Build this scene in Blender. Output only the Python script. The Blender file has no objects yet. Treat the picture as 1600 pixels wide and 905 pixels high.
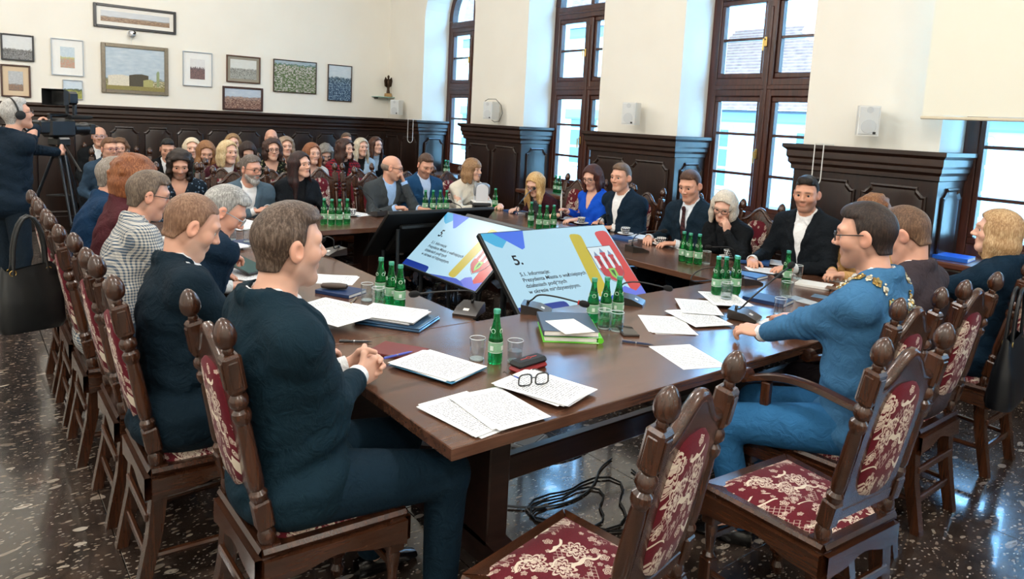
import bpy, bmesh, math, random
import numpy as np
from mathutils import Vector, Matrix

# ---------------------------------------------------------------- camera, sky, exposure
scene = bpy.context.scene
COL = scene.collection
F_PX, PITCH, ROLL, YAW, CAM_H = 1108.1, 0.1207, 0.0502, 0.6686, 1.74
CY_PX = 452.5 - 131.06


def cam_axes():
    cy, sy, cp, sp, cr, sr = math.cos(YAW), math.sin(YAW), math.cos(PITCH), math.sin(PITCH), math.cos(ROLL), math.sin(ROLL)
    fwd = Vector((sy * cp, cy * cp, -sp))
    right = Vector((cy, -sy, 0))
    up = right.cross(fwd)
    return right * cr + up * sr, -right * sr + up * cr, fwd


C_R, C_U, C_F = cam_axes()
cam_data = bpy.data.cameras.new('camera')
cam = bpy.data.objects.new('camera', cam_data)
COL.objects.link(cam)
cam_data.sensor_fit = 'HORIZONTAL'
cam_data.sensor_width = 36
cam_data.lens = F_PX / 1600 * 36
cam_data.shift_y = -131.06 / 1600
cam_data.clip_start = 0.05
cam_data.clip_end = 200
mw = Matrix((C_R, C_U, -C_F)).transposed().to_4x4()
mw.translation = (0, 0, CAM_H)
cam.matrix_world = mw
scene.camera = cam

world = bpy.data.worlds.new('sky')
scene.world = world
world.use_nodes = True
world.node_tree.nodes['Background'].inputs[0].default_value = (0.25, 0.58, 1.0, 1)
world.node_tree.nodes['Background'].inputs[1].default_value = 16
scene.view_settings.view_transform = 'Standard'
scene.view_settings.look = 'None'
scene.view_settings.gamma = 1
scene.view_settings.use_curve_mapping = False
scene.view_settings.exposure = 0.12


def ray(px, py):
    return C_R * ((px - 800) / F_PX) - C_U * ((py - CY_PX) / F_PX) + C_F


def onz(px, py, z):
    d = ray(px, py)
    return Vector((0, 0, CAM_H)) + d * ((z - CAM_H) / d.z)


def onx(px, py, x):
    d = ray(px, py)
    return Vector((0, 0, CAM_H)) + d * (x / d.x)


def ony(px, py, y):
    d = ray(px, py)
    return Vector((0, 0, CAM_H)) + d * (y / d.y)


# ---------------------------------------------------------------- materials
MATS = {}


class NT:
    """small helper for building node trees"""
    def __init__(s, name):
        s.m = bpy.data.materials.new(name)
        s.m.use_nodes = True
        s.t = s.m.node_tree
        s.b = s.t.nodes['Principled BSDF']

    def n(s, typ, **kw):
        nd = s.t.nodes.new(typ)
        for k, v in kw.items():
            if k.startswith('i_'):
                key = k[2:]
                nd.inputs[int(key) if key.isdigit() else key].default_value = v
            else:
                setattr(nd, k, v)
        return nd

    def l(s, a, b):
        s.t.links.new(a, b)

    def math(s, op, a, b=None, c=None, clamp=False):
        nd = s.t.nodes.new('ShaderNodeMath')
        nd.operation = op
        nd.use_clamp = clamp
        for i, v in enumerate((a, b, c)):
            if v is None:
                continue
            if isinstance(v, (int, float)):
                nd.inputs[i].default_value = v
            else:
                s.l(v, nd.inputs[i])
        return nd.outputs[0]

    def vmath(s, op, a, b=None):
        nd = s.t.nodes.new('ShaderNodeVectorMath')
        nd.operation = op
        for i, v in enumerate((a, b)):
            if v is None:
                continue
            if isinstance(v, (tuple, list)):
                nd.inputs[i].default_value = v
            else:
                s.l(v, nd.inputs[i])
        return nd

    def mix(s, fac, a, b):
        nd = s.t.nodes.new('ShaderNodeMix')
        nd.data_type = 'RGBA'
        for sock, v in ((nd.inputs[0], fac), (nd.inputs[6], a), (nd.inputs[7], b)):
            if isinstance(v, (int, float)):
                sock.default_value = v
            elif isinstance(v, (tuple, list)):
                sock.default_value = (*v[:3], 1)
            else:
                s.l(v, sock)
        return nd.outputs[2]

    def ramp(s, fac, stops):
        nd = s.t.nodes.new('ShaderNodeValToRGB')
        el = nd.color_ramp.elements
        while len(el) < len(stops):
            el.new(0.5)
        for e, (p, c) in zip(el, stops):
            e.position = p
            e.color = (*c[:3], 1)
        s.l(fac, nd.inputs[0])
        return nd.outputs[0]

    def coord(s, which='Object', scale=(1, 1, 1)):
        tc = s.t.nodes.new('ShaderNodeTexCoord')
        mp = s.t.nodes.new('ShaderNodeMapping')
        mp.inputs['Scale'].default_value = scale
        s.l(tc.outputs[which], mp.inputs[0])
        return mp.outputs[0]

    def noise(s, vec, scale, detail=3, rough=0.5):
        nd = s.t.nodes.new('ShaderNodeTexNoise')
        nd.inputs['Scale'].default_value = scale
        nd.inputs['Detail'].default_value = detail
        nd.inputs['Roughness'].default_value = rough
        if vec is not None:
            s.l(vec, nd.inputs['Vector'])
        return nd

    def bump(s, h, strength=0.3, dist=0.002):
        nd = s.t.nodes.new('ShaderNodeBump')
        nd.inputs['Strength'].default_value = strength
        nd.inputs['Distance'].default_value = dist
        s.l(h, nd.inputs['Height'])
        s.l(nd.outputs[0], s.b.inputs['Normal'])

    def col(s, v):
        if isinstance(v, (tuple, list)):
            s.b.inputs['Base Color'].default_value = (*v[:3], 1)
        else:
            s.l(v, s.b.inputs['Base Color'])

    def set(s, rough=None, metal=None, spec=None, coat=None, trans=None, ior=None, alpha=None, sheen=None):
        for k, v in (('Roughness', rough), ('Metallic', metal), ('Specular IOR Level', spec), ('Coat Weight', coat), ('Transmission Weight', trans), ('IOR', ior), ('Alpha', alpha), ('Sheen Weight', sheen)):
            if v is not None:
                s.b.inputs[k].default_value = v
        return s.m


def srgb(h):
    h = h.lstrip('#')
    out = []
    for i in (0, 2, 4):
        c = int(h[i:i + 2], 16) / 255
        out.append(c / 12.92 if c <= 0.04045 else ((c + 0.055) / 1.055) ** 2.4)
    return tuple(out)


def plain(name, c, rough=0.5, metal=0, spec=0.5, coat=0, var=0.0, scale=30, bump=0.0):
    """plain painted / plastic / cloth material with slight procedural variation; c = hex or linear tuple"""
    if name in MATS:
        return MATS[name]
    if isinstance(c, str):
        c = srgb(c)
    t = NT(name)
    t.set(rough=rough, metal=metal, spec=spec, coat=coat)
    if var or bump:
        nz = t.noise(t.coord(), scale, 4)
        if var:
            t.col(t.mix(nz.outputs[0], [x * (1 - var) for x in c], [min(1, x * (1 + var)) for x in c]))
        else:
            t.col(c)
        if bump:
            t.bump(nz.outputs[0], bump, 0.002)
    else:
        t.col(c)
    MATS[name] = t.m
    return t.m


def cloth(c, rough=0.85, kind='plain', c2=None, scale=1.0):
    """woven cloth: fine weave bump + soft folds"""
    key = f'cloth_{c}_{kind}_{c2}'
    if key in MATS:
        return MATS[key]
    cc = srgb(c)
    t = NT('cloth_' + kind)
    t.set(rough=rough, spec=0.18, sheen=0.0)
    o = t.coord()
    n1 = t.noise(o, 9, 3)
    n2 = t.noise(o, 260, 2)
    base = t.mix(n1.outputs[0], [x * .82 for x in cc], [min(1, x * 1.2) for x in cc])
    if kind in ('check', 'plaid', 'tweed', 'stripe', 'knit', 'print'):
        d = srgb(c2)
        sep = t.n('ShaderNodeSeparateXYZ')
        t.l(o, sep.inputs[0])
        if kind in ('check', 'plaid'):
            per = 140 if kind == 'check' else 60
            s1 = t.math('GREATER_THAN', t.math('SINE', t.math('MULTIPLY', t.math('ADD', sep.outputs[0], t.math('MULTIPLY', sep.outputs[1], .7)), per * 3.1)), .15)
            s2 = t.math('GREATER_THAN', t.math('SINE', t.math('MULTIPLY', sep.outputs[2], per * 3.1)), .15)
            base = t.mix(t.math('MULTIPLY', t.math('ADD', s1, s2), .5), base, d)
        elif kind == 'stripe':
            s1 = t.math('GREATER_THAN', t.math('SINE', t.math('MULTIPLY', t.math('ADD', sep.outputs[0], t.math('MULTIPLY', sep.outputs[2], .8)), 240)), .3)
            base = t.mix(s1, base, d)
        elif kind == 'knit':
            s1 = t.math('SINE', t.math('MULTIPLY', sep.outputs[2], 420))
            base = t.mix(t.math('MULTIPLY_ADD', s1, .25, .25), base, d)
        elif kind == 'print':
            v = t.n('ShaderNodeTexVoronoi', i_Scale=38.0)
            t.l(o, v.inputs['Vector'])
            base = t.mix(t.math('LESS_THAN', v.outputs['Distance'], .33), base, d)
    t.col(base)
    n3 = t.noise(o, 17, 3, .55)
    n3.inputs['Distortion'].default_value = 1.6
    h = t.math('ADD', t.math('ADD', t.math('MULTIPLY', n1.outputs[0], .6), t.math('MULTIPLY', n3.outputs[0], .7)), t.math('MULTIPLY', n2.outputs[0], .05))
    t.bump(h, .6, .022)
    MATS[key] = t.m
    return t.m


def wood(name, dark, light, rough=0.3, axis=2, coat=0.3, sc=1.0):
    if name in MATS:
        return MATS[name]
    t = NT(name)
    t.set(rough=rough, coat=coat, spec=0.5)
    t.b.inputs['Coat Roughness'].default_value = 0.2
    s = [26 * sc, 26 * sc, 26 * sc]
    s[axis] = 1.8 * sc
    o = t.coord('Object', s)
    n1 = t.noise(o, 1.0, 5, .6)
    o2 = t.coord('Object', [v * 6 for v in s])
    n2 = t.noise(o2, 1.0, 2)
    f = t.math('ADD', t.math('MULTIPLY', n1.outputs[0], .75), t.math('MULTIPLY', n2.outputs[0], .25))
    t.col(t.ramp(f, ((.32, srgb(dark)), (.68, srgb(light)))))
    t.bump(f, .12, .001)
    MATS[name] = t.m
    return t.m


# ---------------------------------------------------------------- mesh helpers
class MB:
    """collects shapes and links them as one mesh object"""
    def __init__(s):
        s.v, s.f, s.mi = [], [], []
        s.M = None

    def add(s, verts, faces, mi=0):
        o = len(s.v)
        if s.M is not None:
            verts = [s.M @ Vector(v) for v in verts]
        s.v += [tuple(v) for v in verts]
        for f in faces:
            s.f.append([i + o for i in f])
            s.mi.append(mi)
        return s

    def box(s, c, d, bev=0.0, mi=0, rot=None):
        """box centre c, size d, chamfer bev"""
        hx, hy, hz = d[0] / 2, d[1] / 2, d[2] / 2
        b = min(bev, hx * .9, hy * .9, hz * .9)
        if b <= 0:
            vs = [(x, y, z) for x in (-hx, hx) for y in (-hy, hy) for z in (-hz, hz)]
            fs = [(0, 1, 3, 2), (4, 6, 7, 5), (0, 4, 5, 1), (2, 3, 7, 6), (0, 2, 6, 4), (1, 5, 7, 3)]
        else:
            vs, idx = [], {}
            for sx in (-1, 1):
                for sy in (-1, 1):
                    for sz in (-1, 1):
                        for a in range(3):
                            p = [sx * (hx - b), sy * (hy - b), sz * (hz - b)]
                            p[a] = (sx, sy, sz)[a] * (hx, hy, hz)[a]
                            idx[(sx, sy, sz, a)] = len(vs)
                            vs.append(tuple(p))
            fs = []
            for a in range(3):
                b1, b2 = (a + 1) % 3, (a + 2) % 3
                for sg in (-1, 1):
                    q = []
                    for s1, s2 in ((-1, -1), (1, -1), (1, 1), (-1, 1)):
                        k = [0, 0, 0]
                        k[a], k[b1], k[b2] = sg, s1, s2
                        q.append(idx[(*k, a)])
                    fs.append(q if sg > 0 else q[::-1])
                for s1 in (-1, 1):
                    for s2 in (-1, 1):
                        k0, k1 = [0, 0, 0], [0, 0, 0]
                        k0[a], k1[a] = -1, 1
                        k0[b1] = k1[b1] = s1
                        k0[b2] = k1[b2] = s2
                        q = [idx[(*k0, b1)], idx[(*k1, b1)], idx[(*k1, b2)], idx[(*k0, b2)]]
                        fs.append(q if s1 * s2 > 0 else q[::-1])
            for sx in (-1, 1):
                for sy in (-1, 1):
                    for sz in (-1, 1):
                        q = [idx[(sx, sy, sz, 0)], idx[(sx, sy, sz, 1)], idx[(sx, sy, sz, 2)]]
                        fs.append(q if sx * sy * sz > 0 else q[::-1])
        if rot is not None:
            vs = [rot @ Vector(v) for v in vs]
        return s.add([(v[0] + c[0], v[1] + c[1], v[2] + c[2]) for v in vs], fs, mi)

    def lathe(s, prof, c=(0, 0, 0), n=12, mi=0, rot=None, cap=True):
        """prof: (r, z) list from bottom to top"""
        vs, fs = [], []
        for r, z in prof:
            for i in range(n):
                a = 2 * math.pi * i / n
                vs.append(Vector((r * math.cos(a), r * math.sin(a), z)))
        for j in range(len(prof) - 1):
            for i in range(n):
                i2 = (i + 1) % n
                fs.append((j * n + i, j * n + i2, (j + 1) * n + i2, (j + 1) * n + i))
        if cap:
            fs.append(tuple(range(n))[::-1])
            k = (len(prof) - 1) * n
            fs.append(tuple(range(k, k + n)))
        if rot is not None:
            vs = [rot @ v for v in vs]
        return s.add([v + Vector(c) for v in vs], fs, mi)

    def tube(s, pts, r, n=8, mi=0, closed=False):
        """tube along points; r number or list"""
        pts = [Vector(p) for p in pts]
        m = len(pts)
        rs = r if isinstance(r, (list, tuple)) else [r] * m
        vs, fs = [], []
        ref = None
        for i, p in enumerate(pts):
            if closed:
                t = pts[(i + 1) % m] - pts[i - 1]
            else:
                t = pts[min(i + 1, m - 1)] - pts[max(i - 1, 0)]
            t.normalize()
            if ref is None:
                ref = t.orthogonal().normalized()
            ref = (ref - t * ref.dot(t))
            if ref.length < 1e-6:
                ref = t.orthogonal()
            ref.normalize()
            b = t.cross(ref)
            for k in range(n):
                a = 2 * math.pi * k / n
                vs.append(p + (ref * math.cos(a) + b * math.sin(a)) * rs[i])
        for i in range(m if closed else m - 1):
            for k in range(n):
                k2, i2 = (k + 1) % n, (i + 1) % m
                fs.append((i * n + k, i * n + k2, i2 * n + k2, i2 * n + k))
        if not closed:
            fs.append(tuple(range(n))[::-1])
            fs.append(tuple(range((m - 1) * n, m * n)))
        return s.add(vs, fs, mi)

    def prism(s, poly, z0, z1, mi=0, axes=(0, 1, 2)):
        """extrude 2D polygon (counter-clockwise) between z0 and z1; axes = order of coordinates"""
        n = len(poly)
        vs = []
        for z in (z0, z1):
            for p in poly:
                q = [0, 0, 0]
                q[axes[0]], q[axes[1]], q[axes[2]] = p[0], p[1], z
                vs.append(tuple(q))
        fs = [tuple(range(n))[::-1], tuple(range(n, 2 * n))]
        for i in range(n):
            j = (i + 1) % n
            fs.append((i, j, n + j, n + i))
        return s.add(vs, fs, mi)

    def build(s, name, mats, parent=None, smooth=30, loc=None, rotz=None):
        me = bpy.data.meshes.new(name)
        me.from_pydata(s.v, [], s.f)
        if not isinstance(mats, (list, tuple)):
            mats = [mats]
        for m in mats:
            me.materials.append(m)
        if len(mats) > 1:
            me.polygons.foreach_set('material_index', s.mi)
        bm = bmesh.new()
        bm.from_mesh(me)
        bmesh.ops.recalc_face_normals(bm, faces=bm.faces)
        bm.to_mesh(me)
        bm.free()
        if smooth:
            me.polygons.foreach_set('use_smooth', [True] * len(me.polygons))
            me.set_sharp_from_angle(angle=math.radians(smooth))
        o = bpy.data.objects.new(name, me)
        COL.objects.link(o)
        if parent is not None:
            o.parent = parent
        if loc is not None:
            o.location = loc
        if rotz is not None:
            o.rotation_euler = (0, 0, rotz)
        return o


def tag(o, label=None, cat=None, group=None, kind=None):
    if label:
        o['label'] = label
    if cat:
        o['category'] = cat
    if group:
        o['group'] = group
    if kind:
        o['kind'] = kind
    return o


def empty(name, loc=(0, 0, 0), rotz=0, label=None, cat=None, group=None):
    o = bpy.data.objects.new(name, None)
    COL.objects.link(o)
    o.location = loc
    o.rotation_euler = (0, 0, rotz)
    o.empty_display_size = .1
    return tag(o, label, cat, group)


KIDS = {}


def copy_tree(o, parent=None):
    c = o.copy()
    COL.objects.link(c)
    if parent is not None:
        c.parent = parent
    for ch in [x for x in bpy.data.objects if x.parent == o] if o.name not in KIDS else KIDS[o.name]:
        copy_tree(ch, c)
    return c


def index_tree(o):
    """remember the children of a prototype so copies are quick"""
    KIDS[o.name] = list(o.children)
    for c in o.children:
        index_tree(c)


def place(proto, loc, rotz, label=None, group=None, used=set()):
    """first use moves the prototype itself, later uses copy it"""
    if proto.name not in used:
        used.add(proto.name)
        index_tree(proto)
        o = proto
    else:
        o = copy_tree(proto)
    o.location = loc
    o.rotation_euler = (0, 0, rotz)
    return tag(o, label, None, group)


def rotm(x=0, y=0, z=0):
    return Matrix.Rotation(z, 3, 'Z') @ Matrix.Rotation(y, 3, 'Y') @ Matrix.Rotation(x, 3, 'X')
# ================================================================ ROOM
XW, XF, YB, ZC = 5.87, 6.37, 11.0, 4.7       # window wall face, window frame plane, back wall, ceiling
XL, YN = -3.2, -3.6                          # wall behind the left row, wall behind the camera
WIN = [(8.49, 9.86), (5.91, 7.28), (3.35, 4.75), (0.85, 2.25), (-1.72, -0.32)]
SILL = 0.84


def m_plaster():
    t = NT('plaster_cream')
    t.set(rough=.9, spec=.2)
    n = t.noise(t.coord('Object'), 2.2, 4)
    t.col(t.mix(n.outputs[0], srgb('#ece7db'), srgb('#f3f0e6')))
    t.bump(t.noise(t.coord('Object'), 60, 3).outputs[0], .08, .002)
    return t.m


def m_floor():
    t = NT('polished_stone')
    geo = t.n('ShaderNodeNewGeometry')
    wob = t.noise(geo.outputs['Position'], 3.0, 2)
    p = t.vmath('ADD', geo.outputs['Position'], t.vmath('MULTIPLY', wob.outputs['Color'], (.18, .18, 0)).outputs[0]).outputs[0]
    base = t.ramp(t.noise(p, 7, 5, .65).outputs[0], ((.3, srgb('#1c1715')), (.55, srgb('#3a2f29')), (.78, srgb('#5b4a3e'))))
    out = base
    for sc, sx, lim, cut, cols in ((9, 2.2, .30, .83, ('#6d6055', '#bdb2a4')), (24, 2.2, .36, .80, ('#57483d', '#a09282')), (60, 1.8, .40, .78, ('#3e3631', '#a89e92'))):
        mp = t.n('ShaderNodeMapping')
        mp.inputs['Scale'].default_value = (1, sx, 1)
        mp.inputs['Rotation'].default_value = (0, 0, .5 + sc * .03)
        t.l(p, mp.inputs[0])
        v = t.n('ShaderNodeTexVoronoi', i_Scale=float(sc))
        v.inputs['Randomness'].default_value = 1
        t.l(mp.outputs[0], v.inputs['Vector'])
        sep = t.n('ShaderNodeSeparateColor')
        t.l(v.outputs['Color'], sep.inputs[0])
        isl = t.math('MULTIPLY', t.math('LESS_THAN', v.outputs['Distance'], lim), t.math('GREATER_THAN', sep.outputs[0], cut))
        out = t.mix(isl, out, t.mix(sep.outputs[1], srgb(cols[0]), srgb(cols[1])))
    t.col(out)
    t.set(rough=.16, spec=.8, coat=.5)
    t.b.inputs['Coat Roughness'].default_value = .06
    r = t.noise(geo.outputs['Position'], 30, 3)
    t.l(t.math('MULTIPLY_ADD', r.outputs[0], .16, .10), t.b.inputs['Roughness'])
    t.bump(r.outputs[0], .03, .002)
    return t.m


M_PLASTER = m_plaster()
M_DARKWOOD = wood('wainscot_wood', '#130a07', '#2e1a11', rough=.32, coat=.35)
M_RAILWOOD = wood('rail_wood', '#170c07', '#3a2216', rough=.32, axis=1, coat=.35)
M_FRAMEWOOD = wood('window_wood', '#2a120b', '#54291a', rough=.38, coat=.25)
M_WHITE = plain('white_paint', '#e9e9e6', .5, var=.03)


def struct(o):
    o['kind'] = 'structure'
    return o


# floor: dark bed with polished slabs
floor = struct(MB().box(((XL + 6.6) / 2, (YN + YB) / 2, -.06), (6.6 - XL, YB - YN, .06)).build('floor', plain('floor_joint', '#0d0b0a', .8), smooth=0))
M_FLOOR = m_floor()
S = 1.07
slab = None
x = .45 - 4 * S
while x < 6.2:
    y = .44 - 4 * S
    while y < YB:
        x0, x1, y0, y1 = max(x, XL), min(x + S, 6.0), max(y, YN), min(y + S, YB)
        if x1 - x0 > .05 and y1 - y0 > .05:
            full = (x1 - x0 > S - .001 and y1 - y0 > S - .001)
            if full and slab is not None:
                o = bpy.data.objects.new('floor_slab', slab.data)
                COL.objects.link(o)
                o.parent = floor
                o.location = ((x0 + x1) / 2, (y0 + y1) / 2, -.015)
            else:
                o = MB().box((0, 0, 0), (x1 - x0 - .003, y1 - y0 - .003, .03), .0015).build('floor_slab', M_FLOOR, floor, smooth=0, loc=((x0 + x1) / 2, (y0 + y1) / 2, -.015))
                if full:
                    slab = o
        y += S
    x += S

struct(MB().box(((XL + 6.6) / 2, YB + .15, ZC / 2), (6.6 - XL + .4, .3, ZC)).build('wall_back', M_PLASTER, smooth=0))
struct(MB().box((XL - .15, (YN + YB) / 2, ZC / 2), (.3, YB - YN + .6, ZC)).build('wall_left', M_PLASTER, smooth=0))
struct(MB().box(((XL + 6.6) / 2, YN - .15, ZC / 2), (6.6 - XL + .4, .3, ZC)).build('wall_near', M_PLASTER, smooth=0))
struct(MB().box(((XL + 6.6) / 2, (YN + YB) / 2, ZC + .1), (6.6 - XL + .6, YB - YN + .6, .2)).build('ceiling', plain('ceiling_white', '#f2f1ec', .9, var=.02), smooth=0))


def arch_pts(y0, y1, zs, zt, n=16):
    """segmental/round arch from (y0,zs) to (y1,zs)"""
    c, a, b = (y0 + y1) / 2, (y1 - y0) / 2, zt - zs
    return [(c - a * math.cos(math.pi * i / n), zs + b * math.sin(math.pi * i / n)) for i in range(n + 1)]


ZS, ZT = 3.24, 3.93      # arch springing and crown
wb = MB()
edges = [YB] + [e for w in WIN for e in (w[1], w[0])] + [YN]
for i in range(0, len(edges), 2):
    wb.box(((XW + 6.6) / 2, (edges[i] + edges[i + 1]) / 2, ZC / 2), (6.6 - XW, edges[i] - edges[i + 1], ZC))
for (a, b) in WIN:
    wb.box(((XW + 6.6) / 2, (a + b) / 2, (SILL - .03) / 2), (6.6 - XW, b - a, SILL - .03))
    ap = arch_pts(a, b, ZS, ZT)
    n = len(ap)
    for i in range(n - 1):
        (ya, za), (yb, zb) = ap[i], ap[i + 1]
        vs = [(xx, yy, zz) for xx in (XW, 6.6) for yy, zz in ((ya, za), (yb, zb), (yb, ZC), (ya, ZC))]
        wb.add(vs, [(0, 1, 2, 3), (7, 6, 5, 4), (0, 4, 5, 1), (3, 2, 6, 7)])
struct(wb.build('wall_window', M_PLASTER, smooth=20))


def m_glass():
    t = NT('window_glass')
    tr = t.n('ShaderNodeBsdfTransparent')
    tr.inputs[0].default_value = (.96, .985, 1, 1)
    gl = t.n('ShaderNodeBsdfGlossy')
    gl.inputs['Roughness'].default_value = .02
    fr = t.n('ShaderNodeLayerWeight')
    fr.inputs[0].default_value = .18
    mx = t.n('ShaderNodeMixShader')
    t.l(t.math('MULTIPLY_ADD', t.math('POWER', fr.outputs['Facing'], 3.0), .35, .02), mx.inputs[0])
    t.l(tr.outputs[0], mx.inputs[1])
    t.l(gl.outputs[0], mx.inputs[2])
    t.l(mx.outputs[0], t.t.nodes['Material Output'].inputs[0])
    return t.m


M_GLASS = m_glass()
M_BRASS = plain('brass_handle', '#b99a5a', .3, metal=1)
BARS = [1.305, 1.709]
UBAR = 2.663
for wi, (a, b) in enumerate(WIN):
    w = struct(empty(f'window_{wi + 1}', (XF, (a + b) / 2, 0)))
    hw = (b - a) / 2
    fr = MB()
    for sg in (-1, 1):                                  # jambs
        fr.box((0, sg * (hw - .05), (SILL + ZS) / 2), (.10, .10, ZS - SILL), .006)
    fr.box((0, 0, SILL + .05), (.10, 2 * hw - .2, .10), .006)
    ap = arch_pts(-hw, hw, ZS, ZT, 20)
    ai = arch_pts(-hw + .1, hw - .1, ZS, ZT - .1, 20)
    for i in range(20):
        vs = [(xx, p[0], p[1]) for xx in (-.05, .05) for p in (ap[i], ap[i + 1], ai[i + 1], ai[i])]
        fr.add(vs, [(0, 1, 2, 3), (7, 6, 5, 4), (0, 4, 5, 1), (2, 6, 7, 3)])
    fr.build('outer_frame', M_FRAMEWOOD, w)
    MB().box((0, 0, 2.18), (.12, 2 * hw - .2, .185), .012).box((-.065, 0, 2.18), (.02, 2 * hw - .2, .05), .008).build('transom', M_FRAMEWOOD, w)
    MB().box((0, 0, 3.14), (.12, 2 * hw - .2, .16), .012).box((-.065, 0, 3.14), (.02, 2 * hw - .2, .04), .008).build('transom', M_FRAMEWOOD, w)
    MB().box((-.01, 0, (SILL + 3.06) / 2 + .05), (.12, .125, 3.06 - SILL - .1), .01).box((-.075, 0, (SILL + 3.06) / 2), (.02, .035, 3.06 - SILL - .2), .006).build('mullion', M_FRAMEWOOD, w)
    MB().box((0, 0, (3.22 + ZT - .1) / 2), (.08, .06, ZT - .1 - 3.22), .006).build('arch_bar', M_FRAMEWOOD, w)
    for sg in (-1, 1):
        y0, y1 = .0625, hw - .1
        cy = sg * (y0 + y1) / 2
        for z0, z1 in ((SILL + .1, 2.088), (2.272, 3.06)):   # sash rails
            s = MB()
            s.box((-.005, cy, z0 + .025), (.07, y1 - y0, .05), .006).box((-.005, cy, z1 - .025), (.07, y1 - y0, .05), .006)
            s.box((-.005, sg * (y0 + .02), (z0 + z1) / 2), (.07, .04, z1 - z0 - .1), .006).box((-.005, sg * (y1 - .02), (z0 + z1) / 2), (.07, .04, z1 - z0 - .1), .006)
            s.build('sash_frame', M_FRAMEWOOD, w)
        cuts = [SILL + .15] + BARS + [2.04]
        for z in BARS + [UBAR]:
            MB().box((-.005, cy, z), (.05, y1 - y0 - .08, .028), .004).build('glazing_bar', M_FRAMEWOOD, w)
        rows = [(cuts[i], cuts[i + 1]) for i in range(3)] + [(2.32, UBAR), (UBAR, 3.01)]
        for z0, z1 in rows:
            MB().box((0, cy, (z0 + z1) / 2), (.004, y1 - y0 - .08, z1 - z0 - .028)).build('pane', M_GLASS, w, smooth=0)
        q = [(p[0], p[1]) for p in ai if p[0] * sg > .02]
        q = q + ([(.03 * sg, 3.22), ] if True else [])
        poly = ([(.03 * sg, 3.22)] + sorted(q[:-1], key=lambda p: math.atan2(p[1] - 3.2, p[0] * sg)) + [(.03 * sg, ZT - .1)])
        MB().prism(poly, -.002, .002, axes=(1, 2, 0)).build('pane', M_GLASS, w, smooth=0)
    for z in (1.52, 2.62):
        h = MB().box((-.09, .03, z), (.02, .03, .10), .006).tube([(-.09, .03, z + .02), (-.13, .03, z + .02), (-.13, .03, z - .09)], .009)
        h.build('handle', M_BRASS, w)
    # sill board
    struct(MB().box(((XW - .06 + XF) / 2 - .02, (a + b) / 2, SILL - .02), (XF - XW + .08, b - a - .01, .05), .012).build(f'trim_{wi + 1}', wood('sill_wood', '#3a1d12', '#6e3d26', .35, axis=1)))
    # radiator cupboard front below the sill
    g = struct(MB().box((XW - .03, (a + b) / 2, SILL / 2 - .03), (.06, b - a - .1, SILL - .07), .008).build(f'trim_{wi + 11}', M_DARKWOOD))
    for k in range(3):
        MB().box((XW - .065, a + (b - a) * (k + .5) / 3, SILL / 2 - .04), (.016, (b - a) / 3 - .14, SILL - .28), .008).build('panel', M_DARKWOOD, g)


def panel(name, w, h, t, parent, loc, rz):
    """raised panel with a moulded edge and clipped top corners, lying in local XZ, front towards -Y"""
    b = MB()
    c = .07
    out = [(-w / 2, 0), (w / 2, 0), (w / 2, h - c), (w / 2 - c * .35, h - c), (w / 2 - c, h - c * .35), (w / 2 - c, h), (-w / 2 + c, h), (-w / 2 + c, h - c * .35), (-w / 2 + c * .35, h - c), (-w / 2, h - c)]
    cx, cz = 0, h / 2
    sc = lambda p, d: (p[0] * (1 - 2 * d / w), cz + (p[1] - cz) * (1 - 2 * d / h))
    rings = [(out, 0), (out, -t), ([sc(p, .012) for p in out], -t - .006), ([sc(p, .03) for p in out], -t * .3), ([sc(p, .05) for p in out], -t * .55)]
    n = len(out)
    vs, fs = [], []
    for ring, y in rings:
        vs += [(p[0], y, p[1]) for p in ring]
    for r in range(len(rings) - 1):
        for i in range(n):
            j = (i + 1) % n
            fs.append((r * n + i, r * n + j, (r + 1) * n + j, (r + 1) * n + i))
    k = (len(rings) - 1) * n
    fs.append(tuple(range(k, k + n)))
    b.add(vs, fs)
    return b.build(name, M_DARKWOOD, parent, smooth=25, loc=loc, rotz=rz)


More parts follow.
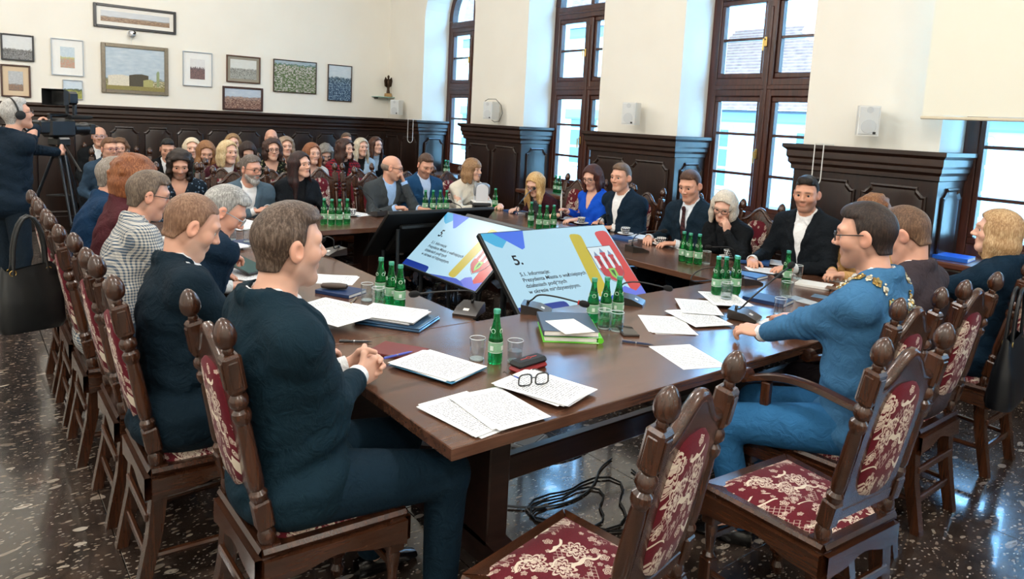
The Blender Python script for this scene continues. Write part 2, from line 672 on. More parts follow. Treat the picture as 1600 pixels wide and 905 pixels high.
RZ = 1.655      # top of the wainscot rail
tn = 21
for i in range(0, len(edges), 2):
    y1, y0 = edges[i], edges[i + 1]
    e0 = .05 if i + 1 < len(edges) - 1 else 0
    e1 = .05 if i > 0 else 0
    core = MB().box(((XW - .05 + XF - .04) / 2, (y0 + y1) / 2, .72), (XF - .04 - XW + .05, y1 - y0 + e0 * .8 + e1 * .8, 1.44), .006)
    t = struct(core.build(f'trim_{tn}', M_DARKWOOD))
    tn += 1
    prof = [(.05, 1.43), (.075, 1.44), (.075, 1.475), (.10, 1.50), (.10, 1.53), (.115, 1.55), (.115, 1.60), (.15, 1.625), (.15, RZ), (0, RZ)]
    r = MB()
    pv = [(.0, 1.43)] + prof
    for (d0, z0), (d1, z1) in zip(pv[:-1], pv[1:]):     # moulded rail wraps the pier on three sides
        def ring(d, z):
            k = d * .75
            return [(XF - .04, y1 + (k if e1 else 0), z), (XW - d, y1 + (k if e1 else 0), z), (XW - d, y0 - (k if e0 else 0), z), (XF - .04, y0 - (k if e0 else 0), z)]
        A, B = ring(d0, z0), ring(d1, z1)
        for q in range(3):
            r.add([A[q], A[q + 1], B[q + 1], B[q]], [(0, 1, 2, 3)])
    r.add([(XF - .04, y1 + .1 * (e1 > 0), RZ), (XW - .15, y1 + .1 * (e1 > 0), RZ), (XW - .15, y0 - .1 * (e0 > 0), RZ), (XF - .04, y0 - .1 * (e0 > 0), RZ)], [(0, 1, 2, 3)])
    r.build('rail', M_RAILWOOD, t, smooth=20)
    n = max(2, round((y1 - y0) / .6))
    wp = (y1 - y0) / n
    for k in range(n):
        yc = y0 + wp * (k + .5)
        panel('panel', wp - .05, 1.12, .012, t, (XW - .052, yc, .26), -math.pi / 2)
    MB().box((XW - .065, (y0 + y1) / 2, .09), (.03, y1 - y0, .18), .008).build('plinth', M_DARKWOOD, t)
    if e0:
        panel('panel', .36, 1.12, .012, t, (XW + .22, y0 - .042, .26), 0)

# wainscot along the back wall
t = struct(MB().box(((XL + XW) / 2, YB - .025, .72), (XW - XL, .05, 1.44), .005).build('trim_31', M_DARKWOOD))
r = MB()
pv = [(.0, 1.43)] + prof
for (d0, z0), (d1, z1) in zip(pv[:-1], pv[1:]):
    r.add([(XL, YB - d0, z0), (XW, YB - d0, z0), (XW, YB - d1, z1), (XL, YB - d1, z1)], [(0, 1, 2, 3)])
r.build('rail', wood('rail_wood_x', '#170c07', '#3a2216', .32, axis=0, coat=.35), t, smooth=20)
proto = None
xx = ony(599, 190, YB).x
while xx > XL + .3:
    if proto is None:
        proto = panel('panel', .37, 1.16, .012, t, (xx - .2, YB - .052, .22), 0)
    else:
        o = bpy.data.objects.new('panel', proto.data)
        COL.objects.link(o)
        o.parent = t
        o.location = (xx - .2, YB - .052, .22)
    xx -= .418
MB().box(((XL + XW) / 2, YB - .065, .09), (XW - XL, .03, .18), .008).build('plinth', M_DARKWOOD, t)

# ---------------------------------------------------------------- outside: pale town houses across the street
def m_roof():
    t = NT('clay_roof')
    t.set(rough=.8)
    t.col(t.ramp(t.noise(t.coord(), 6, 4).outputs[0], ((.3, srgb('#7d5344')), (.7, srgb('#9c6c58')))))
    return t.m


M_HOUSE = plain('house_plaster', '#e6e2d2', .9, var=.05, scale=2)
M_HOUSE2 = plain('house_plaster_pale', '#d9dde0', .9, var=.05, scale=2)
M_PANE = plain('house_pane', '#5a5f60', .6)
M_ROOF = m_roof()


def house(y0, y1, xf, z0, z1, mat, label, cols, rows, roof=True, rowz=(1.2, 4.3)):
    h = empty('town_house', (xf, (y0 + y1) / 2, z0), 0, label, 'building')
    b = MB().box((3, 0, (z1 - z0) / 2), (6, y1 - y0, z1 - z0), .02)
    b.build('wall', mat, h, smooth=0)
    for zc in (z1 - z0 - .18, z1 - z0 - 2.6):
        MB().box((-.10, 0, zc), (.24, y1 - y0 + .2, .30), .05).build('cornice', plain('cornice_shade_grey', '#77828a', .8), h)  # shading lines of the cornice are put into its grey colour
    for c in range(cols):
        for zc in rowz:
            yc = -(y1 - y0) / 2 + (c + .5) * (y1 - y0) / cols
            wd = MB().box((-.05, yc, zc - z0), (.12, 1.24, 1.74), .03)
            o = wd.build('window', M_WHITE, h)
            for sy in (-1, 1):
                for q in (-1, 0, 1):
                    MB().box((-.115, yc + sy * .29, zc - z0 + q * .53), (.02, .50, .46)).build('pane', M_PANE, o, smooth=0)
            MB().box((-.12, yc, zc - z0 - .95), (.24, 1.5, .1), .02).build('window_sill', M_WHITE, h)
    if roof:
        rf = MB()
        n = 26
        for i in range(n):
            s0, s1 = i / n, (i + 1) / n
            xa, xb = -.45 + 3.6 * s0, -.45 + 3.6 * s1
            za, zb = z1 - z0 + 2.6 * s0, z1 - z0 + 2.6 * s1
            yy = (y1 - y0) / 2 + .2
            rf.add([(xa, -yy, za + .06), (xa, yy, za + .06), (xb, yy, zb), (xb, -yy, zb), (xa, -yy, za), (xa, yy, za)], [(0, 1, 2, 3), (4, 5, 1, 0)])
        rf.build('roof', M_ROOF, h, smooth=0)
    return h


house(14.1, 26.0, 15.0, -5, 4.6, M_HOUSE, 'pale yellow town house seen through the far arched window', 4, 2, True, (-2.2, 1.3))
house(4.4, 13.6, 16.5, -5, 2.3, M_HOUSE2, 'white town house with clay roof behind the tall middle windows', 3, 2, True, (-2.2, 1.0))
house(-8.0, 4.0, 15.6, -5, 7.5, M_HOUSE, 'tall cream town house opposite the nearest window by the projection screen', 4, 2, False, (-1.6, 1.6, 4.9))
dish = empty('satellite_dish', (15.2, 3.2, 5.6), 0, 'round grey satellite dish on the cream house outside', 'satellite dish')
MB().lathe([(.02, 0), (.2, .03), (.36, .1), (.42, .16), (.41, .165), (.3, .1), (.02, .03)], (0, 0, 0), 20, rot=rotm(y=-1.3)).build('reflector', plain('dish_grey', '#8f9aa0', .5), dish)
MB().tube([(.25, 0, 0), (0, 0, 0)], .03).tube([(-.02, 0, -.1), (-.3, 0, .05)], .015).build('bracket', plain('dish_grey', '#8f9aa0', .5), dish)
street = MB().box((18, 8, -5.1), (30, 60, .2)).build('ground', plain('street_stone', '#b8b8b4', .9, var=.1))
struct(street)
# ---------------------------------------------------------------- ceiling lamps (out of view above the picture)
def lamp(x, y, label, power):
    l = empty('ceiling_lamp', (x, y, ZC), 0, label, 'lamp', 'round ceiling lamps above the council tables')
    MB().tube([(0, 0, 0), (0, 0, -.5)], .012).lathe([(.06, -.03), (.06, 0)], n=16).build('rod', M_BRASS, l)
    e = NT('lamp_glass')
    e.b.inputs['Emission Color'].default_value = (1, .95, .88, 1)
    e.b.inputs['Emission Strength'].default_value = 14
    MB().lathe([(.03, -.72), (.13, -.70), (.19, -.62), (.19, -.58), (.13, -.51), (.03, -.49)], n=24).build('globe', MATS.setdefault('lamp_glass', e.m), l)
    ld = bpy.data.lights.new('lamp_light', 'POINT')
    ld.energy = power
    ld.color = (1, .955, .90)
    ld.shadow_soft_size = .18
    lo = bpy.data.objects.new('lamp_light', ld)
    COL.objects.link(lo)
    lo.parent = l
    lo.location = (0, 0, -.86)


for x, y, w in ((-1.2, 1.0, 'floor left of the camera'), (2.2, 1.0, 'two empty chairs'), (-1.2, 4.4, 'aisle beside the left row'), (2.2, 4.4, 'display screens'), (-1.2, 8.0, 'cameraman'), (2.2, 8.0, 'audience'), (-1.2, -1.8, 'far corner behind the camera'), (2.2, -1.8, 'window side behind the camera')):
    lamp(x, y, 'round white globe lamp hanging from the ceiling above the ' + w, 82)
# ================================================================ FURNITURE
M_OAK = wood('chair_oak', '#1e0f08', '#4d2a17', rough=.26, coat=.5)
M_OAKX = wood('chair_oak_x', '#1e0f08', '#4d2a17', rough=.26, axis=0, coat=.5)
M_OAKY = wood('chair_oak_y', '#1e0f08', '#4d2a17', rough=.26, axis=1, coat=.5)


def m_floral():
    """wine-red upholstery with cream flowers, scrolls and a lattice"""
    t = NT('floral_upholstery')
    tc = t.n('ShaderNodeTexCoord')
    sep = t.n('ShaderNodeSeparateXYZ')
    t.l(tc.outputs['Object'], sep.inputs[0])
    # use x and (y+z) so the same print works on the seat and on the back
    cmb = t.n('ShaderNodeCombineXYZ')
    t.l(sep.outputs[0], cmb.inputs[0])
    t.l(t.math('ADD', sep.outputs[1], sep.outputs[2]), cmb.inputs[1])
    uv = cmb.outputs[0]
    wob = t.noise(uv, 22, 2)
    uvd = t.vmath('ADD', uv, t.vmath('MULTIPLY', t.vmath('SUBTRACT', wob.outputs['Color'], (.5, .5, .5)).outputs[0], (.012, .012, 0)).outputs[0]).outputs[0]
    red = t.mix(t.noise(uv, 180, 2).outputs[0], srgb('#4a0c18'), srgb('#6c1424'))
    out = red
    # lattice patches
    def lines(rot, per):
        mp = t.n('ShaderNodeMapping')
        mp.inputs['Rotation'].default_value = (0, 0, rot)
        t.l(uv, mp.inputs[0])
        s2 = t.n('ShaderNodeSeparateXYZ')
        t.l(mp.outputs[0], s2.inputs[0])
        return t.math('GREATER_THAN', t.math('SINE', t.math('MULTIPLY', s2.outputs[0], per)), .86)
    lat = t.math('MAXIMUM', lines(.75, 460), lines(-.6, 460))
    patch = t.math('GREATER_THAN', t.noise(uv, 8.5, 1).outputs[0], .57)
    out = t.mix(t.math('MULTIPLY', t.math('MULTIPLY', lat, patch), .75), out, srgb('#b9a59a'))
    # flowers: petal rosettes around voronoi points
    def rosette(scale, R, petals, seed, base, keep):
        mp = t.n('ShaderNodeMapping')
        mp.inputs['Location'].default_value = (seed, seed * 1.7, 0)
        t.l(uvd, mp.inputs[0])
        v = t.n('ShaderNodeTexVoronoi', i_Scale=float(scale))
        v.voronoi_dimensions = '2D'
        v.inputs['Randomness'].default_value = .75
        t.l(mp.outputs[0], v.inputs['Vector'])
        d = t.vmath('SUBTRACT', t.vmath('MULTIPLY', mp.outputs[0], (scale, scale, 0)).outputs[0], t.vmath('MULTIPLY', v.outputs['Position'], (scale, scale, 0)).outputs[0]).outputs[0]
        s3 = t.n('ShaderNodeSeparateXYZ')
        t.l(d, s3.inputs[0])
        ang = t.math('ARCTAN2', s3.outputs[1], s3.outputs[0])
        r = t.vmath('LENGTH', d).outputs['Value']
        pet = t.math('MULTIPLY_ADD', t.math('ABSOLUTE', t.math('SINE', t.math('MULTIPLY', ang, petals / 2))), .35, .65)
        rr = t.math('DIVIDE', r, t.math('MULTIPLY', pet, R))
        ring = t.math('GREATER_THAN', t.math('SINE', t.math('MULTIPLY', rr, 15.5)), -.35)
        inside = t.math('LESS_THAN', rr, 1.0)
        sc = t.n('ShaderNodeSeparateColor')
        t.l(v.outputs['Color'], sc.inputs[0])
        m = t.math('MULTIPLY', t.math('MULTIPLY', ring, inside), t.math('GREATER_THAN', sc.outputs[0], keep))
        shade = t.mix(t.noise(uv, 90, 2).outputs[0], srgb('#a98577'), srgb('#e6dccb'))
        return t.mix(m, base, shade)
    out = rosette(34, .30, 5, 3.1, out, .62)
    out = rosette(19, .30, 5, 7.7, out, .62)
    out = rosette(8.6, .36, 9, 1.3, out, .35)
    # scrolls
    wv = t.n('ShaderNodeTexWave', i_Scale=5.0)
    wv.wave_type = 'RINGS'
    wv.inputs['Distortion'].default_value = 7
    wv.inputs['Detail'].default_value = 1
    wv.inputs['Detail Scale'].default_value = 2.2
    t.l(uv, wv.inputs['Vector'])
    scroll = t.math('MULTIPLY', t.math('GREATER_THAN', wv.outputs['Fac'], .955), t.math('GREATER_THAN', t.noise(uv, 13, 1).outputs[0], .52))
    out = t.mix(scroll, out, srgb('#d8cbb8'))
    t.col(out)
    t.set(rough=.75, spec=.2, sheen=.08)
    t.bump(t.noise(uv, 300, 2).outputs[0], .3, .002)
    return t.m


M_FLORAL = m_floral()


def acorn(r=1.0):
    """profile of an acorn finial, base at z=0"""
    return [(.012 * r, 0), (.016 * r, .008), (.013 * r, .016), (.024 * r, .024), (.030 * r, .036), (.0315 * r, .050), (.029 * r, .066), (.022 * r, .083), (.012 * r, .095), (.003 * r, .1)]


def make_chair(arms=False):
    c = empty('armchair' if arms else 'carved_chair', label='x', cat='armchair' if arms else 'chair')
    W0, W1, D0, D1, SH = .235, .205, .235, -.215, .455     # half widths front/back, depth front/back, seat frame top
    # seat frame: four shaped rails with a moulded top edge
    f = MB()
    poly = [(-W0, D0), (W0, D0), (W1, D1), (-W1, D1)]
    inn = [(-W0 + .045, D0 - .045), (W0 - .045, D0 - .045), (W1 - .045, D1 + .045), (-W1 + .045, D1 + .045)]
    for i in range(4):
        j = (i + 1) % 4
        a, b, ci, di = poly[i], poly[j], inn[j], inn[i]
        mx = ((a[0] + b[0]) / 2, (a[1] + b[1]) / 2)
        o_ = Vector((mx[0], mx[1])).normalized() * .012
        # moulded top band
        for (z0, z1, e0, e1) in ((SH - .03, SH - .012, 0, 1), (SH - .012, SH, 1, .3)):
            A0, B0 = (a[0] + o_[0] * e0, a[1] + o_[1] * e0), (b[0] + o_[0] * e0, b[1] + o_[1] * e0)
            A1, B1 = (a[0] + o_[0] * e1, a[1] + o_[1] * e1), (b[0] + o_[0] * e1, b[1] + o_[1] * e1)
            f.add([(*A0, z0), (*B0, z0), (*B1, z1), (*A1, z1)], [(0, 1, 2, 3)])
        A1, B1 = (a[0] + o_[0] * .3, a[1] + o_[1] * .3), (b[0] + o_[0] * .3, b[1] + o_[1] * .3)
        f.add([(*A1, SH), (*B1, SH), (*ci, SH - .004), (*di, SH - .004)], [(0, 1, 2, 3)])
    f.build('seat_frame', M_OAKX, c, smooth=20)
    for i in range(4):                                     # aprons with a shaped lower edge
        a, b = Vector((*poly[i], 0)), Vector((*poly[(i + 1) % 4], 0))
        d = (b - a)
        n = 12
        lowz = lambda t: SH - .115 + .038 * (1 - abs(2 * t - 1) ** 2.4) + .008 * math.cos(t * 12.56)
        nrm_ = Vector((d.y, -d.x, 0)).normalized() * .022
        m = MB()
        vs, fs = [], []
        for q in range(n + 1):
            t = q / n
            p = a + d * t
            for off_, z in ((0, SH - .03), (0, lowz(t)), (1, lowz(t)), (1, SH - .03)):
                vs.append(p - nrm_ * off_ * (-1 if i in () else 1) + Vector((0, 0, z)))
        for q in range(n):
            for k in range(4):
                k2 = (k + 1) % 4
                fs.append((q * 4 + k, q * 4 + k2, q * 4 + 4 + k2, q * 4 + 4 + k))
        m.add(vs, fs)
        m.build('apron', M_OAKX if i in (0, 2) else M_OAKY, c, smooth=30)
    # cushion
    m = MB()
    n = 8
    vs, fs = [], []
    for i in range(n + 1):
        for j in range(n + 1):
            u, v = i / n * 2 - 1, j / n * 2 - 1
            w = (W0 * (v + 1) / 2 + W1 * (1 - v) / 2) - .026
            y = (D0 + D1) / 2 + v * ((D0 - D1) / 2 - .026)
            dome = (1 - u ** 4) * (1 - v ** 4)
            vs.append((u * w, y, SH - .004 + .034 * dome ** .5))
    for i in range(n):
        for j in range(n):
            fs.append((i * (n + 1) + j, (i + 1) * (n + 1) + j, (i + 1) * (n + 1) + j + 1, i * (n + 1) + j + 1))
    m.add(vs, fs)
    m.build('seat_cushion', M_FLORAL, c, smooth=60)
    # front legs: block, turned rings, tapered column, lower block, bun foot
    for sx in (-1, 1):
        x, y = sx * (W0 - .026), D0 - .026
        MB().box((x, y, SH - .075), (.056, .056, .13), .005).lathe([(.017, .0), (.024, .012), (.026, .03), (.016, .05), (.02, .06)], (x, y, 0), 12) \
            .box((x, y, .135), (.05, .05, .11), .005) \
            .lathe([(.022, .19), (.026, .2), (.017, .212), (.016, .23), (.021, .27), (.024, .30), (.020, .315), (.026, .327), (.017, .338), (.026, .35), (.017, .36), (.022, .385)], (x, y, 0), 12).lathe([(.018, .05), (.024, .08)], (x, y, 0), 12).build('front_leg', M_OAK, c)
    # rear posts: raked square leg, turned column, block and acorn
    tilt = .20
    R = rotm(x=tilt)
    for sx in (-1, 1):
        x, y = sx * (W1 - .024), D1 + .026
        p = MB()
        yb = D1 - .035
        vs = []
        for (yy, z, s_) in ((yb, 0, .021), (D1 + .012, .22, .024), (y, SH - .1, .026), (y, SH + .005, .027)):
            vs += [(x - s_, yy - s_, z), (x + s_, yy - s_, z), (x + s_, yy + s_, z), (x - s_, yy + s_, z)]
        p.add(vs, [(k * 4 + a, k * 4 + (a + 1) % 4, k * 4 + 4 + (a + 1) % 4, k * 4 + 4 + a) for k in range(3) for a in range(4)] + [(3, 2, 1, 0), (12, 13, 14, 15)])
        up_ = [(.020, 0), (.023, .008), (.026, .02), (.026, .036), (.019, .05), (.022, .056)]
        p.lathe(up_, (x, y, SH), 14, rot=R)
        o_ = lambda z: tuple(Vector((x, y, SH)) + R @ Vector((0, 0, z)))
        p.box(o_(.095), (.05, .05, .085), .006, rot=R)
        p.lathe([(.020, .136), (.026, .148), (.026, .160), (.018, .172), (.022, .182), (.0235, .21), (.021, .35), (.019, .372), (.026, .386), (.0275, .396), (.026, .407), (.017, .416), (.027, .43), (.028, .44), (.026, .45), (.018, .46), (.022, .468)], (x, y, SH), 14, rot=R)
        p.box(o_(.52), (.056, .052, .108), .008, rot=R)
        p.box(tuple(Vector(o_(.52)) + R @ Vector((0, -.027, 0))), (.03, .006, .075), .003, rot=R)
        p.box(tuple(Vector(o_(.52)) + R @ Vector((sx * .029, 0, 0))), (.006, .028, .075), .003, rot=R)
        po = p.build('rear_post', M_OAK, c)
        MB().lathe(acorn(), o_(.574), 16, rot=R).build('finial', M_OAK, po, smooth=50)
    # back panel between the posts (in the tilted plane)
    w = W1 - .052
    base = Vector((0, D1 + .026, SH))
    tr = lambda x, y, z: tuple(base + R @ Vector((x, y, z)))
    def outline(n=14):
        pts = [(-w, .10), (w, .10), (w, .50)]
        for i in range(n + 1):
            t = 1 - 2 * i / n
            z = .50 + .075 * math.cos(t * math.pi / 2) ** 1.0 + .022 * math.cos(t * math.pi * 1.5)
            pts.append((t * w, z))
        return pts
    o1 = outline()
    m = MB()
    n = len(o1)
    vs = [tr(x, .014, z) for x, z in o1] + [tr(x, -.014, z) for x, z in o1]
    m.add(vs, [tuple(range(n)), tuple(range(2 * n - 1, n - 1, -1))] + [(i, n + i, n + (i + 1) % n, (i + 1) % n) for i in range(n)])
    bp = m.build('back_panel', M_OAK, c, smooth=30)
    top = [(x, z) for x, z in o1[2:]]
    MB().tube([tr(x, 0, z + .004) for x, z in top], .0185, 10).build('crest_rail', M_OAKX, c, smooth=60)
    MB().box(tr(0, 0, .085), (2 * w, .034, .05), .008, rot=R).build('lower_rail', M_OAKX, c)
    for sy, nm in ((1, 'back_upholstery'), (-1, 'back_upholstery')):
        m = MB()
        k = 22
        ring = []
        for i in range(k):
            a = 2 * math.pi * i / k
            sgx, sgz = math.cos(a), math.sin(a)
            ring.append((.102 * math.copysign(abs(sgx) ** .6, sgx), .318 + .195 * math.copysign(abs(sgz) ** .55, sgz)))
        vs = [tr(x, sy * .013, z) for x, z in ring] + [tr(x * .93, sy * .026, .318 + (z - .318) * .96) for x, z in ring] + [tr(x * .55, sy * .032, .318 + (z - .318) * .55) for x, z in ring] + [tr(0, sy * .033, .318)]
        fs = []
        for q in range(2):
            fs += [(q * k + i, q * k + (i + 1) % k, q * k + k + (i + 1) % k, q * k + k + i) for i in range(k)]
        fs += [(2 * k + i, 2 * k + (i + 1) % k, 3 * k) for i in range(k)]
        m.add(vs, fs)
        m.build(nm, M_FLORAL, c, smooth=70)
    # stretchers
    for sx in (-1, 1):
        MB().tube([(sx * (W0 - .026), D0 - .03, .135), (sx * (W1 - .024), D1 - .01, .135)], .013, 8).build('stretcher', M_OAKY, c)
    for z in (.135, .27):
        MB().box((0, D1 - .015 + z * .03, z), (2 * W1 - .06, .018, .03), .004).build('stretcher', M_OAKX, c)
    MB().box((0, D0 - .03, .27), (2 * W0 - .07, .018, .026), .004).build('stretcher', M_OAKX, c)
    if arms:
        for sx in (-1, 1):
            x0, x1 = sx * (W0 + .015), sx * (W1 - .0)
            pts = []
            for i in range(13):
                t = i / 12
                y = D0 - .02 - t * (D0 - D1 - .04)
                pts.append((x0 + (x1 - x0) * t, y - .06 * t, .70 + .022 * math.sin(t * math.pi * 1.3) - .03 * (1 - t) ** 4))
            m = MB()
            vs, fs = [], []
            for i, p in enumerate(pts):
                for dx, dz in ((-.026, -.008), (-.022, .012), (0, .019), (.022, .012), (.026, -.008), (.012, -.016), (-.012, -.016)):
                    vs.append((p[0] + dx, p[1], p[2] + dz))
            for i in range(12):
                for k in range(7):
                    fs.append((i * 7 + k, i * 7 + (k + 1) % 7, i * 7 + 7 + (k + 1) % 7, i * 7 + 7 + k))
            fs += [tuple(range(7))[::-1], tuple(range(84, 91))]
            m.add(vs, fs)
            m.lathe([(.005, -.028), (.028, -.024), (.03, 0), (.028, .024), (.005, .028)], (x0, D0 - .0, .682), 12, rot=rotm(y=math.pi / 2))
            m.build('armrest', M_OAKY, c, smooth=40)
            MB().box((x0, D0 - .10, .57), (.032, .04, .23), .006).build('arm_support', M_OAK, c)
    return c


chair0 = make_chair()
chairA = make_chair(True)
chair0.scale = chairA.scale = (1, 1, 1.05)


def chair(x, y, face, label, group):
    """face: heading of the sitter (0 = +Y)"""
    return place(chair0, (x, y, 0), face, label, group)


# ---- tables
M_TABLE = wood('table_walnut', '#3c2519', '#6b4836', rough=.24, axis=0, coat=.35, sc=.8)
M_TABLEY = wood('table_walnut_y', '#3c2519', '#6b4836', rough=.24, axis=1, coat=.35, sc=.8)
M_TEDGE = wood('table_edge', '#1c0f0b', '#38211a', rough=.3, axis=0, coat=.25)
ZT0 = .76


def table(name, x0, x1, y0, y1, label, trestles, along):
    cx, cy = (x0 + x1) / 2, (y0 + y1) / 2
    t = empty(name, (cx, cy, 0), 0, label, 'table', 'tables of the council ring')
    w, d = x1 - x0, y1 - y0
    m = MB().box((0, 0, ZT0 - .021), (w - .001, d - .001, .042), .003)
    m.build('tabletop', M_TABLE if along == 'x' else M_TABLEY, t)
    if along == 'x':
        MB().box((0, 0, .675), (w - .5, .03, .085), .004).build('apron', M_TEDGE, t)
        MB().box((0, 0, .30), (w - .9, .05, .11), .006).build('stretcher', M_TEDGE, t)
    else:
        MB().box((0, 0, .675), (.03, d - .3, .085), .004).build('apron', M_TEDGE, t)
        MB().box((0, 0, .30), (.05, d - .5, .11), .006).build('stretcher', M_TEDGE, t)
    for p in trestles:
        px, py = (p - cx, 0) if along == 'x' else (0, p - cy)
        dx, dy = (.06, d * .62) if along == 'x' else (w * .62, .06)
        q = MB().box((px, py, .39), (max(dx, .10) if along == 'x' else .30, .30 if along == 'x' else max(dy, .10), .62), .006)
        q.box((px, py, .70), (dx + .02, dy, .05), .006)
        # sled foot, higher in the middle
        k = 9
        for i in range(k):
            s0, s1 = i / k * 2 - 1, (i + 1) / k * 2 - 1
            for a_, b_ in ((s0, s1),):
                za, zb = .045 + .065 * (1 - a_ * a_), .045 + .065 * (1 - b_ * b_)
                L_ = (d if along == 'x' else w) * .40
                hw = .05
                if along == 'x':
                    vs = [(px - hw, py + a_ * L_, 0), (px + hw, py + a_ * L_, 0), (px + hw, py + b_ * L_, 0), (px - hw, py + b_ * L_, 0), (px - hw, py + a_ * L_, za), (px + hw, py + a_ * L_, za), (px + hw, py + b_ * L_, zb), (px - hw, py + b_ * L_, zb)]
                else:
                    vs = [(px + a_ * L_, py + hw, 0), (px + a_ * L_, py - hw, 0), (px + b_ * L_, py - hw, 0), (px + b_ * L_, py + hw, 0), (px + a_ * L_, py + hw, za), (px + a_ * L_, py - hw, za), (px + b_ * L_, py - hw, zb), (px + b_ * L_, py + hw, zb)]
                q.add(vs, [(3, 2, 1, 0), (4, 5, 6, 7), (0, 1, 5, 4), (1, 2, 6, 5), (2, 3, 7, 6), (3, 0, 4, 7)])
        q.build('trestle_leg', M_TEDGE, t)
    return t


table('conference_table', 1.13, 4.73, 1.66, 2.72, 'long dark walnut table nearest the camera with a green folder on it', (1.62, 3.1, 4.35), 'x')
table('conference_table', 1.13, 1.97, 2.722, 5.448, 'dark walnut table on the left between seated men and the screens', (3.0, 5.1), 'y')
table('conference_table', 1.13, 4.73, 5.45, 6.30, 'dark walnut table at the far side in front of the bearded man', (1.6, 2.95, 4.3), 'x')
table('conference_table', 3.89, 4.73, 2.722, 5.448, 'dark walnut table on the window side with dotted coffee cups', (3.1, 5.0), 'y')

PI = math.pi
GL = 'carved chairs along the left table'
for y, x, lab in ((2.11, .62, 'man in the black suit closest to the camera'), (2.77, .46, 'man with short fair hair second from the camera'), (3.30, .45, 'grey-haired man bending over his papers'),
                  (3.92, .42, 'man in the checked jacket'), (4.46, .42, 'person in the maroon jacket'), (4.99, .42, 'grey-haired man in blue farthest along the left table')):
    chair(x + .25, y, -PI / 2, 'carved oak chair under the ' + lab, GL)
GN = 'carved chairs along the near table'
chair(1.35, 1.31, .2, 'empty carved oak chair with floral seat at the bottom middle', GN)
chair(2.30, 1.186, -.08, 'empty carved oak chair with floral seat at the bottom right', GN)
place(chairA, (2.86, 1.41, 0), 0, 'oak armchair under the man in the blue suit with the chain', GN)
chair(3.49, 1.42, 0, 'carved oak chair behind the man in the dark brown jacket', GN)
chair(4.39, 1.45, 0, 'carved oak chair of the blonde woman with a black handbag hanging on it', GN)
GW, GF = 'carved chairs along the window side', 'carved chairs along the far side'
# ================================================================ PEOPLE (signed-distance bodies turned into meshes)
f32 = np.float32


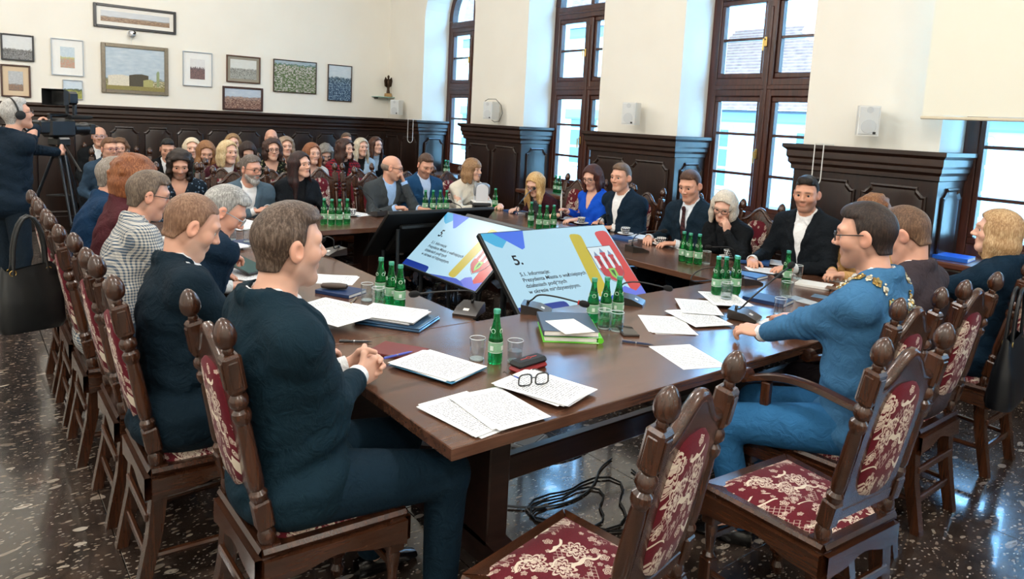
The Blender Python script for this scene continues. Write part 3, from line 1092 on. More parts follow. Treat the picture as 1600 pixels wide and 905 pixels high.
class Field:
    def __init__(s, lo, hi, h, fine=()):
        """box lo..hi sampled every h metres; fine = list of (lo, hi, h) zones sampled closer"""
        ax = []
        for a in range(3):
            pts = [lo[a]]
            while pts[-1] < hi[a]:
                st = h
                for (fl, fh, hh) in fine:
                    if fl[a] - st <= pts[-1] <= fh[a]:
                        st = min(st, hh)
                pts.append(pts[-1] + st)
            ax.append(np.array(pts, f32))
        s.ax = ax
        s.D = np.full([len(a) for a in ax], 1.0, f32)

    def sub(s, lo, hi):
        sl = []
        for a in range(3):
            i = max(0, int(np.searchsorted(s.ax[a], lo[a])) - 1)
            j = min(len(s.ax[a]), int(np.searchsorted(s.ax[a], hi[a])) + 1)
            sl.append(slice(i, max(i, j)))
        return tuple(sl), s.ax[0][sl[0]][:, None, None], s.ax[1][sl[1]][None, :, None], s.ax[2][sl[2]][None, None, :]

    def put(s, f, lo, hi, k=.02, cut=False):
        sl, X, Y, Z = s.sub(lo, hi)
        D = s.D[sl]
        if D.size == 0:
            return
        d = f(X, Y, Z)
        if cut:
            d = -d
            h = np.clip(.5 - .5 * (D - d) / k, 0, 1)
            D[...] = D * (1 - h) + d * h + k * h * (1 - h)
        else:
            h = np.clip(.5 + .5 * (D - d) / k, 0, 1)
            D[...] = D * (1 - h) + d * h - k * h * (1 - h)

    def cone(s, a, b, r1, r2, k=.02, cut=False):
        a, b = np.array(a, float), np.array(b, float)
        m = max(r1, r2) + k + .012
        ba = b - a
        L = max(float(ba @ ba), 1e-9)

        def f(X, Y, Z):
            px, py, pz = X - a[0], Y - a[1], Z - a[2]
            h = np.clip((px * ba[0] + py * ba[1] + pz * ba[2]) / L, 0, 1)
            return np.sqrt((px - h * ba[0]) ** 2 + (py - h * ba[1]) ** 2 + (pz - h * ba[2]) ** 2) - (r1 + (r2 - r1) * h)
        s.put(f, np.minimum(a, b) - m, np.maximum(a, b) + m, k, cut)

    def ell(s, c, R, r, k=.02, cut=False):
        """ellipsoid centre c, rotation rows R (3 unit axes), radii r"""
        c = np.array(c, float)
        m = max(r) + k + .012

        def f(X, Y, Z):
            px, py, pz = X - c[0], Y - c[1], Z - c[2]
            q = [(px * R[i][0] + py * R[i][1] + pz * R[i][2]) for i in range(3)]
            k0 = np.sqrt(sum((q[i] / r[i]) ** 2 for i in range(3)))
            k1 = np.sqrt(sum((q[i] / r[i] ** 2) ** 2 for i in range(3)))
            return k0 * (k0 - 1) / np.maximum(k1, 1e-6)
        s.put(f, c - m, c + m, k, cut)

    def mesh(s):
        D = s.D
        S = D < 0
        c = S[:-1, :-1, :-1].astype(np.int8)
        tot = c.copy()
        for dx, dy, dz in ((1, 0, 0), (0, 1, 0), (0, 0, 1), (1, 1, 0), (1, 0, 1), (0, 1, 1), (1, 1, 1)):
            tot += S[dx:S.shape[0] - 1 + dx, dy:S.shape[1] - 1 + dy, dz:S.shape[2] - 1 + dz]
        I, J, K = np.nonzero((tot > 0) & (tot < 8))
        n = len(I)
        if n == 0:
            return np.zeros((0, 3), f32), np.zeros((0, 4), np.int32)
        acc = np.zeros((n, 3))
        cnt = np.zeros(n)
        corners = [(a, b, d) for a in (0, 1) for b in (0, 1) for d in (0, 1)]
        val = {q: D[I + q[0], J + q[1], K + q[2]] for q in corners}
        pos = lambda q: np.stack([s.ax[0][I + q[0]], s.ax[1][J + q[1]], s.ax[2][K + q[2]]], 1)
        for q in corners:
            for a in range(3):
                if q[a] == 0:
                    q2 = list(q)
                    q2[a] = 1
                    q2 = tuple(q2)
                    va, vb = val[q], val[q2]
                    m = (va < 0) != (vb < 0)
                    if m.any():
                        t = (va[m] / (va[m] - vb[m]))[:, None]
                        acc[m] += pos(q)[m] * (1 - t) + pos(q2)[m] * t
                        cnt[m] += 1
        V = acc / cnt[:, None]
        idx = np.full(tot.shape, -1, np.int32)
        idx[I, J, K] = np.arange(n)
        Q = []
        for a in range(3):
            o = [(0, 0, 0)] * 4
            b, d = (a + 1) % 3, (a + 2) % 3
            sl0 = [slice(1, -1)] * 3
            sl1 = [slice(1, -1)] * 3
            sl0[a] = slice(0, -1)
            sl1[a] = slice(1, None)
            A, B = S[tuple(sl0)], S[tuple(sl1)]
            E = np.nonzero(A != B)
            if len(E[0]) == 0:
                continue
            flip = A[E]
            base = [E[0], E[1], E[2]]
            for ax in (b, d):
                base[ax] = base[ax] + 1
            def cell(ob, od):
                q = list(base)
                q[b] = q[b] - ob
                q[d] = q[d] - od
                return idx[q[0], q[1], q[2]]
            quad = np.stack([cell(1, 1), cell(0, 1), cell(0, 0), cell(1, 0)], 1)
            quad[~flip] = quad[~flip][:, ::-1]
            Q.append(quad)
        Q = np.concatenate(Q) if Q else np.zeros((0, 4), np.int32)
        Q = Q[(Q >= 0).all(1)]
        return V, Q


def simplify(V, Q, size, keep=None):
    """merge vertices inside cubes of the given size, except where keep is true; returns vertices, quads, triangles"""
    n = len(V)
    cell = np.floor(V / size).astype(np.int64)
    cell -= cell.min(0)
    d = cell.max(0) + 1
    key = (cell[:, 0] * d[1] + cell[:, 1]) * d[2] + cell[:, 2]
    if keep is not None:
        key[keep] = d[0] * d[1] * d[2] + np.arange(n)[keep]
    _, inv = np.unique(key, return_inverse=True)
    m = inv.max() + 1
    cnt = np.bincount(inv, minlength=m)
    W = np.stack([np.bincount(inv, weights=V[:, a], minlength=m) / cnt for a in range(3)], 1)
    Q = inv[Q]
    same = [Q[:, i] == Q[:, (i + 1) % 4] for i in range(4)]
    opp = (Q[:, 0] == Q[:, 2]) | (Q[:, 1] == Q[:, 3])
    nd = sum(x.astype(int) for x in same)
    quads = Q[(nd == 0) & ~opp]
    T = Q[(nd == 1) & ~opp]
    if len(T):
        k = np.argmax(np.stack([T[:, i] == T[:, (i + 1) % 4] for i in range(4)], 1), 1)
        ar = np.arange(len(T))
        tris = np.stack([T[ar, k], T[ar, (k + 2) % 4], T[ar, (k + 3) % 4]], 1)
    else:
        tris = np.zeros((0, 3), np.int64)
    return W, quads, tris


def np_mesh(name, V, Q, mat, parent=None, col=None, tris=None):
    me = bpy.data.meshes.new(name)
    n, m = len(V), len(Q)
    if tris is None:
        tris = np.zeros((0, 3), np.int64)
    mt = len(tris)
    me.vertices.add(n)
    me.vertices.foreach_set('co', V.astype(f32).ravel())
    me.loops.add(m * 4 + mt * 3)
    me.loops.foreach_set('vertex_index', np.concatenate([Q.astype(np.int32).ravel(), tris.astype(np.int32).ravel()]))
    me.polygons.add(m + mt)
    me.polygons.foreach_set('loop_start', np.concatenate([np.arange(0, m * 4, 4, dtype=np.int32), m * 4 + np.arange(0, mt * 3, 3, dtype=np.int32)]))
    me.update(calc_edges=True)
    me.validate()
    me.polygons.foreach_set('use_smooth', np.ones(len(me.polygons), bool))
    if col is not None:
        at = me.color_attributes.new('Col', 'FLOAT_COLOR', 'POINT')
        at.data.foreach_set('color', np.concatenate([col, np.ones((n, 1))], 1).astype(f32).ravel())
    me.materials.append(mat)
    o = bpy.data.objects.new(name, me)
    COL.objects.link(o)
    if parent is not None:
        o.parent = parent
    return o


def m_skin():
    t = NT('skin')
    at = t.n('ShaderNodeVertexColor', layer_name='Col')
    nz = t.noise(t.coord(), 55, 4)
    t.col(t.mix(t.math('MULTIPLY', nz.outputs[0], .22), at.outputs[0], (.55, .22, .16)))
    t.set(rough=.48, spec=.4)
    t.b.inputs['Subsurface Weight'].default_value = .08
    t.b.inputs['Subsurface Radius'].default_value = (.012, .005, .003)
    t.bump(t.noise(t.coord(), 320, 3).outputs[0], .10, .001)
    return t.m


def m_hair(c, c2, key):
    if key in MATS:
        return MATS[key]
    t = NT('hair')
    o = t.coord('Object', (1, 1, .22))
    n1 = t.noise(o, 170, 4, .65)
    n2 = t.noise(t.coord(), 14, 3)
    f = t.math('ADD', t.math('MULTIPLY', n1.outputs[0], .75), t.math('MULTIPLY', n2.outputs[0], .35))
    a, b = srgb(c), srgb(c2)
    t.col(t.ramp(f, ((.36, [x * .55 for x in a]), (.52, a), (.72, b))))
    t.set(rough=.45, spec=.35)
    t.bump(n1.outputs[0], .8, .006)
    MATS[key] = t.m
    return t.m


def m_lens():
    t = NT('spectacle_lens')
    tr = t.n('ShaderNodeBsdfTransparent')
    gl = t.n('ShaderNodeBsdfGlossy')
    gl.inputs['Roughness'].default_value = .03
    mx = t.n('ShaderNodeMixShader')
    mx.inputs[0].default_value = .05
    t.l(tr.outputs[0], mx.inputs[1])
    t.l(gl.outputs[0], mx.inputs[2])
    t.l(mx.outputs[0], t.t.nodes['Material Output'].inputs[0])
    return t.m


M_LENS = m_lens()
M_SKIN = m_skin()
M_EYE = plain('eye_white', '#d8d2cb', .15)
M_IRIS = plain('eye_iris', '#2a211c', .1)
M_SHOE = plain('black_leather', '#0b0b0d', .25, coat=.3)


def eye_mesh():
    b = MB()
    n, m = 10, 8
    vs, fs, mi = [], [], []
    for j in range(m + 1):
        th = math.pi * j / m
        for i in range(n):
            ph = 2 * math.pi * i / n
            vs.append((.0125 * math.sin(th) * math.cos(ph), .0125 * math.cos(th), .0125 * math.sin(th) * math.sin(ph)))
    for j in range(m):
        for i in range(n):
            i2 = (i + 1) % n
            b.add([vs[j * n + i], vs[j * n + i2], vs[(j + 1) * n + i2], vs[(j + 1) * n + i]], [(0, 1, 2, 3)], 1 if j < 2 else 0)
    o = b.build('eye', [M_EYE, M_IRIS], smooth=0)
    me = o.data
    bpy.data.objects.remove(o)
    me.polygons.foreach_set('use_smooth', [True] * len(me.polygons))
    return me


EYE_ME = eye_mesh()


def nrm(v):
    v = np.array(v, float)
    return v / max(np.linalg.norm(v), 1e-9)


def ik(a, c, l1, l2, pole):
    """middle joint between a and c"""
    a, c = np.array(a, float), np.array(c, float)
    d = c - a
    L = np.linalg.norm(d)
    if L > (l1 + l2) * .999:
        c = a + d / L * (l1 + l2) * .999
        d = c - a
        L = np.linalg.norm(d)
    x = (L * L + l1 * l1 - l2 * l2) / (2 * L)
    h = math.sqrt(max(l1 * l1 - x * x, 0))
    u = d / L
    p = np.array(pole, float)
    p = nrm(p - u * (p @ u))
    return a + u * x + p * h, c


def hand_joints(w, d, n, side, curl, spread=1.0, s=1.0):
    """wrist w, direction d, palm normal n (pointing out of the palm), side +1/-1 = thumb side sign"""
    d = nrm(d)
    n = nrm(np.array(n) - d * (np.array(n) @ d))
    t = np.cross(n, d) * side        # towards the thumb
    out = []
    for i, (off, L) in enumerate(((.030, .070), (.010, .078), (-.010, .072), (-.028, .056))):
        base = w + d * (.088 - .006 * abs(i - 1)) * s + t * off * s
        ang = curl * (1 + .08 * i)
        p = [base]
        dd = d + t * off * 1.2 * spread
        for q, fr in enumerate((.45, .30, .25)):
            a = ang * (q + .6)
            v = nrm(dd) * math.cos(a) + n * math.sin(a)
            p.append(p[-1] + v * L * fr * s)
        out.append((p, .0092 * s, .0072 * s))
    b0 = w + d * .03 * s + t * .028 * s
    b1 = b0 + (d * .6 + t * .75 + n * .25) * .036 * s
    b2 = b1 + (d * .85 + t * .35 + n * (.3 + .5 * curl)) * .030 * s
    b3 = b2 + (d * .9 + n * (.3 + .6 * curl)) * .024 * s
    out.append(([b0, b1, b2, b3], .0115 * s, .0085 * s))
    return out, t, n


def add_hand(F, w, d, n, side, curl, s=1.0, k=.006):
    fj, t, n = hand_joints(np.array(w, float), d, n, side, curl, s=s)
    d = nrm(d)
    R = [t, d, n]
    F.ell(np.array(w) + d * .052 * s, R, (.041 * s, .056 * s, .016 * s), k=.012)
    F.cone(np.array(w) + d * .02 * s + t * .02 * s, np.array(w) + d * .085 * s + t * .026 * s, .014 * s, .012 * s, k=.01)
    for p, r1, r2 in fj:
        for q in range(3):
            a, b = r1 + (r2 - r1) * q / 3, r1 + (r2 - r1) * (q + 1) / 3
            F.cone(p[q], p[q + 1], a, b, k=k)


HEADS = {}


def person(head, face, look=None, tilt=0., roll=0., hands=(), male=True, s=1.0, wide=1.0, skin='#d9a98c', top='jacket', topc='#0d2733',
           shirt='#e6e8ea', tie=None, hair=('short', '#3a2a20', '#5a4636'), beard=None, glasses=None, legs='#0c1c26', label='', cat='person',
           L=.50, res=(.0052, .0115), lip=None, kind2=None, topk=('plain', None), vdepth=.34, group=None, seat=None, back=.10, standing=False, shoe=True, handres=None, curl=.35, kneedir=None, neckfwd=.035, cuff=True, elbow=None, name='person', brow=None, hsz=None):
    """seated (or standing) figure. head = head centre; face, look = body / head heading in radians (0 = +Y, turning left is positive)
    tilt = head pitch down; hands = [(pos, dir, palm normal)] right, left"""
    rng = random.Random(label)
    H = np.array(head, float)
    if look is None:
        look = face
    fw = np.array([-math.sin(face), math.cos(face), 0])
    sd = np.array([math.cos(face), math.sin(face), 0])          # body's right
    up = np.array([0, 0, 1.])
    # head frame
    lf = np.array([-math.sin(look), math.cos(look), 0])
    ls = np.array([math.cos(look), math.sin(look), 0])
    hv = lf * math.cos(tilt) - up * math.sin(tilt)
    hw = up * math.cos(tilt) + lf * math.sin(tilt)
    hu = ls * math.cos(roll) + hw * math.sin(roll)
    hw = np.cross(hu, hv)
    hs = hsz or s * (1.0 if male else .95)
    hp = lambda u, v, w: H + (hu * u + hv * v + hw * w) * hs
    neckb = H - up * .152 * hs - fw * neckfwd * s - hv * .02
    hipz = .575
    if standing:
        hipz = max(.8, neckb[2] - .56 * s)
        pel = neckb - fw * .03
        pel[2] = hipz
    else:
        dz = neckb[2] - hipz
        LL = max(L * s, dz)
        bk = min(math.sqrt(max(LL * LL - dz * dz, 0)), .34)
        pel = np.array([neckb[0], neckb[1], hipz]) - fw * max(bk, back)
        if seat is not None:
            pel = np.array([seat[0], seat[1], hipz])
    sp = nrm(neckb - pel)
    sd0 = sd
    sd = nrm(sd - sp * (sd @ sp))
    tf = nrm(np.cross(sp, sd))
    if tf @ fw < 0:
        tf = -tf
    TL = np.linalg.norm(neckb - pel)
    tp = lambda u, v, w: pel + sd * u + tf * v + sp * w
    sw = (.168 if male else .148) * s * wide
    shz = TL - .075 * s
    sh = [tp(sw, -.005, shz), tp(-sw, -.005, shz)]
    # arms
    l1, l2 = .285 * s, .255 * s
    arms = []
    for i in range(2):
        sg = 1 if i == 0 else -1
        hnd = hands[i] if i < len(hands) else None
        if hnd is None:
            tgt = pel + fw * .30 + sd * sg * .12 + up * .06
            hnd = (tgt, fw * .9 - sd * sg * .3, -up)
        pole = -up * .8 + sd * sg * .45 - fw * .35
        if elbow is not None and elbow[i] is not None:
            pole = np.array(elbow[i], float)
        e, w = ik(sh[i], hnd[0], l1, l2, pole)
        arms.append((sh[i], e, w, hnd[1], hnd[2], sg))
    # legs
    kd = fw if kneedir is None else nrm(kneedir)
    lg = []
    for sg in (1, -1):
        hip = pel + sd * sg * .092 * s
        if standing:
            kn = hip + np.array([0, 0, -.42 * s]) + fw * .03
            an = np.array([kn[0], kn[1], .09]) - fw * .03
        else:
            kn = hip + kd * .43 * s + sd * sg * .06
            kn[2] = .515
            an = np.array([kn[0], kn[1], .10]) + kd * (-.06 + .05 * sg)
        lg.append((hip, kn, an))
    hf, hb = res
    pts = np.array([H, pel, *[a for A in arms for a in A[:3]], *[a for A in lg for a in A]])
    lo, hi = pts.min(0) - .24, pts.max(0) + .24
    lo[2] = max(lo[2], -.01) if not standing else -.01
    fine = [(H - .135 * hs - np.array([0, 0, .03]), H + .135 * hs, hf)]
    if handres:
        for A in arms:
            c = A[2] + nrm(A[3]) * .09
            fine.append((c - .11, c + .11, handres))
    # ---- body (skin)
    B = Field(lo, hi, hb, fine)
    tk = .05

    def torso(Fd, g, hem=0.0, low=True):
        w = wide * s * (1 if male else .92)
        R = [sd, tf, sp]
        Fd.ell(tp(0, -.01, .02), R, (.165 * w + g, .125 * w + g, .13 + g), k=.05)
        Fd.ell(tp(0, .01, TL * .36), R, (.150 * w + g, .118 * w + g, .19 * s + g), k=.06)
        Fd.ell(tp(0, .0, TL * .68), R, (.165 * w + g, .112 * w + g, .17 * s + g), k=.06)
        if not male:
            for sg in (1, -1):
                Fd.ell(tp(.068 * s * sg, .085 * s, TL * .66), R, (.056 + g * .5, .048 + g * .5, .058 + g * .5), k=.06)
        for sg, S in ((1, sh[0]), (-1, sh[1])):
            Fd.cone(tp(.045 * sg, -.018, TL - .012), S, .044 * s + g, (.046 if male else .040) * s + g, k=.05)
    torso(B, -.006)
    B.cone(neckb - sp * .05, hp(0, -.022, -.055), .060 * s * (1 if male else .86), .054 * s * (1 if male else .86), k=.03)
    for S, e, w, hd, hn, sg in arms:
        B.cone(S, e, .046 * s, .038 * s, k=.03)
        B.cone(e, w, .038 * s, .026 * s, k=.02)
        add_hand(B, w, hd, hn, -sg, curl, s=(1.0 if male else .9) * s)
    for hip, kn, an in lg:
        B.cone(hip, kn, .078 * s, .055 * s, k=.04)
        B.cone(kn, an, .052 * s, .038 * s, k=.03)
        B.cone(an - up * .045, an - up * .06 + kd * .10, .026, .020, k=.02)
    R = [hu, hv, hw]
    sc = lambda *r: tuple(x * hs for x in r)
    B.ell(hp(0, -.014, .030), R, sc(.0755, .098, .087), k=.02)
    B.ell(hp(0, .020, -.028), R, sc(.062 if male else .060, .068, .084), k=.03)
    for sg in (1, -1):
        B.cone(hp(.048 * sg, -.006, -.058), hp(.014 * sg, .060, -.101), .016 * hs, .018 * hs, k=.03)
        B.ell(hp(.041 * sg, .052, -.026), R, sc(.024, .028, .026), k=.02)
        B.cone(hp(.008 * sg, .083, .024), hp(.046 * sg, .066, .022), .013 * hs, .012 * hs, k=.018)
    B.cone(hp(-.012, .060, -.102), hp(.012, .060, -.102), .021 * hs, .021 * hs, k=.02)
    for sg in (1, -1):
        B.ell(hp(.0325 * sg, .0965, -.002), R, sc(.0155, .0165, .0072), k=.010, cut=True)
    B.cone(hp(0, .080, .016), hp(0, .110, -.028), .0075 * hs, .0105 * hs, k=.012)
    for sg in (1, -1):
        B.ell(hp(.012 * sg, .096, -.033), R, sc(.009, .012, .008), k=.008)
    B.cone(hp(-.017, .079, -.0585), hp(.017, .079, -.0585), .0068 * hs, .0068 * hs, k=.012)
    B.cone(hp(-.013, .079, -.0695), hp(.013, .079, -.0695), .0072 * hs, .0072 * hs, k=.012)
    B.cone(hp(-.024, .093, -.064), hp(.024, .093, -.064), .0022 * hs, .0022 * hs, k=.006, cut=True)
    for sg in (1, -1):
        er = [hu * math.cos(.35 * sg) - hv * math.sin(.35) * 1, hv * math.cos(.35) + hu * math.sin(.35) * sg, hw]
        B.ell(hp(.079 * sg, -.012, -.008), er, sc(.010, .021, .033), k=.008)
        B.ell(hp(.088 * sg, -.006, -.004), er, sc(.007, .011, .018), k=.006, cut=True)
    V, Q = B.mesh()
    keep = np.linalg.norm(V - (H - up * .03), axis=1) < .20
    for A in arms:
        keep |= np.linalg.norm(V - (A[2] + nrm(A[3]) * .075), axis=1) < .125
    V, Q, TT = simplify(V, Q, .028, keep)
    # colours: skin, lips, brows, stubble/beard
    q = (V - H) / hs
    lu, lv, lw = q @ hu, q @ hv, q @ hw
    base = np.array(srgb(skin))
    col = np.tile(base, (len(V), 1))

    def paint(mask, c):
        m = np.clip(mask, 0, 1)[:, None]
        col[:] = col * (1 - m) + np.array(c) * m
    hd = (np.abs(lu) < .1) & (np.abs(lw) < .13) & (np.abs(lv) < .14)
    sm = lambda x, a, b: np.clip((x - a) / (b - a), 0, 1)
    cheek = np.exp(-(((np.abs(lu) - .042) / .022) ** 2 + ((lw + .03) / .022) ** 2)) * sm(lv, .03, .06) * hd
    paint(cheek * .30, base * np.array([1.0, .72, .68]))
    earm = hd * sm(np.abs(lu), .074, .08)
    paint(earm * .35, base * np.array([1.0, .68, .62]))
    lipm = np.exp(-((lu / .022) ** 4 + ((lw + .0645) / .0105) ** 4)) * sm(lv, .078, .084) * hd
    paint(lipm * (.4 if male else .75), np.array(lip) if lip else base * np.array([.86, .52, .50]))
    mline = np.exp(-((lu / .021) ** 4 + ((lw + .0638) / .0032) ** 2)) * sm(lv, .070, .076) * hd
    paint(mline * .75, base * np.array([.42, .22, .2]))
    hc = np.array(srgb(hair[1]))
    bc = np.array(srgb(brow)) if brow else hc * .6
    browm = np.exp(-(((np.abs(lu) - .030) / .019) ** 4 + ((lw - .0225 + (np.abs(lu) - .03) * .12) / .0055) ** 4)) * sm(lv, .05, .06) * hd
    paint(browm * .85, bc)
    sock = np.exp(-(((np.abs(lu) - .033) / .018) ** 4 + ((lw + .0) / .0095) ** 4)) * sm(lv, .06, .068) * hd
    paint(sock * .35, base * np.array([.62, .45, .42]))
    if beard:
        bcol, amt = np.array(srgb(beard[0])), beard[1]
        bm = sm(-lw, .036, .052) * sm(lv, -.02, .01) * hd * (1 - lipm) * sm(.12 - np.abs(lu), .02, .05)
        bm = np.maximum(bm, hd * sm(lv, .07, .08) * np.exp(-((lw + .048) / .007) ** 2) * (np.abs(lu) < .03))
        bm *= (lw > -.135)
        paint(bm * amt, bcol)
    if hair[0] in ('short', 'bald', 'buzz', 'quiff', 'thin'):
        # clipped hair on the sides and nape
        hm = sm(lw + .45 * np.clip(lv + .04, 0, .1), -.080, -.060) * sm(-lv + .38 * lw, -.020, -.006) * (np.abs(lu) < .1) * (lw < .13) * (lw > -.1) * (lv > -.14) * (1 - earm)
        if hair[0] == 'bald':
            hm = hm * sm(-lw, -.05, -.02) * .45
        if len(hair) > 3:
            hc = np.array(srgb(hair[3]))
        paint(hm * .6, hc)
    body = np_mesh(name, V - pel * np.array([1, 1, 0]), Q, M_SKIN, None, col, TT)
    body.location = (pel[0], pel[1], 0)
    tag(body, label, cat, group)
    off = pel * np.array([1, 1, 0])

    def child(name, Fd, mat, lab=None, size=None):
        v, qd = Fd.mesh()
        if len(v) == 0:
            return None
        tt = None
        if size:
            v, qd, tt = simplify(v, qd, size)
        o = np_mesh(name, v - off, qd, mat, body, None, tt)
        if lab:
            o['label'] = lab
        return o
    # ---- clothes
    fineT = [(tp(0, .1, TL * .72) - .13, tp(0, .1, TL * .72) + .17, hb * .72)] if hb < .015 else []
    gl = lo.copy()
    gl[2] = (pel[2] - .22)
    gh = hi.copy()
    gh[2] = neckb[2] + .13
    T = Field(gl, gh, hb, fineT)
    g = .016 if top in ('jacket', 'coat') else .010
    torso(T, g)
    # skirt of the jacket down over the lap
    T.ell(tp(0, .0, .0), [sd, tf, sp], (.172 * wide * s + g, .14 * wide * s + g, .12), k=.05)
    slv = (.050, .051, .040) if top in ('jacket', 'coat') else (.045, .045, .036)
    slv = [x * s * (1 if male else .9) for x in slv]
    for S, e, w, hdv, hn, sg in arms:
        T.cone(S + (e - S) * .04, e, slv[0], slv[1], k=.085)
        fd = nrm(w - e)
        wr = w - fd * (.012 if top in ('jacket', 'coat') else .0)
        T.cone(e, wr - fd * .03, slv[1], slv[2] * 1.02, k=.025)
    if top in ('sweater', 'blouse', 'dress'):
        if kind2 == 'turtle':
            T.cone(neckb - sp * .02, neckb + (hp(0, -.02, -.06) - neckb) * .55, .072 * s, .066 * s, k=.02)
    # neck opening
    def vcut(X, Y, Z, top_w, depth, sharp=True):
        px, py, pz = X - pel[0], Y - pel[1], Z - pel[2]
        u = px * sd[0] + py * sd[1]
        v = px * tf[0] + py * tf[1] + pz * tf[2]
        w = px * sp[0] + py * sp[1] + pz * sp[2]
        hwid = (w - (TL - depth)) / depth * top_w
        return np.maximum(np.abs(u) - hwid, -(v - .0)) * .8
    box = lambda c, r: (np.array(c) - r, np.array(c) + r)
    if top in ('jacket', 'coat'):
        lo_, hi_ = box(tp(0, .08, TL - vdepth * .4), .30)
        if True:                                                   # lapels: thicker band along the opening
            def lap(X, Y, Z):
                px, py, pz = X - pel[0], Y - pel[1], Z - pel[2]
                u = np.abs(px * sd[0] + py * sd[1])
                v = px * tf[0] + py * tf[1] + pz * tf[2]
                w = px * sp[0] + py * sp[1] + pz * sp[2]
                tt = (w - (TL - vdepth)) / vdepth
                hwid = tt * .068
                band = np.abs(u - hwid - .026 * np.clip(tt * 1.4, 0, 1)) - .026 * np.clip(tt * 1.4, 0, 1)
                return np.maximum(np.maximum(np.maximum(band, -(v - .03)), w - (TL + .0)), 0.0 * u + T_copy - .0075)
            sl, X, Y, Z = T.sub(lo_, hi_)
            T_copy = T.D[sl].copy()
            T.put(lap, lo_, hi_, k=.004)
        T.put(lambda X, Y, Z: vcut(X, Y, Z, .066, vdepth), lo_, hi_, k=.004, cut=True)
        # collar standing behind the neck
        T.cone(tp(0, 0, TL - .03), hp(0, -.02, .0), .062 * s, .064 * s, k=.006, cut=True)
        cr = .080 * s
        prev = None
        for i in range(9):
            a_ = math.pi * (-.15 + 1.3 * i / 8)
            p_ = tp(cr * math.cos(a_), -cr * .82 * math.sin(a_) - .004, TL + .043 - .034 * (abs(i - 4) / 4) ** 2)
            if prev is not None:
                T.cone(prev, p_, .011, .011, k=.012)
                T.cone(prev - sp * .02, p_ - sp * .02, .016, .016, k=.02)
            prev = p_
    elif kind2 == 'turtle':
        pass
    elif kind2 == 'vneck':
        lo_, hi_ = box(tp(0, .08, TL - .08), .24)
        T.put(lambda X, Y, Z: vcut(X, Y, Z, .075, .17), lo_, hi_, k=.006, cut=True)
    # hole for the neck
    T.cone(tp(0, 0, TL - .03), hp(0, -.02, .0), .062 * s, .064 * s, k=.006, cut=True) if kind2 != 'turtle' and top not in ('jacket', 'coat') else None
    # creases: around the elbows, at the waist and across the back
    ph = rng.uniform(0, 6.28)
    for S, e, w, hdv, hn, sg in arms:
        fd = nrm(w - e)
        ud = nrm(e - S)
        sl, X, Y, Z = T.sub(e - .15, e + .15)
        if T.D[sl].size:
            px, py, pz = X - e[0], Y - e[1], Z - e[2]
            ta = px * (fd + ud)[0] + py * (fd + ud)[1] + pz * (fd + ud)[2]
            tb = px * (fd - ud)[0] + py * (fd - ud)[1] + pz * (fd - ud)[2]
            fall = np.clip(1 - np.sqrt(px ** 2 + py ** 2 + pz ** 2) / .15, 0, 1)
            T.D[sl] += (.0075 * fall * np.sin(ta * 95 + 2.2 * np.sin(tb * 40 + ph) + ph)).astype(f32)
    sl, X, Y, Z = T.sub(pel - np.array([.32, .32, .14]), np.maximum(pel, neckb) + np.array([.32, .32, .02]))
    px, py, pz = X - pel[0], Y - pel[1], Z - pel[2]
    cu = px * sd[0] + py * sd[1] + pz * sd[2]
    cv = px * tf[0] + py * tf[1] + pz * tf[2]
    cw = px * sp[0] + py * sp[1] + pz * sp[2]
    amp = .0065 * np.exp(-((cw - .10) / .13) ** 2) + .003 * np.exp(-((cw - TL * .72) / .12) ** 2)
    T.D[sl] += (amp * np.sin(cw * 62 + 14 * cu * np.sign(cv + .01) + 2.6 * np.sin(cu * 19 + ph) + ph)).astype(f32)
    nm = {'jacket': 'jacket', 'coat': 'coat', 'sweater': 'sweater', 'blouse': 'blouse', 'dress': 'dress'}[top]
    child(nm, T, cloth(topc, .85, topk[0], topk[1]))
    if top in ('jacket', 'coat') and shirt:
        Sx = Field(np.minimum(tp(-.2, -.15, TL * .3), tp(.2, .2, TL + .1)) - .12, np.maximum(tp(-.2, -.15, TL * .3), tp(.2, .2, TL + .1)) + .12, hb * .62)
        torso(Sx, .004)
        ring = [tp(.064 * s * math.cos(a_), .058 * s * math.sin(a_) + .002, TL + .040 - .050 * max(0, math.sin(a_)) - .004 * abs(math.cos(a_))) for a_ in np.linspace(0, 2 * math.pi, 15)]
        if shirt[0] == '#':
            for p_, q_ in zip(ring[:-1], ring[1:]):
                Sx.cone(p_, q_, .0085, .0085, k=.012)
                Sx.cone(p_ - sp * .022, q_ - sp * .022, .012, .012, k=.012)
            for sg in (1, -1):
                Sx.cone(tp(.018 * sg, .066 * s, TL - .012), tp(.052 * sg, .086 * s, TL - .055), .014, .006, k=.01)
        Sx.cone(tp(0, 0, TL), hp(0, -.02, 0), .055 * s, .056 * s, k=.004, cut=True)
        child('shirt', Sx, cloth(shirt, .8), None, .0125 if hb < .009 else .015)
        if cuff:
            for S, e, w, hdv, hn, sg in arms:
                fd = nrm(w - e)
                if np.linalg.norm(w - H) < 3:
                    c_ = MB()
                    rm = Vector((0, 0, 1)).rotation_difference(Vector(fd)).to_matrix()
                    rr = .034 * s * (1 if male else .88)
                    c_.lathe([(rr, -.05), (rr + .001, -.004), (rr + .002, .012), (rr - .003, .013), (rr - .004, -.05)], Vector(w - off), 16, rot=rm, cap=False)
                    c_.build('shirt_cuff', cloth(shirt, .8), body)
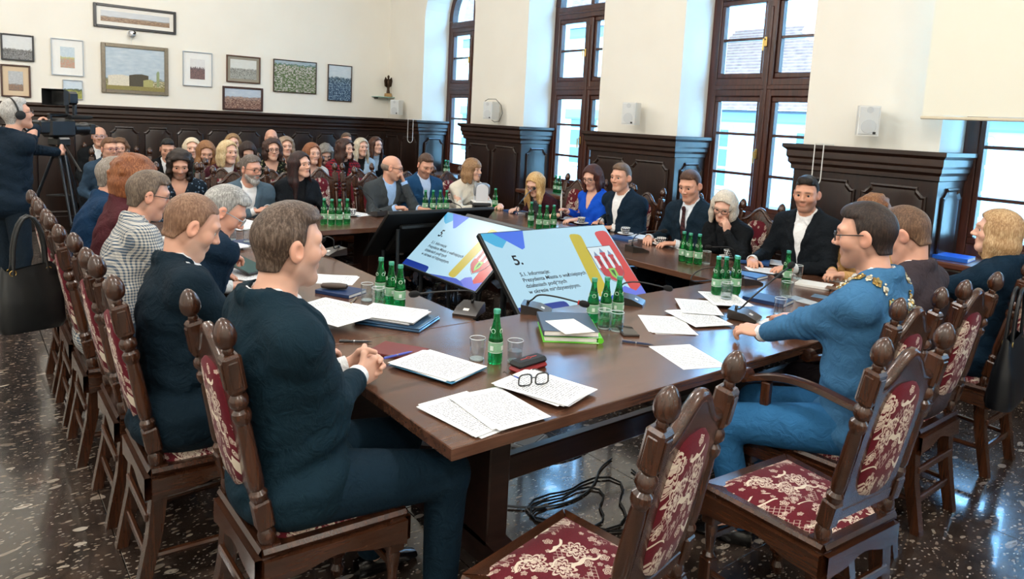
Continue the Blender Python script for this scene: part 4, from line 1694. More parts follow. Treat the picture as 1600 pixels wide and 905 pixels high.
    if tie:
        pr = []
        for i in range(9):
            w_ = TL - .02 - (TL - .1) * i / 8
            v_ = .03
            # march outwards to the shirt front
            p_ = tp(0, v_, w_)
            rr = .165
            vv = .115 * wide * s + .012 - .018 * max(0, (w_ - TL * .72) / (TL * .28)) * 2.0
            pr.append(tp(0, vv, w_))
        b_ = MB()
        wd = [.020, .017, .020, .025, .030, .034, .037, .038, .036]
        for i in range(8):
            for (dd) in (0,):
                a0, a1 = pr[i] - off, pr[i + 1] - off
                vs = []
                for P_, w_ in ((a0, wd[i]), (a1, wd[i + 1])):
                    for u_, d_ in ((-1, -.004), (0, .006), (1, -.004), (0, -.02)):
                        vs.append(tuple(P_ + sd * u_ * w_ + tf * d_))
                b_.add(vs, [(0, 1, 5, 4), (1, 2, 6, 5), (2, 3, 7, 6), (3, 0, 4, 7)])
        kn_ = pr[0] - off
        b_.box(tuple(kn_ + tf * .004), (.036, .03, .04), .01)
        b_.build('tie', cloth(tie[0], .6, tie[1], tie[2]), body)
    # trousers
    P = Field(lo, np.array([hi[0], hi[1], pel[2] + .12]), hb * 1.15)
    P.ell(pel + up * .0, [sd, fw, up], (.165 * wide * s, .13 * wide * s, .105), k=.05)
    for hip, kn, an in lg:
        P.cone(hip, kn, .092 * s * wide, .070 * s, k=.045)
        P.cone(kn, an + up * .02, .068 * s, .055 * s, k=.03)
    child('skirt' if legs and legs[0] == 's' else 'trousers', P, cloth(legs.lstrip('s'), .85), None, .016 if hb < .009 else .028)
    if shoe:
        for hip, kn, an in lg:
            k_ = MB()
            f_ = Vector(kd)
            sd_ = Vector((f_.y, -f_.x, 0))
            b0 = Vector(an - off)
            b0.z = 0
            secs = [(-.06, .028, .075), (-.03, .036, .085), (.03, .038, .075), (.09, .044, .055), (.15, .042, .042), (.19, .026, .03)]
            vs, fs = [], []
            for d_, w_, h_ in secs:
                for a_ in range(8):
                    t_ = 2 * math.pi * a_ / 8
                    z_ = max(0.004, h_ / 2 + h_ / 2 * math.sin(t_)) if math.sin(t_) > -.5 else .004
                    vs.append(b0 + f_ * d_ + sd_ * (w_ * math.cos(t_)) + Vector((0, 0, z_)))
            for j in range(len(secs) - 1):
                for a_ in range(8):
                    fs.append((j * 8 + a_, j * 8 + (a_ + 1) % 8, (j + 1) * 8 + (a_ + 1) % 8, (j + 1) * 8 + a_))
            fs += [tuple(range(8))[::-1], tuple(range(len(secs) * 8 - 8, len(secs) * 8))]
            k_.add(vs, fs)
            k_.build('shoe', M_SHOE, body, smooth=60)
    # ---- eyes
    for sg in (1, -1):
        e = bpy.data.objects.new('eye', EYE_ME)
        COL.objects.link(e)
        e.parent = body
        m_ = Matrix((Vector(hu), Vector(hv), Vector(hw))).transposed().to_4x4()
        m_ = m_ @ Matrix.Scale(hs, 4)
        m_.translation = Vector(hp(.032 * sg, .0715, -.001) - off)
        e.matrix_local = m_
    # ---- hair
    kind, c1, c2 = hair[:3]
    neckw = s / hs
    hh = Field(H - .20 * hs - np.array([0, 0, .30 if kind in ('long', 'bob', 'midlong') else .0]), H + .20 * hs, hf * (1.1 if hf < .007 else 1.3))
    rs = lambda n: [rng.uniform(-1, 1) for _ in range(n)]

    def hplane(fn, k=.012):
        """remove hair where fn(u,v,w) > 0 (metres, head frame)"""
        def f(X, Y, Z):
            px, py, pz = (X - H[0]) / hs, (Y - H[1]) / hs, (Z - H[2]) / hs
            u = px * hu[0] + py * hu[1] + pz * hu[2]
            v = px * hv[0] + py * hv[1] + pz * hv[2]
            w = px * hw[0] + py * hw[1] + pz * hw[2]
            return -fn(u, v, w)
        hh.put(f, H - .5, H + .5, k, cut=True)
    cr = R
    if kind in ('short', 'quiff', 'buzz', 'thin'):
        t_ = {'short': .003, 'quiff': .003, 'buzz': .0, 'thin': .0}[kind]
        hh.ell(hp(0, -.014, .030), cr, sc(.0785, .1012, .0905 + t_), k=.01)
        hh.cone(hp(0, -.032, .0), hp(0, -.034, -.09), .060 * hs, .0565 * hs * (neckw or 1.0), k=.02)
        if kind in ('short', 'quiff'):
            hh.ell(hp(0, .012, .088), cr, sc(.056, .074, .040 if kind == 'short' else .046), k=.03)
        if kind == 'quiff':
            hh.cone(hp(-.03, .06, .100), hp(.03, .056, .108), .022 * hs, .020 * hs, k=.02)
        for i in range(18 if kind != 'buzz' else 0):
            a_, b_ = rng.uniform(-1, 1), rng.uniform(-.9, .9)
            p_ = hp(.06 * a_, .078 * b_, .122 - .045 * a_ * a_ - .035 * b_ * b_)
            hh.cone(p_, p_ + hv * .02, .008 * hs, .005 * hs, k=.012)
        hl = .074 if kind != 'thin' else .090
        hplane(lambda u, v, w: np.minimum(v - (.054 - .9 * np.maximum(0, np.abs(u) - .034)), hl + .006 * np.cos(u * 60) - w) if kind != 'thin' else np.minimum(v - .02, hl - w), k=.006)
        hplane(lambda u, v, w: np.minimum(v - (.014 + .38 * w), .060 - w), k=.006)       # temples and sideburns
        hplane(lambda u, v, w: -.070 - w + .02 * np.abs(u) * 10 * .1, k=.004)
        hplane(lambda u, v, w: np.minimum(v - (-.028 + .5 * (w + .02)), -.018 - w), k=.006)   # behind the ears
        for sg in (1, -1):
            hh.ell(hp(.084 * sg, -.012, -.016), cr, sc(.020, .024, .034), k=.006, cut=True)
    elif kind == 'bald':
        hh.ell(hp(0, -.020, .0), cr, sc(.0785, .099, .060), k=.01)
        hplane(lambda u, v, w: w - (.028 - .3 * (v + .05)))
        hplane(lambda u, v, w: v + .012)
        hplane(lambda u, v, w: -.045 - w)
        for sg in (1, -1):
            hh.ell(hp(.080 * sg, -.010, -.010), cr, sc(.020, .026, .036), k=.008, cut=True)
    elif kind in ('bob', 'long', 'midlong', 'curly', 'curlybob', 'updo'):
        t_ = .022 if kind not in ('curly', 'curlybob') else .027
        hh.ell(hp(0, -.018, .030), cr, sc(.0755 + t_, .098 + t_, .088 + t_ * .9), k=.02)
        down = -up if kind in ('long', 'midlong') else -hw
        ln = {'bob': .115, 'midlong': .19, 'long': .30, 'curly': .20, 'curlybob': .09, 'updo': .0}[kind] * hs
        if ln:
            for sg in (1, -1):
                for i in range(5):
                    a_ = .15 + .42 * i
                    p_ = hp(.078 * sg * math.cos(a_ - .35), .035 - .115 * math.sin(a_) - .01, .02)
                    e_ = p_ + down * (ln + .045 * hs) + ((hv * (.02 if i == 0 else 0)) + hu * sg * .004)
                    hh.cone(p_, p_ * .45 + e_ * .55, .030 * hs, .032 * hs, k=.03)
                    hh.cone(p_ * .45 + e_ * .55, e_, .032 * hs, (.020 if kind != 'bob' else .026) * hs, k=.03)
        if kind in ('curly', 'curlybob'):
            for i in range(60 if kind == 'curly' else 34):
                th, ph = rng.uniform(0, 6.283), rng.uniform(-.9, 1.2)
                rr = .108
                p_ = hp(rr * math.cos(th) * math.cos(ph) * .95, -.02 + rr * math.sin(th) * math.cos(ph) * 1.1, .02 + rr * math.sin(ph))
                if kind == 'curly' and ph < 0:
                    p_ = p_ - up * rng.uniform(0, .13)
                hh.ell(p_, cr, sc(.022, .022, .020), k=.010)
        # face opening
        fwid = .052 if kind != 'curly' else .058
        hl = .062 if len(hair) < 4 or hair[3] != 'fringe' else .030
        hplane(lambda u, v, w: np.minimum(np.minimum(v - (.018 + .0 * u), hl + (0 if hl < .05 else .022 * np.cos(u * 30)) - w), fwid + .012 * np.clip((w + .02) * 10, -1, 1) - np.abs(u)), k=.014)
        hplane(lambda u, v, w: np.minimum(v - .098, .10 - np.abs(u)) if hl > .05 else v - .118, k=.01)
        hh.cone(hp(0, .03, -.04), hp(0, .02, -.30), .060 * hs, .085 * hs, k=.012, cut=True)
        if kind == 'updo':
            hplane(lambda u, v, w: np.minimum(-.05 - w, .2 - v))
            hh.ell(hp(0, -.11, .06), cr, sc(.045, .04, .045), k=.02)
    if kind != 'none':
        child('hair', hh, m_hair(c1, c2, f'hair_{c1}_{c2}'))
    if beard and beard[1] > .85:
        bf = Field(hp(0, .03, -.09) - .12, hp(0, .03, -.09) + .12, hf * 1.1)
        for sg in (1, -1):
            bf.cone(hp(.056 * sg, .008, -.052), hp(.024 * sg, .060, -.105), .016 * hs, .024 * hs, k=.02)
            bf.cone(hp(.030 * sg, .082, -.068), hp(.006 * sg, .092, -.050), .008 * hs, .007 * hs, k=.01)
        bf.cone(hp(-.012, .062, -.112), hp(.012, .062, -.112), .026 * hs, .026 * hs, k=.02)
        bf.cone(hp(0, .062, -.118), hp(0, .064, -.140), .022 * hs, .014 * hs, k=.02)
        bf.cone(hp(-.018, .09, -.066), hp(.018, .09, -.066), .010 * hs, .010 * hs, k=.006, cut=True)
        child('beard', bf, m_hair(beard[0], beard[2] if len(beard) > 2 else beard[0], f'hair_{beard[0]}_b'))
    if glasses:
        gb = MB()
        gm = plain('glasses_' + glasses, glasses, .3, coat=.4)
        rr = []
        for sg in (1, -1):
            ring = []
            for i in range(14):
                a_ = 2 * math.pi * i / 14
                ce, se = math.cos(a_), math.sin(a_)
                pw = lambda x: math.copysign(abs(x) ** .7, x)
                ring.append(hp((.033 + .024 * pw(ce)) * sg, .101 - .006 * ce, -.001 + .018 * pw(se)) - off)
            gb.tube(ring, .0021 * hs, 6, closed=True)
            gb.tube([hp(.057 * sg, .096, .004) - off, hp(.076 * sg, .075, .006) - off, hp(.082 * sg, -.01, .008) - off, hp(.081 * sg, -.03, -.006) - off], .0022 * hs, 6)
            rr.append(ring)
        gb.tube([hp(.010, .108, .003) - off, hp(0, .110, .006) - off, hp(-.010, .108, .003) - off], .002 * hs, 6)
        go = gb.build('eyeglasses', gm, body)
        for ring in rr:
            MB().add([tuple(p) for p in ring], [tuple(range(len(ring)))]).build('lens', M_LENS, go, smooth=0)
    return body, dict(hp=hp, tp=tp, arms=arms, pel=pel, TL=TL, off=off)
# ================================================================ THE PEOPLE IN THE ROOM
FX, FNX, FNY, FY = -PI / 2, PI / 2, PI, 0.0      # headings: towards +X, -X, -Y, +Y
ZH = .797                                        # wrist height of hands on a table
dn = (0, 0, -1)


def hnd(px, py, d, n=dn, z=ZH):
    p = onz(px, py, z)
    return ((p.x, p.y, p.z), d, n)


def hw_(x, y, d, n=dn, z=ZH):
    return ((x, y, z), d, n)


NEAR = dict(res=(.0042, .0085), handres=.0045)
MID = dict(res=(.0054, .0132), handres=.0068)
FAR = dict(res=(.0075, .0185), handres=.0095)

# ---- left table, facing the window side
GLP = 'people along the left table'
p = onx(452, 383, .80)
front, fi = person(p, FX, FX + .06, tilt=.02, hands=(((1.085, 2.205, .815), (.85, .35, .05), (-.25, .9, -.1)), ((1.085, 2.315, .815), (.85, -.35, .05), (-.25, -.9, -.1))), wide=1.14, s=1.12, hsz=1.05, skin='#dcae97', topc='#0b2430',
       hair=('short', '#45352a', '#7d6c5f'), beard=('#9a8a80', .45), legs='#0b2230', seat=(.82, 2.10), elbow=((-.2, -.35, -1), (-.2, .2, -1)), label='man in a black suit with greying cropped hair, hands clasped, nearest on the left', group=GLP, curl=.75, **NEAR)
p = onx(301, 352, .70)
person(p, FX, FX - .05, tilt=.42, hands=(hw_(1.06, 2.52, (.8, .4, 0), z=.80), hw_(1.08, 2.86, (.8, -.4, 0), z=.80)), wide=1.16, skin='#dcab93', topc='#0a1e2a', hair=('buzz', '#7b5a45', '#a5846b'), beard=('#b9a392', .5),
       legs='#0a1e2a', seat=(.64, 2.76), label='man with close-cropped fair hair in a black suit looking down, second on the left', group=GLP, res=(.0045, .0095), handres=.006)
p = onx(350, 330, 1.0)
person(p, FX, FX - .25, tilt=.55, hands=(hnd(352, 414, (.8, .35, 0)), hnd(364, 400, (.8, -.35, 0))), skin='#d8a38c', topc='#0c2235', hair=('short', '#8c8b88', '#d0cfcb'), beard=None, glasses='#9aa3a8',
       legs='#0c1c2a', seat=(.66, 3.30), label='grey-haired man with clear glasses bending over a tablet', group=GLP, res=(.005, .0105), handres=.006, curl=.6)
p = onx(232, 305, .78)
person(p, FX, FX + .02, tilt=.22, hands=(hw_(1.10, 3.75, (.8, .4, 0)), hw_(1.10, 4.1, (.8, -.4, 0))), skin='#d9a58d', topc='#c9c6bd', topk=('check', '#3c536b'), hair=('short', '#5f5145', '#8b7a69'), glasses='#15171a',
       shirt='#e8eef5', legs='#2a3a48', seat=(.58, 3.92), label='man in a light checked jacket with dark-framed glasses on the left', group=GLP, **MID)
p = onx(212, 277, .80)
person(p, FX, FX + .2, tilt=.25, hands=(hw_(1.10, 4.35, (.8, .4, 0)), hw_(1.10, 4.7, (.8, -.4, 0))), male=False, skin='#dba78f', top='jacket', topc='#4a2228', hair=('curlybob', '#7a4526', '#b0744a'), legs='#1a1a22',
       shirt='#6a3a40', seat=(.62, 4.50), label='person with bushy auburn hair in a maroon jacket on the left', group=GLP, **MID)
p = onx(179, 276, .80)
person(p, FX, FX - .1, tilt=.1, hands=(hw_(1.10, 4.92, (.8, .4, 0)), hw_(1.10, 5.2, (.8, -.4, 0))), wide=1.1, skin='#d6a088', topc='#10304f', hair=('short', '#82796f', '#b5ada4'), glasses='#20242a', legs='#10263c',
       seat=(.60, 5.05), label='grey-haired man in a blue suit at the end of the left row', group=GLP, **MID)

def sit(p, *a, seatlab='', **k):
    """a person together with the carved chair they sit on"""
    b, i = person(p, *a, **k)
    f = a[0]
    c = (i['pel'][0] - math.sin(f) * .07, i['pel'][1] + math.cos(f) * .07)
    chair(c[0], c[1], f, 'carved oak chair under the ' + seatlab, GF if k['group'] == GFP else GW)
    return b, i


# ---- far table, facing the camera
GFP = 'people behind the far table'
p = ony(392, 264, 6.48)
sit(p, FNY, FNY + .45, tilt=.08, hands=(hnd(398, 330, (.6, -.5, .1), z=.82), hnd(418, 326, (-.5, -.6, .1), z=.82)), wide=1.08, skin='#d3a08a', topc='#4d6170', hair=('short', '#5d534d', '#8d837b'), beard=('#85827e', 1.0, '#c9c6c0'), glasses='#16181b',
       legs='#26323c', label='man with a long grey beard and glasses in a grey-blue jacket', seatlab='man with the long grey beard', group=GFP, curl=.7, **MID)
p = ony(470, 257, 6.52)
sit(p, FNY, FNY + .35, tilt=-.05, roll=-.1, male=False, skin='#e0b39c', top='jacket', shirt='#12151a', topc='#0d1218', hair=('long', '#1d1112', '#472422'), hands=(hw_(2.45, 6.22, (.5, -.6, 0)), hw_(2.75, 6.22, (-.5, -.6, 0))), legs='#0d1218', vdepth=.22,
       label='woman with long dark hair in a black blazer behind the far table', seatlab='woman with long dark hair', group=GFP, **MID)
p = ony(613, 262, 6.40)
sit(p, FNY, FNY + 1.0, tilt=.18, hands=(hnd(618, 325, (.75, -.3, .05), z=.82), ((p.x + .10, p.y - .075, p.z - .15), (-.35, .1, .9), (-.8, .3, .1))), elbow=(None, (.3, -.4, -1)), wide=1.1, skin='#dba78d', topc='#3a4044', shirt='#9dc0ea', hair=('bald', '#7a6a5f', '#9a8a7e'), beard=('#8a7466', .35),
       glasses='#15161a', legs='#20262b', label='bald man with glasses holding a hand to his mouth at the far table', seatlab='bald man at the far table', group=GFP, curl=.9, **MID)
p = ony(665, 258, 6.52)
sit(p, FNY, FNY - .05, tilt=.42, hands=(hnd(655, 326, (.6, -.5, 0)), hnd(690, 322, (-.6, -.5, 0))), wide=1.08, skin='#d9a58b', topc='#1c4468', shirt='#b9cdea', hair=('short', '#4a3427', '#6b5140'), beard=('#6d5546', .55),
       legs='#173450', label='man in a bright blue suit looking down at the far table', seatlab='man in the bright blue suit', group=GFP, **MID)
p = ony(739, 265, 6.42)
sit(p, FNY, FNY + .4, tilt=.05, male=False, wide=1.08, skin='#e3b69c', top='sweater', kind2='turtle', topc='#e9e2d2', topk=('knit', '#d3c9b5'), hair=('bob', '#8d6a49', '#c39b70', 'fringe'), hands=(hw_(4.38, 6.1, (.6, -.5, 0)), hw_(4.68, 6.12, (-.5, -.6, 0))),
       legs='#2a2a30', label='woman with a fringe and a cream turtleneck sweater behind the white camera', seatlab='woman in the cream turtleneck', group=GFP, **MID)

# ---- window side
GWP = 'people along the window side'
XH = 4.84
p = onx(836, 288, XH)
sit(p, FNX, FNX + .25, tilt=.45, male=False, skin='#e5b8a2', top='jacket', shirt='#4b4f55', topc='#34131d', hair=('long', '#c79a5c', '#ecd3a0'), glasses='#4a3a34', hands=(hnd(808, 327, (-.8, -.2, 0)), hnd(872, 337, (-.8, .2, 0))), legs='#1a1a20', vdepth=.2,
       label='woman with long strawberry-blonde hair and glasses writing in a burgundy jacket', seatlab='strawberry-blonde woman writing', group=GWP, **MID)
p = onx(925, 277, 4.97)
sit(p, FNX, FNX + .25, tilt=.32, male=False, wide=1.1, skin='#e0b098', top='blouse', kind2='vneck', topc='#0f4fc4', hair=('bob', '#3b1c17', '#6d3a2c'), glasses='#3a3230', hands=(hnd(886, 330, (-.8, -.2, .3), z=.84), hnd(900, 344, (-.85, .2, 0))), legs='#11151c',
       label='woman with dark brown hair in a bright blue blouse holding a sheet', seatlab='woman in the bright blue blouse', group=GWP, **MID)
p = onx(970, 277, XH)
sit(p, FNX, FNX + .12, tilt=.05, hands=(hnd(938, 347, (-.8, -.3, 0)), hnd(957, 356, (-.8, .3, 0))), wide=1.1, s=1.04, skin='#dba88f', topc='#0c2030', shirt='#eef0f0', hair=('short', '#6b5442', '#8f755e'), beard=('#a58a78', .25), legs='#0c2030',
       label='man in a navy jacket and open white shirt by the window', seatlab='man in the open white shirt', group=GWP, **MID)
p = onx(1078, 290, XH)
sit(p, FNX, FNX + .15, tilt=.28, hands=(hw_(4.62, 3.95, (-.7, -.5, 0)), hw_(4.62, 3.66, (-.7, .5, 0))), wide=1.1, s=1.04, skin='#dba58b', topc='#10222f', shirt='#dfe7f2', tie=('#4a2a2c', 'stripe', '#2a1a20'), hair=('short', '#4f3527', '#70513e'), beard=('#a9806a', .3), legs='#10222f',
       label='man in a navy suit with a striped maroon tie looking down', seatlab='man with the striped maroon tie', group=GWP, **MID)
p = onx(1131, 322, 4.74)
sit(p, FNX, FNX + .35, tilt=.42, roll=.12, male=False, skin='#e3b59e', top='jacket', shirt='#15181c', topc='#0b0f13', hair=('bob', '#c9c0b2', '#f0e6d4'), glasses='#121316', hands=(hw_(4.50, 3.45, (-.6, -.4, 0)), ((p.x - .045, p.y - .08, p.z - .20), (-.05, .15, .9), (.1, .9, .2))), elbow=((0, .3, -1), (-.1, -.8, -.7)), legs='#0b0f13', vdepth=.2,
       label='woman with silver-blonde hair in black resting her chin on her hand', seatlab='silver-blonde woman resting her chin', group=GWP, curl=.8, **MID)
p = onx(1260, 303, XH)
sit(p, FNX, FNX + .28, tilt=.10, hands=(hw_(4.62, 2.95, (-.7, -.5, 0)), hw_(4.62, 2.62, (-.7, .5, 0))), wide=1.08, s=1.03, skin='#d5a085', topc='#0f151b', shirt='#f0f1f2', hair=('quiff', '#17110e', '#33261f'), beard=('#4a352a', .55), legs='#0f151b',
       label='young dark-haired man with stubble in a black blazer and white shirt', seatlab='young man with dark stubble', group=GWP, brow='#15100d', **MID)
p = onx(1362, 332, 4.95)
sit(p, FNX, FNX - .1, tilt=.12, male=False, skin='#dba98f', top='sweater', topc='#c49a63', hair=('curlybob', '#7b4e30', '#b98a5e'), hands=(hnd(1300, 424, (-.75, -.35, .05), z=.81), hnd(1314, 430, (-.75, .35, .05), z=.81)), legs='#3a2a20',
       label='woman with curly light brown hair and a camel sweater, mostly hidden', seatlab='woman in the camel sweater', group=GWP, curl=.7, **MID)

# ---- near table, backs towards the camera
GNP = 'people along the near table'
p = onx(1352, 368, 2.86)
lh, rh = onz(1160, 517, .80), onz(1238, 490, .80)
mayor, mi_ = person(p, FY + .12, FY + .28, tilt=.10, hands=(((3.30, 1.86, .80), (-.75, .5, 0), dn), ((2.885, 1.79, .805), (-.15, .95, 0), (.3, 0, -1))), elbow=((.4, -.3, -1), (-.4, -.6, -1)), wide=1.06, s=1.10, hsz=1.05, skin='#d9a78f', topc='#3b6b93', shirt='#e9edf0', hair=('short', '#221712', '#43322a'), beard=('#5d473b', .5), glasses='#17191c', legs='#2a628f',
       seat=(2.88, 1.28), kneedir=(-.42, .9, 0), label='man with glasses in a blue suit wearing a gold chain of office', group=GNP, curl=.6, **NEAR)
p = onx(1414, 366, 3.46)
person(p, FY, FY + .15, tilt=.42, hands=(hw_(3.62, 1.86, (-.4, .8, 0)), hw_(3.28, 1.86, (.4, .8, 0))), wide=1.1, s=1.03, skin='#d8a58e', topc='#3b3338', hair=('short', '#5d4433', '#86684f'), legs='#2a2428', seat=(3.48, 1.36), label='man in a dark brown jacket with his head bowed next to the blue suit', group=GNP, **MID)
p = onx(1556, 362, 4.40)
person(p, FY, FY + .42, tilt=-.06, male=False, skin='#e0b39d', top='jacket', shirt='#e8eaec', topc='#0b2436', hair=('bob', '#a9835a', '#dcbf94'), hands=(hw_(4.55, 1.86, (-.3, .8, 0)), hw_(4.28, 1.86, (.3, .8, 0))), wide=1.1, legs='#0b1e2c', seat=(4.40, 1.40),
       label='blonde woman in a navy jacket seated at the right edge', group=GNP, **MID)

# ---- audience rows along the back wall
GA = 'people seated in the audience rows'
aud = [  # px, py, distance row, male, hair, top, topc, extra
    (281, 257, 6.95, True, ('curly', '#1a1310', '#3d2e26'), 'blouse', '#16222e', dict(tilt=.38, beard=('#2a1d16', .6), topk=('print', '#6a7f94')), 'man with long curly dark hair and goatee looking down'),
    (171, 233, 9.0, True, ('short', '#6b4a36', '#8f6d55'), 'jacket', '#33485c', dict(glasses='#6a2f5a', tie=('#3a3f44', 'plain', None), look=.5), 'man with purple glasses in a slate suit beside the video camera'),
    (155, 213, 10.3, True, ('bald', '#8a7a70', '#a39389'), 'jacket', '#14181c', dict(glasses='#8fa0c0'), 'bald man with light glasses at the very back left'),
    (300, 232, 8.8, False, ('bob', '#d0c0a4', '#efe4cc'), 'blouse', '#1a1d22', {}, 'woman with pale blonde hair half hidden behind curly hair'),
    (322, 238, 8.25, False, ('midlong', '#7d5334', '#b48556'), 'blouse', '#15211f', dict(tilt=.35, topk=('print', '#3d5a50')), 'woman with light brown hair looking down at her lap'),
    (357, 238, 7.6, False, ('bob', '#c2a679', '#eddcb6'), 'jacket', '#3b1520', dict(look=.45), 'woman with a short blonde bob and burgundy jacket in the audience'),
    (387, 238, 8.6, False, ('midlong', '#241714', '#45302a'), 'blouse', '#1b1b20', dict(tilt=.5), 'woman with parted dark hair bent forward behind the bearded man'),
    (426, 234, 7.9, False, ('curlybob', '#2e1d1a', '#573a30'), 'blouse', '#101512', dict(glasses='#1a1416', topk=('print', '#6d7052')), 'woman with short dark hair and glasses in a patterned black blouse'),
    (447, 229, 8.75, False, ('curlybob', '#87715d', '#b8a48e'), 'blouse', '#23301f', {}, 'woman with short grey-blonde hair in the second audience row'),
    (488, 240, 7.8, False, ('bob', '#7d4a2b', '#a86f47'), 'blouse', '#c9c4bf', dict(look=.25), 'woman with an auburn bob and pale top in the audience'),
    (508, 240, 9.0, False, ('curlybob', '#6f6a64', '#a9a49c'), 'blouse', '#22252a', dict(tilt=.6), 'grey curly-haired person bowed low in the audience'),
    (540, 233, 8.1, False, ('curly', '#2f1c17', '#5b392d'), 'jacket', '#8a1f2a', dict(look=.55, topk=('plaid', '#1d1d2a'), shirt='#1a1416'), 'woman with dark wavy hair in a red plaid jacket'),
    (565, 230, 8.75, False, ('midlong', '#b9ad97', '#e6dcc6'), 'jacket', '#a8c0d4', dict(shirt='#1a1a1c', look=.2), 'woman with silver-blonde hair in a pale denim jacket'),
    (588, 227, 9.4, False, ('midlong', '#3a241b', '#6d4633'), 'jacket', '#12161b', dict(shirt='#9db4c8', look=.3), 'woman with long brown hair and dark blazer at the right end of the audience'),
    (424, 216, 9.5, True, ('bald', '#8a6a5a', '#a08070'), 'jacket', '#1c2024', {}, 'bald man whose crown shows above the audience'),
    (541, 221, 9.8, True, ('short', '#6b5646', '#8c7664'), 'jacket', '#2a2c30', {}, 'brown-haired man hidden behind the red plaid jacket'),
    (364, 224, 9.3, False, ('midlong', '#8a6a48', '#b8976c'), 'blouse', '#2d2620', {}, 'woman with dark blonde hair behind the blonde bob'),
    (187, 232, 9.55, False, ('curlybob', '#5d4330', '#86654b'), 'blouse', '#22262c', {}, 'brown-haired person behind the man with purple glasses'),
    (262, 233, 9.2, True, ('short', '#0d0d10', '#1a1a1e'), 'coat', '#0e1116', dict(tilt=.25), 'dark-haired person in black left of the curly-haired man'),
]
for (px, py, yy, male, hair, top, topc, ex, lab) in aud:
    q = ony(px, py, yy)
    fc = PI - .15
    e = dict(ex)
    lk = fc + e.pop('look', 0)
    pb_, pi_ = person(q, fc, lk, male=male, skin=('#d8a78f' if male else '#e2b59f'), hair=hair, top=top, topc=topc, kind2='vneck' if top == 'blouse' else None, legs='#15181c', label=lab, group=GA, shirt=e.pop('shirt', '#e4e6e8'), vdepth=.24,
           **({**FAR, **e}))
    chair(pi_['pel'][0], pi_['pel'][1] - .07, fc, 'chair of the ' + ' '.join(lab.replace('person', 'visitor').split()[:12]), 'carved chairs in the audience')

for px, py, lab in ((347, 268, 'left of the bearded man'), (426, 270, 'between the bearded man and the dark-haired woman'), (502, 268, 'right of the dark-haired woman'), (562, 268, 'left of the bald man')):
    c = onz(px, py, 1.08)
    chair(c.x, c.y - .25, PI, 'empty carved chair in the front audience row ' + lab, 'empty front row chairs')
person((.30, 10.05, 1.22), PI + .2, male=False, skin='#dba78f', top='blouse', kind2='vneck', topc='#1a1c20', hair=('bob', '#6b4a36', '#94705a'), legs='s#1a1a1e', label='seated visitor in black at the far left edge behind the cameraman', group=GA, **FAR)
chair(.30, 10.1, PI + .2, 'chair of the visitor in black at the far left edge', 'carved chairs in the audience')

# ---- cameraman at the left edge
cd_ = Vector((0, 0, CAM_H)) + ray(26, 178) * 5.75
camX, camY = cd_.x, cd_.y
tv = Vector((0, 0, CAM_H)) + ray(92, 200) * 6.35          # television camera centre
op, oi = person(cd_, FX + .55, FX + .35, tilt=-.22, standing=True, skin='#dba88f', top='coat', topc='#10202e', shirt=None, hair=('short', '#a9a7a3', '#dad8d4'), glasses='#3a2a28', legs='#17232e', wide=1.05,
       hands=(((tv.x - .17, tv.y - .12, tv.z + .02), (.3, .5, .6), (.8, .2, 0)), ((tv.x + .04, tv.y - .12, tv.z - .22), (.2, .6, .4), (0, .6, .3))), curl=.8, hsz=1.04, label='cameraman in a dark quilted vest and headphones standing at the left edge', **MID)
hp_, ho = oi['hp'], oi['off']
hph = empty('headphones')
hph.parent = op
pts = [Vector(hp_(.092 * math.cos(a), -.02, .025 + .105 * math.sin(a)) - ho) for a in [PI * i / 12 for i in range(13)]]
MB().tube([tuple(q) for q in pts], .007, 8).build('headband', plain('headphone_black', '#0d0e10', .4), hph)
for sg in (1, -1):
    q = Vector(hp_(.086 * sg, -.012, -.005) - ho)
    d = (Vector(hp_(sg, 0, 0)) - Vector(hp_(0, 0, 0))).normalized()
    MB().lathe([(.034, -.012), (.038, 0), (.034, .014), (.01, .018)], q, 16, rot=Vector((0, 0, 1)).rotation_difference(d).to_matrix()).build('ear_cup', plain('headphone_black', '#0d0e10', .4), hph)
# ================================================================ THINGS
M_BLACK = plain('black_plastic', '#101214', .4, var=.1)
M_STEEL = plain('steel', '#9aa0a4', .3, metal=1)
M_PLATE = plain('name_plate', '#d9d6cf', .4)


def m_bottle():
    t = NT('green_glass')
    t.col((.015, .42, .10))
    t.set(rough=.03, trans=.92, ior=1.40, spec=.6)
    return t.m


def m_clear():
    t = NT('clear_glass')
    tr = t.n('ShaderNodeBsdfTransparent')
    tr.inputs[0].default_value = (.93, .95, .96, 1)
    gl = t.n('ShaderNodeBsdfGlossy')
    gl.inputs['Roughness'].default_value = .03
    lw = t.n('ShaderNodeLayerWeight')
    lw.inputs[0].default_value = .35
    mx = t.n('ShaderNodeMixShader')
    t.l(t.math('MULTIPLY_ADD', t.math('POWER', lw.outputs['Facing'], 2.0), .65, .05), mx.inputs[0])
    t.l(tr.outputs[0], mx.inputs[1])
    t.l(gl.outputs[0], mx.inputs[2])
    t.l(mx.outputs[0], t.t.nodes['Material Output'].inputs[0])
    return t.m


M_BOTTLE, M_CLEAR = m_bottle(), m_clear()


